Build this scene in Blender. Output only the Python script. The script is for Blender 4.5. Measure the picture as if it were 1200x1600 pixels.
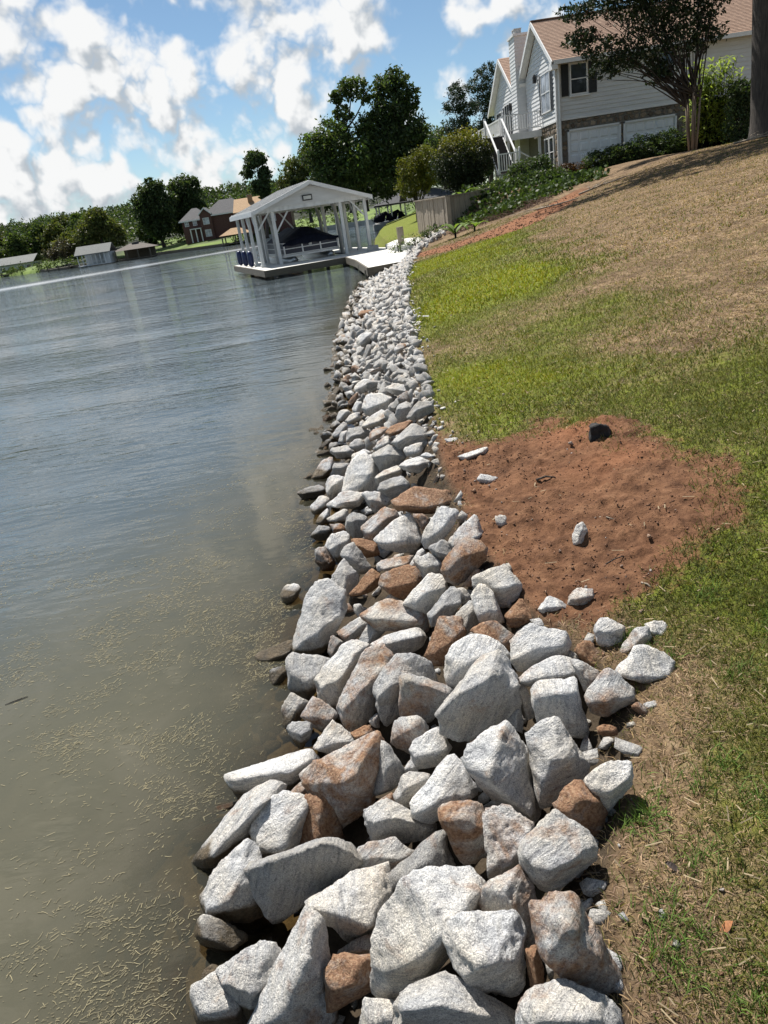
import bpy, bmesh, math, random
import numpy as np
from mathutils import Vector, Matrix

sc = bpy.context.scene
COL = sc.collection
for o in list(bpy.data.objects):
    bpy.data.objects.remove(o)
R8 = math.radians

# ------------------------------------------------------------------ camera
F_PX, PITCH, ROLL, EYE = 1109.0, R8(23.0), R8(8.6), 2.4
_fw = np.array([0, math.cos(PITCH), -math.sin(PITCH)])
_u0 = np.array([0, math.sin(PITCH), math.cos(PITCH)])
_r0 = np.array([1.0, 0, 0])
CR = math.cos(ROLL) * _r0 - math.sin(ROLL) * _u0
CU = math.sin(ROLL) * _r0 + math.cos(ROLL) * _u0
CF = _fw
CAMP = np.array([0, 0, EYE])
cam = bpy.data.cameras.new('camera')
cam.sensor_fit = 'VERTICAL'
cam.sensor_height = 36.0
cam.lens = F_PX / 1600 * 36
cam.clip_start = 0.05
cam.clip_end = 3000
camo = bpy.data.objects.new('camera', cam)
COL.objects.link(camo)
camo.matrix_world = Matrix([[CR[0], CU[0], -CF[0], 0], [CR[1], CU[1], -CF[1], 0],
                            [CR[2], CU[2], -CF[2], EYE], [0, 0, 0, 1]])
sc.camera = camo

# ------------------------------------------------------------------ light
SUN_AZ, SUN_EL = R8(-24.0), R8(59.0)      # azimuth from +Y, negative = towards -X
SUN_DIR = Vector((math.sin(SUN_AZ) * math.cos(SUN_EL), math.cos(SUN_AZ) * math.cos(SUN_EL), math.sin(SUN_EL)))
sl = bpy.data.lights.new('sun', 'SUN')
sl.energy = 5.0
sl.angle = R8(0.53)
sl.color = (1.0, 0.955, 0.89)
so = bpy.data.objects.new('sun', sl)
COL.objects.link(so)
so.rotation_euler = SUN_DIR.to_track_quat('Z', 'Y').to_euler()
so.location = (0, 0, 60)

sc.view_settings.view_transform = 'Standard'
sc.view_settings.look = 'None'
sc.view_settings.gamma = 1.0
sc.view_settings.use_curve_mapping = False
sc.view_settings.exposure = 0.72
sc.cycles.max_bounces = 8
sc.cycles.transparent_max_bounces = 12
sc.cycles.diffuse_bounces = 3
sc.cycles.glossy_bounces = 3
sc.cycles.caustics_reflective = False
sc.cycles.caustics_refractive = False


def pray(x, y):
    return CF + CR * (x - 600) / F_PX - CU * (y - 800) / F_PX


def nodes_of(nt):
    nt.nodes.clear()
    def N(t, **kw):
        n = nt.nodes.new(t)
        for k, v in kw.items():
            if k.startswith('i_'):
                n.inputs[k[2:].replace('_', ' ')].default_value = v
            elif k == 'ins':
                for kk, vv in v.items():
                    n.inputs[kk].default_value = vv
            else:
                setattr(n, k, v)
        return n
    return N, nt.links.new


# ------------------------------------------------------------------ sky with cumulus
def make_cloud_group():
    g = bpy.data.node_groups.new('cloud_density', 'ShaderNodeTree')
    g.interface.new_socket('Vector', in_out='INPUT', socket_type='NodeSocketVector')
    g.interface.new_socket('Density', in_out='OUTPUT', socket_type='NodeSocketFloat')
    N, L = nodes_of(g)
    gi, go = N('NodeGroupInput'), N('NodeGroupOutput')
    nrm = N('ShaderNodeVectorMath', operation='NORMALIZE')
    L(gi.outputs[0], nrm.inputs[0])
    d = nrm.outputs[0]
    # domain warp
    wn = N('ShaderNodeTexNoise', ins={'Scale': 9.0, 'Detail': 3.0, 'Roughness': .6})
    L(d, wn.inputs['Vector'])
    ws = N('ShaderNodeVectorMath', operation='SUBTRACT'); ws.inputs[1].default_value = (.5, .5, .5)
    L(wn.outputs['Color'], ws.inputs[0])
    wm = N('ShaderNodeVectorMath', operation='SCALE'); wm.inputs['Scale'].default_value = .03
    L(ws.outputs[0], wm.inputs[0])
    wa = N('ShaderNodeVectorMath', operation='ADD')
    L(d, wa.inputs[0]); L(wm.outputs[0], wa.inputs[1])
    dw = wa.outputs[0]
    # cloud masses seen over the lake: direction (by picture px), angular size, weight
    blobs = [(150, 85, 62, 1.0), (190, 125, 75, 1.0), (255, 150, 75, 1.0), (110, 165, 70, .75), (60, 190, 45, .75), (300, 165, 70, .8),
             (370, 105, 70, .75), (420, 60, 75, .85), (480, 35, 85, .85), (560, 20, 75, .8), (410, 160, 60, .65), (455, 170, 45, .75), (380, 215, 55, .7),
             (355, 245, 40, .7), (20, 35, 60, .85), (0, 215, 45, .8), (-40, 40, 60, .8), (145, 250, 60, .65), (190, 235, 40, .6), (60, 310, 80, .8), (150, 310, 75, .8), (230, 310, 60, .7),
             (0, 330, 70, .8), (330, 300, 50, .6), (545, 140, 40, .7), (520, 170, 40, .7), (740, 115, 28, .6), (800, 15, 50, .75), (850, 15, 40, .75), (780, 75, 26, .55), (950, 60, 60, .5),
             (640, -10, 60, .6), (730, -40, 80, .6), (-120, 250, 90, .8), (-140, 120, 80, .7), (1300, 60, 90, .8), (1400, -60, 120, .8), (300, -160, 120, .8), (700, -260, 140, .8), (-260, -60, 130, .8)]
    acc = None
    for bx, by, br, bw in blobs:
        v = pray(bx, by); v = v / np.linalg.norm(v)
        ds = N('ShaderNodeVectorMath', operation='DISTANCE')
        ds.inputs[1].default_value = v
        L(dw, ds.inputs[0])
        mr = N('ShaderNodeMapRange', interpolation_type='SMOOTHERSTEP')
        rr = br / F_PX * 1.04
        mr.inputs['From Min'].default_value = 0.0
        mr.inputs['From Max'].default_value = rr * 1.75
        mr.inputs['To Min'].default_value = bw
        mr.inputs['To Max'].default_value = 0.0
        L(ds.outputs['Value'], mr.inputs['Value'])
        if acc is None:
            acc = mr.outputs[0]
        else:
            mx = N('ShaderNodeMath', operation='SMOOTH_MAX'); mx.inputs[2].default_value = .25
            L(acc, mx.inputs[0]); L(mr.outputs[0], mx.inputs[1])
            acc = mx.outputs[0]
    # the same kind of scattered cumulus all round, away from the view
    big = N('ShaderNodeTexNoise', ins={'Scale': 3.2, 'Detail': 3.0, 'Roughness': .5})
    L(d, big.inputs['Vector'])
    bigm = N('ShaderNodeMapRange', ins={'From Min': .47, 'From Max': .68, 'To Min': 0.0, 'To Max': .9})
    L(big.outputs['Fac'], bigm.inputs['Value'])
    away = N('ShaderNodeVectorMath', operation='DISTANCE')
    v = pray(560, 250); away.inputs[1].default_value = v / np.linalg.norm(v)
    L(d, away.inputs[0])
    aw = N('ShaderNodeMapRange', ins={'From Min': .6, 'From Max': .9, 'To Min': 0.0, 'To Max': 1.0})
    L(away.outputs['Value'], aw.inputs['Value'])
    bm = N('ShaderNodeMath', operation='MULTIPLY'); L(bigm.outputs[0], bm.inputs[0]); L(aw.outputs[0], bm.inputs[1])
    mx = N('ShaderNodeMath', operation='MAXIMUM'); L(acc, mx.inputs[0]); L(bm.outputs[0], mx.inputs[1])
    n1 = N('ShaderNodeTexNoise', ins={'Scale': 10.0, 'Detail': 6.0, 'Roughness': .54, 'Lacunarity': 2.1})
    L(dw, n1.inputs['Vector'])
    a1 = N('ShaderNodeMath', operation='MULTIPLY_ADD'); a1.inputs[1].default_value = 1.55; a1.inputs[2].default_value = -.80
    L(n1.outputs['Fac'], a1.inputs[0])
    bn = N('ShaderNodeTexNoise', ins={'Scale': 15.0, 'Detail': 4.0, 'Roughness': .5}); L(dw, bn.inputs['Vector'])
    b1 = N('ShaderNodeMath', operation='MULTIPLY_ADD'); b1.inputs[1].default_value = 2.0; b1.inputs[2].default_value = -1.0; L(bn.outputs['Fac'], b1.inputs[0])
    b2 = N('ShaderNodeMath', operation='ABSOLUTE'); L(b1.outputs[0], b2.inputs[0])
    b3 = N('ShaderNodeMath', operation='MULTIPLY_ADD'); b3.inputs[1].default_value = 1.9; b3.inputs[2].default_value = -.46; L(b2.outputs[0], b3.inputs[0])
    s1 = N('ShaderNodeMath', operation='ADD'); L(a1.outputs[0], s1.inputs[0]); L(b3.outputs[0], s1.inputs[1])
    s2 = N('ShaderNodeMath', operation='ADD'); L(mx.outputs[0], s2.inputs[0]); L(s1.outputs[0], s2.inputs[1])
    L(s2.outputs[0], go.inputs[0])
    return g


def make_world():
    w = bpy.data.worlds.new('World')
    sc.world = w
    w.use_nodes = True
    N, L = nodes_of(w.node_tree)
    out = N('ShaderNodeOutputWorld')
    bg = N('ShaderNodeBackground'); bg.inputs['Strength'].default_value = 0.085
    sky = N('ShaderNodeTexSky', sky_type='NISHITA', sun_disc=False, sun_elevation=SUN_EL, sun_rotation=SUN_AZ,
            air_density=1.0, dust_density=.2, ozone_density=2.0, altitude=100)
    geo = N('ShaderNodeTexCoord')
    cg = make_cloud_group()
    g1, g2 = N('ShaderNodeGroup', node_tree=cg), N('ShaderNodeGroup', node_tree=cg)
    L(geo.outputs['Generated'], g1.inputs[0])
    off = N('ShaderNodeVectorMath', operation='ADD')
    off.inputs[1].default_value = (-.009, .0, .030)
    L(geo.outputs['Generated'], off.inputs[0])
    L(off.outputs[0], g2.inputs[0])
    cov = N('ShaderNodeMapRange', interpolation_type='SMOOTHSTEP', ins={'From Min': .10, 'From Max': .62})
    L(g1.outputs[0], cov.inputs['Value'])
    df = N('ShaderNodeMath', operation='SUBTRACT'); L(g1.outputs[0], df.inputs[0]); L(g2.outputs[0], df.inputs[1])
    lit = N('ShaderNodeMapRange', interpolation_type='SMOOTHSTEP', ins={'From Min': -.40, 'From Max': .17})
    L(df.outputs[0], lit.inputs['Value'])
    cc = N('ShaderNodeMixRGB'); cc.inputs[1].default_value = (3.5, 3.85, 4.2, 1); cc.inputs[2].default_value = (6.7, 6.75, 6.75, 1)
    L(lit.outputs[0], cc.inputs[0])
    hz = N('ShaderNodeSeparateXYZ'); L(geo.outputs['Generated'], hz.inputs[0])
    hm = N('ShaderNodeMapRange', ins={'From Min': .0, 'From Max': .55}); L(hz.outputs['Z'], hm.inputs['Value'])
    tint = N('ShaderNodeMixRGB'); tint.inputs[1].default_value = (.60, .69, .76, 1); tint.inputs[2].default_value = (.60, .63, .585, 1); L(hm.outputs[0], tint.inputs[0])
    skc = N('ShaderNodeMixRGB', blend_type='MULTIPLY'); skc.inputs[0].default_value = 1.0
    L(tint.outputs[0], skc.inputs[2])
    L(sky.outputs[0], skc.inputs[1])
    mix = N('ShaderNodeMixRGB')
    L(cov.outputs[0], mix.inputs[0]); L(skc.outputs[0], mix.inputs[1]); L(cc.outputs[0], mix.inputs[2])
    L(mix.outputs[0], bg.inputs['Color'])
    L(bg.outputs[0], out.inputs['Surface'])
    w.cycles.sampling_method = 'MANUAL'
    w.cycles.sample_map_resolution = 512


make_world()

# ------------------------------------------------------------------ helpers
RNG = np.random.default_rng(11)
random.seed(5)


def _hash(ix, iy, iz, seed):
    h = (ix.astype(np.int64) * 374761393 + iy.astype(np.int64) * 668265263 + iz.astype(np.int64) * 2147483647 + seed * 1274126177) & 0xffffffff
    h = ((h ^ (h >> 13)) * 1274126177) & 0xffffffff
    h = (h ^ (h >> 16)) & 0xffffffff
    return h.astype(np.float64) / 4294967295.0


def vnoise(p, seed=0):
    p = np.asarray(p, float)
    i = np.floor(p).astype(np.int64)
    f = p - i
    f = f * f * (3 - 2 * f)
    r = 0
    for dx in (0, 1):
        wx = f[:, 0] if dx else 1 - f[:, 0]
        for dy in (0, 1):
            wy = f[:, 1] if dy else 1 - f[:, 1]
            for dz in (0, 1):
                wz = f[:, 2] if dz else 1 - f[:, 2]
                r = r + wx * wy * wz * _hash(i[:, 0] + dx, i[:, 1] + dy, i[:, 2] + dz, seed)
    return r * 2 - 1


def fbm(p, seed=0, oct=4, gain=.5, lac=2.03):
    a, s, r = 1.0, 0.0, 0
    p = np.asarray(p, float)
    for k in range(oct):
        r = r + a * vnoise(p + k * 17.3, seed + k)
        s += a
        a *= gain
        p = p * lac
    return r / s


def fbm2(x, y, scale, seed=0, oct=4, gain=.5):
    p = np.stack([np.ravel(x) * scale, np.ravel(y) * scale, np.full(np.size(x), .37)], 1)
    return fbm(p, seed, oct, gain).reshape(np.shape(x))


def sstep(a, b, x):
    t = np.clip((x - a) / (b - a), 0, 1)
    return t * t * (3 - 2 * t)


def set_props(o, label=None, cat=None, group=None, kind=None):
    if label: o['label'] = label
    if cat: o['category'] = cat
    if group: o['group'] = group
    if kind: o['kind'] = kind
    return o


def empty(name, loc, label, cat, group=None, rz=0.0):
    o = bpy.data.objects.new(name, None)
    COL.objects.link(o)
    o.location = loc
    o.rotation_euler = (0, 0, rz)
    o.empty_display_size = .1
    return set_props(o, label, cat, group)


def np_mesh(name, v, faces=None, tris=None, quads=None, smooth=False, col=None):
    me = bpy.data.meshes.new(name)
    v = np.asarray(v, np.float32)
    if faces is not None:
        me.from_pydata(v.tolist(), [], faces)
    else:
        t = np.zeros((0, 3), np.int32) if tris is None else np.asarray(tris, np.int32)
        q = np.zeros((0, 4), np.int32) if quads is None else np.asarray(quads, np.int32)
        me.vertices.add(len(v))
        me.vertices.foreach_set('co', v.ravel())
        nl = t.size + q.size
        me.loops.add(nl)
        me.loops.foreach_set('vertex_index', np.concatenate([t.ravel(), q.ravel()]).astype(np.int32))
        np_ = len(t) + len(q)
        me.polygons.add(np_)
        ls = np.concatenate([np.arange(len(t)) * 3, t.size + np.arange(len(q)) * 4]).astype(np.int32)
        me.polygons.foreach_set('loop_start', ls)
        me.update(calc_edges=True)
    if smooth:
        me.polygons.foreach_set('use_smooth', np.ones(len(me.polygons), bool))
    if col is not None:
        for nm, c in col.items():
            c = np.asarray(c, np.float32)
            if c.ndim == 1:
                a = me.attributes.new(nm, 'FLOAT', 'POINT')
                a.data.foreach_set('value', c)
            else:
                if c.shape[1] == 3:
                    c = np.concatenate([c, np.ones((len(c), 1), np.float32)], 1)
                a = me.attributes.new(nm, 'FLOAT_COLOR', 'POINT')
                a.data.foreach_set('color', c.ravel())
    me.validate()
    return me


def mobj(name, me, mat, parent=None, loc=None):
    o = bpy.data.objects.new(name, me)
    COL.objects.link(o)
    if mat is not None and not me.materials:
        for m in (mat if isinstance(mat, (list, tuple)) else [mat]):
            me.materials.append(m)
    if parent is not None:
        o.parent = parent
    if loc is not None:
        o.location = loc
    return o


class MB:
    """collects plain solids and links them as one mesh object"""
    def __init__(s):
        s.v, s.f = [], []

    def poly(s, pts, faces):
        b = len(s.v)
        s.v += [tuple(map(float, p)) for p in pts]
        s.f += [[b + i for i in f] for f in faces]
        return s

    def box(s, x0, x1, y0, y1, z0, z1):
        return s.poly([(x0, y0, z0), (x1, y0, z0), (x1, y1, z0), (x0, y1, z0), (x0, y0, z1), (x1, y0, z1), (x1, y1, z1), (x0, y1, z1)],
                      [(3, 2, 1, 0), (4, 5, 6, 7), (0, 1, 5, 4), (1, 2, 6, 5), (2, 3, 7, 6), (3, 0, 4, 7)])

    def beam(s, a, b, w, h, up=(0, 0, 1)):
        a, b = np.array(a, float), np.array(b, float)
        d = b - a; d /= np.linalg.norm(d)
        up = np.array(up, float)
        if abs(d @ up) > .98: up = np.array([0, 1.0, 0])
        x = np.cross(d, up); x /= np.linalg.norm(x)
        z = np.cross(x, d)
        q = [a + sx * x * w / 2 + sz * z * h / 2 for sx, sz in ((-1, -1), (1, -1), (1, 1), (-1, 1))]
        q += [p + (b - a) for p in q]
        return s.poly(q, [(3, 2, 1, 0), (4, 5, 6, 7), (0, 1, 5, 4), (1, 2, 6, 5), (2, 3, 7, 6), (3, 0, 4, 7)])

    def prism(s, poly, y0, y1, axis='y'):
        """polygon in the XZ plane (axis y), YZ plane (axis x) or XY plane (axis z) extruded"""
        n = len(poly)
        if axis == 'y':
            a = [(p, y0, q) for p, q in poly]; b = [(p, y1, q) for p, q in poly]
        elif axis == 'x':
            a = [(y0, p, q) for p, q in poly]; b = [(y1, p, q) for p, q in poly]
        else:
            a = [(p, q, y0) for p, q in poly]; b = [(p, q, y1) for p, q in poly]
        return s.poly(a + b, [tuple(range(n))[::-1], tuple(range(n, 2 * n))] + [(i, (i + 1) % n, n + (i + 1) % n, n + i) for i in range(n)])

    def tube(s, pts, rad, n=8):
        pts = [np.array(p, float) for p in pts]
        if np.isscalar(rad): rad = [rad] * len(pts)
        b0 = len(s.v)
        for i, p in enumerate(pts):
            d = pts[min(i + 1, len(pts) - 1)] - pts[max(i - 1, 0)]
            d /= (np.linalg.norm(d) + 1e-9)
            ref = np.array([1.0, 0, 0]) if abs(d[0]) < .8 else np.array([0, 1.0, 0])
            x = np.cross(d, ref); x /= np.linalg.norm(x)
            y = np.cross(d, x)
            for k in range(n):
                t = 2 * math.pi * k / n
                s.v.append(tuple(p + rad[i] * (math.cos(t) * x + math.sin(t) * y)))
        for i in range(len(pts) - 1):
            for k in range(n):
                a = b0 + i * n + k; b = b0 + i * n + (k + 1) % n
                s.f.append([a, b, b + n, a + n])
        s.f.append([b0 + k for k in range(n)][::-1])
        s.f.append([b0 + (len(pts) - 1) * n + k for k in range(n)])
        return s

    def build(s, name, mat, parent=None, smooth=False):
        me = np_mesh(name, s.v, faces=s.f, smooth=smooth)
        bm = bmesh.new(); bm.from_mesh(me)
        bmesh.ops.recalc_face_normals(bm, faces=bm.faces)
        bm.to_mesh(me); bm.free()
        return mobj(name, me, mat, parent)


def copy_tree(o, parent=None):
    c = o.copy()
    COL.objects.link(c)
    if parent is not None:
        c.parent = parent
    for ch in list(o.children):
        copy_tree(ch, c)
    return c


# ------------------------------------------------------------------ materials
def new_mat(name):
    m = bpy.data.materials.new(name)
    m.use_nodes = True
    N, L = nodes_of(m.node_tree)
    out = N('ShaderNodeOutputMaterial')
    b = N('ShaderNodeBsdfPrincipled')
    L(b.outputs[0], out.inputs['Surface'])
    return m, N, L, b, out


def ramp(N, L, fac, stops, interp='LINEAR'):
    r = N('ShaderNodeValToRGB')
    r.color_ramp.interpolation = interp
    while len(r.color_ramp.elements) < len(stops):
        r.color_ramp.elements.new(.5)
    for e, (p, c) in zip(r.color_ramp.elements, stops):
        e.position = p
        e.color = (*c, 1) if len(c) == 3 else c
    L(fac, r.inputs[0])
    return r.outputs[0]


def mixc(N, L, fac, a, b, mode='MIX'):
    m = N('ShaderNodeMixRGB', blend_type=mode)
    for i, s in ((0, fac), (1, a), (2, b)):
        if isinstance(s, (int, float)):
            m.inputs[i].default_value = s
        elif isinstance(s, tuple):
            m.inputs[i].default_value = (*s, 1) if len(s) == 3 else s
        else:
            L(s, m.inputs[i])
    return m.outputs[0]


def simple(name, col, rough=.6, var=.12, scale=6.0, bump=.0, bscale=40.0, metallic=0.0, stretch=(1, 1, 1), dirt=None):
    """plain painted / natural surface with uneven tone, fine relief and wear"""
    m, N, L, b, out = new_mat(name)
    tc = N('ShaderNodeTexCoord')
    mp = N('ShaderNodeMapping'); mp.inputs['Scale'].default_value = stretch
    L(tc.outputs['Object'], mp.inputs['Vector'])
    n = N('ShaderNodeTexNoise', ins={'Scale': scale, 'Detail': 5.0, 'Roughness': .6})
    L(mp.outputs[0], n.inputs['Vector'])
    lo = tuple(c * (1 - var * 1.6) for c in col); hi = tuple(min(1, c * (1 + var)) for c in col)
    c = ramp(N, L, n.outputs['Fac'], [(.3, lo), (.7, hi)])
    if dirt:
        n2 = N('ShaderNodeTexNoise', ins={'Scale': scale * .45, 'Detail': 6.0, 'Roughness': .7})
        L(mp.outputs[0], n2.inputs['Vector'])
        f = N('ShaderNodeMapRange', ins={'From Min': .52, 'From Max': .75, 'To Max': dirt[1]})
        L(n2.outputs['Fac'], f.inputs['Value'])
        c = mixc(N, L, f.outputs[0], c, dirt[0])
    L(c, b.inputs['Base Color'])
    b.inputs['Roughness'].default_value = rough
    b.inputs['Metallic'].default_value = metallic
    if bump:
        bn = N('ShaderNodeTexNoise', ins={'Scale': bscale, 'Detail': 4.0})
        L(mp.outputs[0], bn.inputs['Vector'])
        bp = N('ShaderNodeBump', ins={'Strength': bump, 'Distance': .02})
        L(bn.outputs['Fac'], bp.inputs['Height'])
        L(bp.outputs[0], b.inputs['Normal'])
    return m
# ------------------------------------------------------------------ shape of the land
SH_Y = np.array([-8, 0, 1.6, 2.3, 2.65, 3.05, 3.45, 3.9, 4.35, 4.8, 6.1, 7.5, 11, 14.4, 20, 25.4, 29.6, 33, 36, 41, 48, 55, 65, 78, 92, 105, 114])
SH_X = np.array([-1.2, -1.0, -.93, -1.0, -.88, -.72, -.72, -.80, -.72, -.60, -.72, -.60, -.48, -.38, -.08, .28, 1.0, 1.7, 2.0, 1.9, 1.9, 2.1, 2.6, 3.6, 5.0, 8.5, 14.0])
LW_Y = np.array([-8, 0, 1.0, 1.35, 1.7, 2.2, 2.8, 3.6, 5.0, 9.0, 13, 19, 25, 30, 36, 41, 44, 55, 66, 92, 105, 114])
LW_X = np.array([.4, .42, .40, .45, .66, .85, .62, .50, .50, .70, .95, 1.4, 2.2, 3.0, 3.6, 4.0, 2.5, 2.7, 3.3, 5.6, 9.2, 15])
BANK_H = .62


def shore_x(y): return np.interp(y, SH_Y, SH_X)
def lawn_x(y): return np.interp(y, LW_Y, LW_X)


# red earth scraped over the grass beside the rocks: outline on the lawn (x, y)
DIRT = np.array([(.46, 5.55), (.62, 5.25), (.85, 5.05), (1.05, 5.1), (1.38, 4.98), (1.62, 4.75), (1.66, 4.2), (1.74, 3.75), (1.80, 3.3), (1.66, 2.98), (1.42, 2.66), (1.12, 2.46), (.86, 2.52), (.62, 2.72), (.42, 2.9), (.3, 3.6), (.3, 4.6)])


def poly_dist(x, y, P):
    """signed distance to an outline, positive inside"""
    x = np.asarray(x, float); y = np.asarray(y, float)
    sh = x.shape; q = np.stack([x.ravel(), y.ravel()], 1)
    out = np.full(len(q), -9.0)
    near = (q[:, 0] > P[:, 0].min() - 1) & (q[:, 0] < P[:, 0].max() + 1) & (q[:, 1] > P[:, 1].min() - 1) & (q[:, 1] < P[:, 1].max() + 1)
    k = q[near]
    if len(k):
        d = np.full(len(k), 9e9); ins = np.zeros(len(k), bool)
        for a, b in zip(P, np.roll(P, -1, 0)):
            e = b - a; t = np.clip(((k - a) @ e) / (e @ e), 0, 1)
            d = np.minimum(d, np.hypot(*(k - a - t[:, None] * e).T))
            c = (a[1] > k[:, 1]) != (b[1] > k[:, 1])
            with np.errstate(divide='ignore', invalid='ignore'):
                ins ^= c & (k[:, 0] < (b[0] - a[0]) * (k[:, 1] - a[1]) / (b[1] - a[1]) + a[0])
        out[near] = np.where(ins, d, -d)
    return out.reshape(sh)


def dirt_mask(x, y):
    d = poly_dist(x, y, DIRT)
    d = d + fbm2(x, y, 1.7, 32, 4) * .42 + fbm2(x, y, 11.0, 33, 3) * .12
    return sstep(-.24, .20, d)


def red_strip_mask(x, y):
    # bare red track along the top of the bank, below the shrubs by the house
    yc = np.interp(x, [2.4, 3.4, 5.3, 7.7, 9.4, 11], [27.6, 25.6, 24.6, 27.2, 29.8, 31.5])
    d = np.abs(y - yc) / np.interp(x, [2.4, 5, 8, 11], [2.4, 2.3, 1.8, 1.0])
    return (1 - sstep(.55, 1.1, d + fbm2(x, y, .8, 41) * .5)) * sstep(2.2, 2.8, x) * (1 - sstep(8.6, 11.0, x))


def land_z(x, y):
    """smooth height of the near bank and lawn, water level = 0"""
    x = np.asarray(x, float); y = np.asarray(y, float)
    s0, l0 = shore_x(y), lawn_x(y)
    s = (x - s0) / (l0 - s0)
    bed = np.where(x < s0, np.maximum(-.07 - .40 * np.maximum(s0 - x, 0), -1.7), 0)
    sc1 = np.clip(s, 0, 1)
    bank = (BANK_H + .07) * sc1 ** 1.05 - .07 * (1 - sc1 * 0) - .05 * np.sin(np.pi * sc1)
    t = np.maximum(x - l0, 0)
    slope = .165 + .055 * sstep(18, 38, y)
    up = BANK_H + slope * t
    top = 2.66 + .012 * t + .035 * np.maximum(y - 52, 0)
    k = .35
    h = np.clip(.5 + .5 * (top - up) / k, 0, 1)
    lawn = top * (1 - h) + up * h - k * h * (1 - h)
    ter = 2.44 * sstep(32.5, 38.5, y) * sstep(4.2, 6.4, x - .35 * np.maximum(37 - y, 0)) * (1 - sstep(46, 58, y))
    lawn = np.maximum(lawn, ter)
    z = np.where(x < s0, bed, np.where(s < 1, bank, lawn))
    return z


def ground_z(x, y):
    z = land_z(x, y)
    dm = dirt_mask(x, y)
    x = np.asarray(x, float); y = np.asarray(y, float)
    on = sstep(0, .25, x - lawn_x(y))
    s_ = (x - shore_x(y)) / (lawn_x(y) - shore_x(y))
    z = z - .09 * sstep(.02, .2, s_) * (1 - sstep(.80, .98, s_)) * (1 - sstep(14, 24, y))
    z = z + on * (fbm2(x, y, .9, 3, 3) * .035 + fbm2(x, y, 5.0, 5, 3) * .010)
    # loose earth: a low heap with clods
    z = z + dm * (.05 * np.exp(-((x - 1.5) ** 2 + (y - 4.5) ** 2) / .35) + fbm2(x, y, 5, 7, 4) * .035 + np.maximum(fbm2(x, y, 16, 9, 3), 0) * .05 + fbm2(x, y, 30, 10, 2) * .014)
    return z


def gz(x, y):
    return float(ground_z(np.array([x]), np.array([y]))[0])


def hit(px, py, fn=None, lift=0.0):
    """point of the bank seen through a given spot of the photograph"""
    d = pray(px, py)
    t = np.concatenate([np.arange(.3, 12, .02), np.arange(12, 90, .1)])
    p = CAMP + t[:, None] * d
    z = (fn or land_z)(p[:, 0], p[:, 1]) + lift
    i = np.argmax(p[:, 2] < z)
    return p[i]


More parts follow.
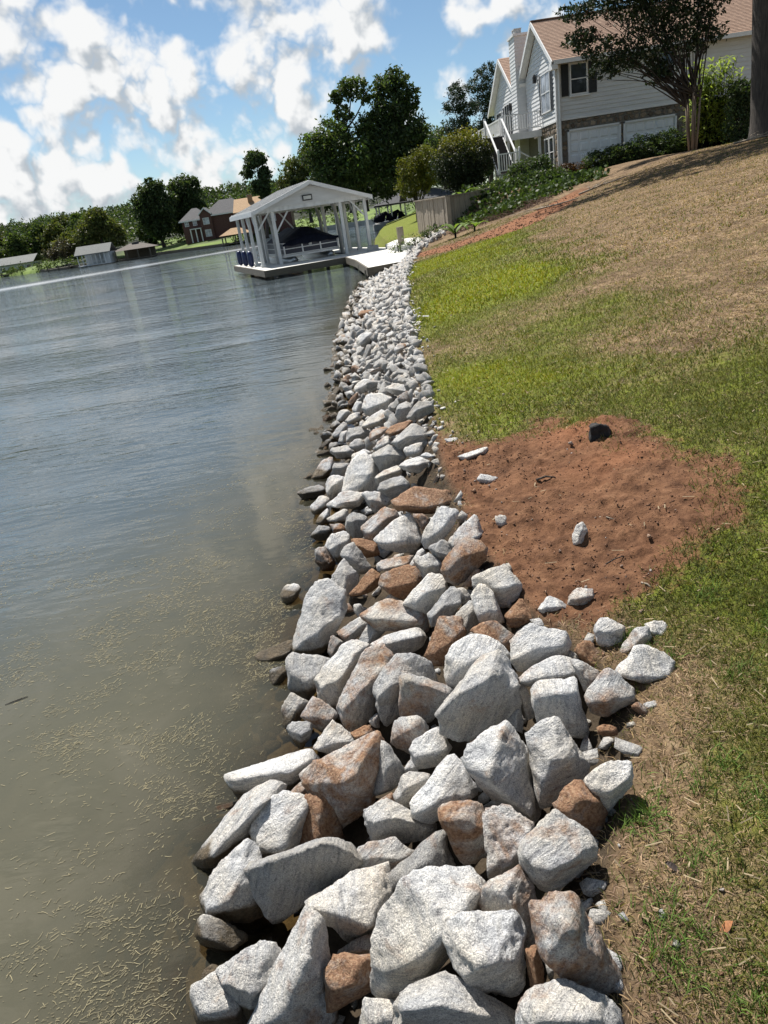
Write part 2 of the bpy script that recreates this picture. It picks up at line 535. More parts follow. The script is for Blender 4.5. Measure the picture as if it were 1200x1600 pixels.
# ------------------------------------------------------------------ ground materials
def lawn_material():
    m, N, L, b, out = new_mat('lawn')
    tc = N('ShaderNodeNewGeometry')
    pos = tc.outputs['Position']
    dirt = N('ShaderNodeAttribute', attribute_name='dirt').outputs['Fac']
    red = N('ShaderNodeAttribute', attribute_name='red').outputs['Fac']
    green = N('ShaderNodeAttribute', attribute_name='green').outputs['Fac']
    wet = N('ShaderNodeAttribute', attribute_name='bed').outputs['Fac']  # lake bed, plus the shade-darkened ground under the rock pile
    n1 = N('ShaderNodeTexNoise', ins={'Scale': 38.0, 'Detail': 6.0, 'Roughness': .65}); L(pos, n1.inputs['Vector'])
    n2 = N('ShaderNodeTexNoise', ins={'Scale': 1.6, 'Detail': 5.0, 'Roughness': .6}); L(pos, n2.inputs['Vector'])
    n3 = N('ShaderNodeTexNoise', ins={'Scale': 9.0, 'Detail': 7.0, 'Roughness': .72}); L(pos, n3.inputs['Vector'])
    mp = N('ShaderNodeMapping'); mp.inputs['Scale'].default_value = (1, .45, 1); mp.inputs['Rotation'].default_value = (0, 0, .5)
    L(pos, mp.inputs['Vector'])
    n4 = N('ShaderNodeTexNoise', ins={'Scale': 16.0, 'Detail': 8.0, 'Roughness': .75}); L(mp.outputs[0], n4.inputs['Vector'])
    straw = ramp(N, L, n4.outputs['Fac'], [(.30, (.050, .034, .021)), (.44, (.135, .094, .055)), (.56, (.25, .180, .108)), (.74, (.40, .31, .20))])
    soil = ramp(N, L, n3.outputs['Fac'], [(.3, (.060, .040, .026)), (.55, (.115, .078, .048)), (.75, (.17, .125, .080))])
    grs = ramp(N, L, n3.outputs['Fac'], [(.28, (.055, .066, .010)), (.5, (.125, .150, .020)), (.72, (.185, .200, .035))])
    gg = N('ShaderNodeMath', operation='MULTIPLY_ADD'); gg.inputs[1].default_value = .9; gg.inputs[2].default_value = -.45
    L(n3.outputs['Fac'], gg.inputs[0])
    gs = N('ShaderNodeMath', operation='ADD'); L(green, gs.inputs[0]); L(gg.outputs[0], gs.inputs[1])
    gr = N('ShaderNodeMapRange', ins={'From Min': .25, 'From Max': .7}); L(gs.outputs[0], gr.inputs['Value'])
    under = N('ShaderNodeMapRange', ins={'From Min': .40, 'From Max': .62}); L(n2.outputs['Fac'], under.inputs['Value'])
    c = mixc(N, L, under.outputs[0], straw, soil)
    c = mixc(N, L, .28, c, straw)
    n7 = N('ShaderNodeTexNoise', ins={'Scale': 3.1, 'Detail': 6.0, 'Roughness': .7}); L(pos, n7.inputs['Vector'])
    c = mixc(N, L, 1.0, c, ramp(N, L, n7.outputs['Fac'], [(.34, (.58, .52, .48)), (.5, (.98, .95, .93)), (.68, (1.18, 1.14, 1.10))]), 'MULTIPLY')
    c = mixc(N, L, gr.outputs[0], c, grs)
    clay = ramp(N, L, n3.outputs['Fac'], [(.30, (.046, .022, .012)), (.44, (.106, .052, .028)), (.57, (.165, .084, .045)), (.75, (.255, .142, .080))])
    clay2 = ramp(N, L, n1.outputs['Fac'], [(.3, (.16, .066, .032)), (.7, (.34, .155, .078))])
    cr = mixc(N, L, red, clay, clay2)
    dn = N('ShaderNodeMath', operation='MULTIPLY_ADD'); dn.inputs[1].default_value = 1.1; dn.inputs[2].default_value = -.55
    L(n1.outputs['Fac'], dn.inputs[0])
    ds = N('ShaderNodeMath', operation='ADD'); L(dirt, ds.inputs[0]); L(dn.outputs[0], ds.inputs[1])
    dr = N('ShaderNodeMapRange', ins={'From Min': .32, 'From Max': .62}); L(ds.outputs[0], dr.inputs['Value'])
    c = mixc(N, L, dr.outputs[0], c, cr)
    bed_shade_c = ramp(N, L, n3.outputs['Fac'], [(.3, (.026, .020, .014)), (.7, (.085, .064, .042))])  # brown soil under the pile, coloured darker to imitate shade in the gaps
    pz = N('ShaderNodeSeparateXYZ'); L(pos, pz.inputs[0])
    uw = N('ShaderNodeMapRange', ins={'From Min': -.06, 'From Max': .0, 'To Min': 1.0, 'To Max': 0.0}); L(pz.outputs['Z'], uw.inputs['Value'])
    bed_shade_c = mixc(N, L, uw.outputs[0], bed_shade_c, ramp(N, L, n3.outputs['Fac'], [(.3, (.085, .064, .042)), (.5, (.15, .115, .075)), (.7, (.22, .175, .115))]))
    c = mixc(N, L, wet, c, bed_shade_c)
    L(c, b.inputs['Base Color'])
    b.inputs['Roughness'].default_value = .95
    b.inputs['Specular IOR Level'].default_value = .15
    hm = mixc(N, L, .5, n3.outputs['Fac'], n1.outputs['Fac'])
    hm = mixc(N, L, .4, hm, n4.outputs['Fac'])
    bp = N('ShaderNodeBump', ins={'Strength': .9, 'Distance': .05})
    L(hm, bp.inputs['Height']); L(bp.outputs[0], b.inputs['Normal'])
    return m


def green_amount(x, y):
    """how green the lawn is: bright band near the rocks, dry straw up the slope"""
    t = x - lawn_x(y)
    band = 1.75 + .10 * np.maximum(y - 6, 0) + .05 * np.minimum(y, 8)
    g = 1 - sstep(band - .9, band + 1.2, t + fbm2(x, y, .55, 51, 4) * 1.3)
    g = g * (.82 + .5 * fbm2(x, y, .45, 57, 2)) * (1 - .55 * np.exp(-((y - 8.8 - .4 * t) / .9) ** 2))
    near = 1 - sstep(4.6, 7.0, y)
    g = np.maximum(g * (1 - .35 * near), near * sstep(.08, .6, t) * .68)
    g = g * (1 - (.70 * near + .22) * np.exp(-((t - .06) / .24) ** 2)) + .28 * fbm2(x, y, 1.4, 53, 4)
    g = g * (1 - .75 * sstep(22.0, 26, y) * (1 - sstep(38, 42, y))) * sstep(-.06, .06, t) 
    g = np.maximum(g, sstep(41, 44, y) * (.72 + .3 * fbm2(x, y, .5, 58, 2)))
    return np.clip(g, 0, 1)


def warp_axis(lo, hi, c, fine, grow):
    a = [c]; st = fine
    while a[-1] < hi:
        a.append(a[-1] + st); st = max(fine, (a[-1] - c) * grow)
    b = [c]; st = fine
    while b[-1] > lo:
        b.append(b[-1] - st); st = max(fine, (c - b[-1]) * grow)
    return np.array(sorted(set(b[1:] + a)))


def grid_mesh(name, xs, ys, zf, attrs, mat, kind):
    X, Y = np.meshgrid(xs, ys)
    Z = zf(X, Y)
    v = np.stack([X.ravel(), Y.ravel(), Z.ravel()], 1)
    nx, ny = len(xs), len(ys)
    i = (np.arange(ny - 1)[:, None] * nx + np.arange(nx - 1)[None]).ravel()
    q = np.stack([i, i + 1, i + nx + 1, i + nx], 1)
    col = {k: fn(X, Y).ravel() for k, fn in attrs.items()}
    me = np_mesh(name, v, quads=q, smooth=True, col=col)
    o = mobj(name, me, mat)
    o['kind'] = kind
    return o


def all_dirt(x, y):
    return np.maximum(dirt_mask(x, y), red_strip_mask(x, y))


def red_amt(x, y):
    return np.clip(np.clip(1.5 * red_strip_mask(x, y) - .85 + .5 * fbm2(x, y, .9, 46, 3), 0, .6) + .75 * np.exp(-((x - 1.42) ** 2 / .05 + (y - 4.75) ** 2 / .08)) + .55 * np.exp(-((x - 1.45) ** 2 / .12 + (y - 4.05) ** 2 / .03)) + .25 * fbm2(x, y, 4.0, 44, 3), 0, 1)


M_LAWN = lawn_material()
gx = np.concatenate([np.arange(-9, -1.6, .4), np.arange(-1.6, 2.3, .0185), np.arange(2.3, 3.2, .03), warp_axis(3.2, 70, 3.2, .05, .03)[1:]])
gy = np.concatenate([np.arange(-6, .6, .3), np.arange(.6, 6.0, .02), warp_axis(6.0, 112, 6.0, .04, .0115)[1:]])
grid_mesh('lawn', gx, gy, ground_z,
          {'dirt': all_dirt, 'red': red_amt, 'green': green_amount,
           'bed': lambda x, y: (1 - sstep(-.05, .02, x - lawn_x(y))) * (1 - sstep(38, 42, y) * (land_z(x, y) > .05))}, M_LAWN, 'structure')


# ------------------------------------------------------------------ lake
def water_material():
    m, N, L, b, out = new_mat('lake_water')
    m.node_tree.nodes.remove(b)
    g = N('ShaderNodeNewGeometry'); pos = g.outputs['Position']
    depth = N('ShaderNodeAttribute', attribute_name='depth').outputs['Fac']
    # silt hanging in the water
    cl = N('ShaderNodeTexNoise', ins={'Scale': 1.3, 'Detail': 6.0, 'Roughness': .62, 'Distortion': .9}); L(pos, cl.inputs['Vector'])
    silt = ramp(N, L, cl.outputs['Fac'], [(.28, (.076, .074, .051)), (.5, (.092, .086, .057)), (.72, (.112, .103, .072))])
    off = N('ShaderNodeAttribute', attribute_name='ruffle').outputs['Fac']
    deep = mixc(N, L, off, silt, (.068, .086, .095))
    dif = N('ShaderNodeBsdfDiffuse'); L(deep, dif.inputs['Color'])
    tr = N('ShaderNodeBsdfTransparent'); tr.inputs['Color'].default_value = (.62, .56, .42, 1)
    ex = N('ShaderNodeMath', operation='MULTIPLY'); ex.inputs[1].default_value = -5.2; L(depth, ex.inputs[0])
    ep = N('ShaderNodeMath', operation='POWER'); ep.inputs[0].default_value = 2.718; L(ex.outputs[0], ep.inputs[1])
    body = N('ShaderNodeMixShader'); L(ep.outputs[0], body.inputs[0]); L(dif.outputs[0], body.inputs[1]); L(tr.outputs[0], body.inputs[2])
    # wind ripples: calm by the rocks, ruffled farther out in streaks
    mp = N('ShaderNodeMapping'); mp.inputs['Scale'].default_value = (.55, 1.5, 1); mp.inputs['Rotation'].default_value = (0, 0, R8(-14))
    L(pos, mp.inputs['Vector'])
    w1 = N('ShaderNodeTexNoise', ins={'Scale': 4.2, 'Detail': 4.0, 'Roughness': .5, 'Distortion': .3}); L(mp.outputs[0], w1.inputs['Vector'])
    w2 = N('ShaderNodeTexNoise', ins={'Scale': 1.1, 'Detail': 4.0, 'Roughness': .55, 'Distortion': .5}); L(mp.outputs[0], w2.inputs['Vector'])
    mp3 = N('ShaderNodeMapping'); mp3.inputs['Scale'].default_value = (.10, .30, 1); mp3.inputs['Rotation'].default_value = (0, 0, R8(-20)); L(pos, mp3.inputs['Vector'])
    patch = N('ShaderNodeTexNoise', ins={'Scale': 1.0, 'Detail': 3.0}); L(mp3.outputs[0], patch.inputs['Vector'])
    pm = N('ShaderNodeMapRange', ins={'From Min': .38, 'From Max': .62, 'To Min': .25, 'To Max': 1.0}); L(patch.outputs['Fac'], pm.inputs['Value'])
    am = N('ShaderNodeMath', operation='MULTIPLY'); L(pm.outputs[0], am.inputs[0]); L(off, am.inputs[1])
    hs = N('ShaderNodeMath', operation='MULTIPLY_ADD'); hs.inputs[1].default_value = 1.3; L(w2.outputs['Fac'], hs.inputs[0]); L(w1.outputs['Fac'], hs.inputs[2])
    hh = N('ShaderNodeMath', operation='MULTIPLY'); L(hs.outputs[0], hh.inputs[0]); L(am.outputs[0], hh.inputs[1])
    bp = N('ShaderNodeBump', ins={'Strength': 1.0, 'Distance': .050}); L(hh.outputs[0], bp.inputs['Height'])
    gl = N('ShaderNodeBsdfGlossy'); gl.inputs['Roughness'].default_value = .03; L(bp.outputs[0], gl.inputs['Normal'])
    slick = N('ShaderNodeAttribute', attribute_name='slick').outputs['Fac']
    sr = N('ShaderNodeMapRange', ins={'To Min': .03, 'To Max': .22}); L(slick, sr.inputs['Value']); L(sr.outputs[0], gl.inputs['Roughness'])
    fr = N('ShaderNodeFresnel', ins={'IOR': 1.46}); L(bp.outputs[0], fr.inputs['Normal'])
    mx = N('ShaderNodeMixShader'); L(fr.outputs[0], mx.inputs[0]); L(body.outputs[0], mx.inputs[1]); L(gl.outputs[0], mx.inputs[2])
    L(mx.outputs[0], out.inputs['Surface'])
    return m


wx = np.concatenate([warp_axis(-420, -1.4, -1.4, .12, .06), np.arange(-1.28, 2.6, .06), warp_axis(2.6, 60, 2.6, .1, .08)[1:]])
wy = np.concatenate([np.arange(-6, .8, .4), warp_axis(.8, 330, .8, .06, .03)])
grid_mesh('water', wx, wy, lambda x, y: x * 0,
          {'depth': lambda x, y: np.clip(-land_z(x, y) + .0, 0, 2) * (1 + .2 * fbm2(x, y, .8, 61)),
           'ruffle': lambda x, y: .05 + .95 * sstep(4.0, 10.0, y + 1.1 * (shore_x(y) - x)) * sstep(.0, 2.2, shore_x(y) - x + .02 * y) + .0 * x,
           'slick': lambda x, y: np.exp(-((y - (110 + .78 * x)) / (4.0 + .12 * np.abs(x))) ** 2) * sstep(4, 12, -x)},
          water_material(), 'structure')
# ------------------------------------------------------------------ rip-rap
def rock_material():
    m, N, L, b, out = new_mat('granite_rock')
    tc = N('ShaderNodeTexCoord'); g = N('ShaderNodeNewGeometry')
    seed = N('ShaderNodeObjectInfo').outputs['Random']
    so_ = N('ShaderNodeVectorMath', operation='SCALE'); so_.inputs[0].default_value = (37.0, 11.0, 23.0); L(seed, so_.inputs['Scale'])
    ad = N('ShaderNodeVectorMath', operation='ADD'); L(tc.outputs['Object'], ad.inputs[0]); L(so_.outputs[0], ad.inputs[1])
    p = ad.outputs[0]
    rust = N('ShaderNodeAttribute', attribute_type='OBJECT', attribute_name='rust').outputs['Fac']
    tone = N('ShaderNodeAttribute', attribute_type='OBJECT', attribute_name='tone').outputs['Fac']
    # grain
    sp = N('ShaderNodeTexNoise', ins={'Scale': 260.0, 'Detail': 3.0, 'Roughness': .65}); L(p, sp.inputs['Vector'])
    sp2 = N('ShaderNodeTexNoise', ins={'Scale': 90.0, 'Detail': 5.0, 'Roughness': .7}); L(p, sp2.inputs['Vector'])
    grain = ramp(N, L, sp.outputs['Fac'], [(.30, (.15, .15, .155)), (.42, (.39, .39, .39)), (.56, (.55, .55, .54)), (.72, (.76, .75, .73))])
    dark = ramp(N, L, sp2.outputs['Fac'], [(.28, (.40, .40, .42)), (.42, (.88, .88, .89)), (.7, (1.1, 1.1, 1.08))])
    c = mixc(N, L, 1.0, grain, dark, 'MULTIPLY')
    # foliation bands, each stone its own way round
    rot = N('ShaderNodeVectorRotate', rotation_type='EULER_XYZ'); L(tc.outputs['Object'], rot.inputs['Vector'])
    rs = N('ShaderNodeVectorMath', operation='SCALE'); rs.inputs[0].default_value = (9.0, 5.0, 17.0); L(seed, rs.inputs['Scale']); L(rs.outputs[0], rot.inputs['Rotation'])
    mp = N('ShaderNodeMapping'); mp.inputs['Scale'].default_value = (1.0, 1.6, 7.5); L(rot.outputs[0], mp.inputs['Vector'])
    bd = N('ShaderNodeTexNoise', ins={'Scale': 8.0, 'Detail': 6.0, 'Roughness': .68, 'Distortion': .6}); L(mp.outputs[0], bd.inputs['Vector'])
    band = ramp(N, L, bd.outputs['Fac'], [(.30, (.36, .37, .40)), (.43, (.80, .81, .83)), (.58, (1.08, 1.06, 1.03)), (.8, (1.2, 1.17, 1.10))])
    c = mixc(N, L, .85, c, band, 'MULTIPLY')
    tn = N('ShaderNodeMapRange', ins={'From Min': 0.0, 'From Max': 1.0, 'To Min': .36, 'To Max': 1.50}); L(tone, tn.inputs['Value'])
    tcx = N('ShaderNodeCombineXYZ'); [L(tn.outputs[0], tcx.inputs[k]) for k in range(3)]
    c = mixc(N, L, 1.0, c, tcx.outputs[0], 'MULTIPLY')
    # warm cream weathering
    n5 = N('ShaderNodeTexNoise', ins={'Scale': 5.0, 'Detail': 4.0}); L(p, n5.inputs['Vector'])
    wm = N('ShaderNodeMapRange', ins={'From Min': .40, 'From Max': .66, 'To Max': .6}); L(n5.outputs['Fac'], wm.inputs['Value'])
    c = mixc(N, L, wm.outputs[0], c, mixc(N, L, 1.0, c, (1.04, .93, .76), 'MULTIPLY'))
    # iron stain and red earth
    n6 = N('ShaderNodeTexNoise', ins={'Scale': 6.5, 'Detail': 7.0, 'Roughness': .68, 'Distortion': .4}); L(p, n6.inputs['Vector'])
    rm = N('ShaderNodeMath', operation='MULTIPLY_ADD'); rm.inputs[1].default_value = 4.6; rm.inputs[2].default_value = -2.80; L(n6.outputs['Fac'], rm.inputs[0])
    rr = N('ShaderNodeMath', operation='MULTIPLY_ADD'); rr.inputs[1].default_value = 1.75; L(rust, rr.inputs[0]); L(rm.outputs[0], rr.inputs[2])
    rc = N('ShaderNodeMapRange', ins={'From Min': .0, 'From Max': .85, 'To Max': .92}); L(rr.outputs[0], rc.inputs['Value'])
    stain = ramp(N, L, sp2.outputs['Fac'], [(.28, (.085, .036, .018)), (.45, (.25, .125, .062)), (.6, (.38, .225, .125)), (.78, (.52, .37, .24))])
    c = mixc(N, L, rc.outputs[0], c, stain)
    # wet and algae-dark where the lake wets the stone
    sz = N('ShaderNodeSeparateXYZ'); L(g.outputs['Position'], sz.inputs[0])
    wz = N('ShaderNodeMath', operation='MULTIPLY_ADD'); wz.inputs[1].default_value = .16; L(n5.outputs['Fac'], wz.inputs[0]); wz.inputs[2].default_value = .0
    wd = N('ShaderNodeMath', operation='SUBTRACT'); L(sz.outputs['Z'], wd.inputs[0]); L(wz.outputs[0], wd.inputs[1])
    wf = N('ShaderNodeMapRange', ins={'From Min': -.01, 'From Max': .02, 'To Min': 1.0, 'To Max': 0.0}); L(wd.outputs[0], wf.inputs['Value'])
    c = mixc(N, L, wf.outputs[0], c, mixc(N, L, 1.0, c, (.26, .21, .145), 'MULTIPLY'))
    L(c, b.inputs['Base Color'])
    rg = N('ShaderNodeMapRange', ins={'To Min': .86, 'To Max': .35}); L(wf.outputs[0], rg.inputs['Value']); L(rg.outputs[0], b.inputs['Roughness'])
    b.inputs['Specular IOR Level'].default_value = .3
    hb = N('ShaderNodeTexNoise', ins={'Scale': 26.0, 'Detail': 8.0, 'Roughness': .72}); L(p, hb.inputs['Vector'])
    h1 = mixc(N, L, .4, hb.outputs['Fac'], bd.outputs['Fac'])
    h2 = mixc(N, L, .22, h1, sp2.outputs['Fac'])
    bp = N('ShaderNodeBump', ins={'Strength': 1.0, 'Distance': .042}); L(h2, bp.inputs['Height']); L(bp.outputs[0], b.inputs['Normal'])
    return m


M_ROCK = rock_material()
_ico = {}


def ico(sub):
    if sub not in _ico:
        bm = bmesh.new()
        bmesh.ops.create_icosphere(bm, subdivisions=sub, radius=1)
        v = np.array([x.co[:] for x in bm.verts]); t = np.array([[q.index for q in f.verts] for f in bm.faces])
        bm.free()
        _ico[sub] = (v / np.linalg.norm(v, axis=1, keepdims=True), t)
    return _ico[sub]


def hull_planes(pts, merge=.44):
    bm = bmesh.new()
    for p in pts: bm.verts.new(p)
    r = bmesh.ops.convex_hull(bm, input=bm.verts)
    bm.normal_update()
    pl = []
    for f in bm.faces:
        if f.calc_area() > 1e-9:
            n = np.array(f.normal[:]); h = n @ np.array(f.verts[0].co[:])
            if h < 0: n, h = -n, -h
            pl.append((*n, max(h, 1e-4), f.calc_area()))
    bm.free()
    pl = np.array(pl)
    # neighbouring slivers break along one plane: merge them into a few broad faces
    pl = pl[np.argsort(-pl[:, 4])]
    used = np.zeros(len(pl), bool); keep = []
    q = np.asarray(pts)
    for i in range(len(pl)):
        if used[i]: continue
        m = (~used) & (pl[:, :3] @ pl[i, :3] > math.cos(merge))
        used |= m
        n = (pl[m, :3] * pl[m, 4:5]).sum(0); n /= np.linalg.norm(n)
        s = np.sort(q @ n)[::-1]
        keep.append((*n, max(.35 * s[0] + .65 * s[min(2, len(s) - 1)], 1e-4)))
    return np.array(keep)


def rock_mesh(pts, sub=4, seed=0, p=26, rough=.05, flat=.0):
    """broken stone: the hull of a few corner points, edges worn, faces chipped and pitted"""
    pts = np.asarray(pts, float)
    size = np.linalg.norm(pts.max(0) - pts.min(0)) * .5
    pl = hull_planes(pts)
    # corners knocked off
    cr_ = np.random.default_rng(seed + 7000)
    for _ in range(2 if sub >= 4 else 1):
        n_ = cr_.normal(size=3); n_ /= np.linalg.norm(n_)
        h_ = (pts @ n_).max()
        pl = np.vstack([pl, [*n_, h_ * cr_.uniform(.86, .95)]])
    d, t = ico(sub)
    # spread the directions along the long axes so faces stay evenly meshed
    ext = np.sqrt((pts ** 2).mean(0)) + 1e-4
    d = d * ext; d = d / np.linalg.norm(d, axis=1, keepdims=True)
    c = np.maximum(d @ pl[:, :3].T, 0) / pl[:, 3][None]
    r = (c ** p).sum(1) ** (-1 / p)
    v = d * r[:, None]
    q = v / size
    so_ = np.array([seed * 3.17 % 50, seed * 7.7 % 50, seed * 1.3 % 50])
    n = fbm(q * 1.7 + so_, seed, 3)
    rid = 1 - 2 * np.abs(fbm(q * 2.6 + so_, seed + 50, 4))
    fine = fbm(q * 9 + so_, seed + 90, 3)
    fine = fine + .45 * fbm(q * 21 + so_, seed + 95, 2)
    # chips: steps where layers broke off
    st = fbm(q * np.array([1.5, 1.5, 4.0]) + so_, seed + 130, 3)
    st = np.floor(st * 5) / 5
    r2 = r * (1 + rough * (.28 * n + .65 * rid + .62 * fine + 1.35 * st))
    v = d * r2[:, None]
    return np_mesh('rock', v, tris=t, smooth=True)


def angular_points(rng, sx=1.0, sy=.75, sz=.6, n=12):
    """corner points of a quarried block: a few cuts through an ellipsoid"""
    a = rng.normal(size=(n, 3)); a /= np.linalg.norm(a, axis=1, keepdims=True)
    a = np.sign(a) * np.abs(a) ** .62
    return a * np.array([sx, sy, sz]) * rng.uniform(.72, 1.0, (n, 1))


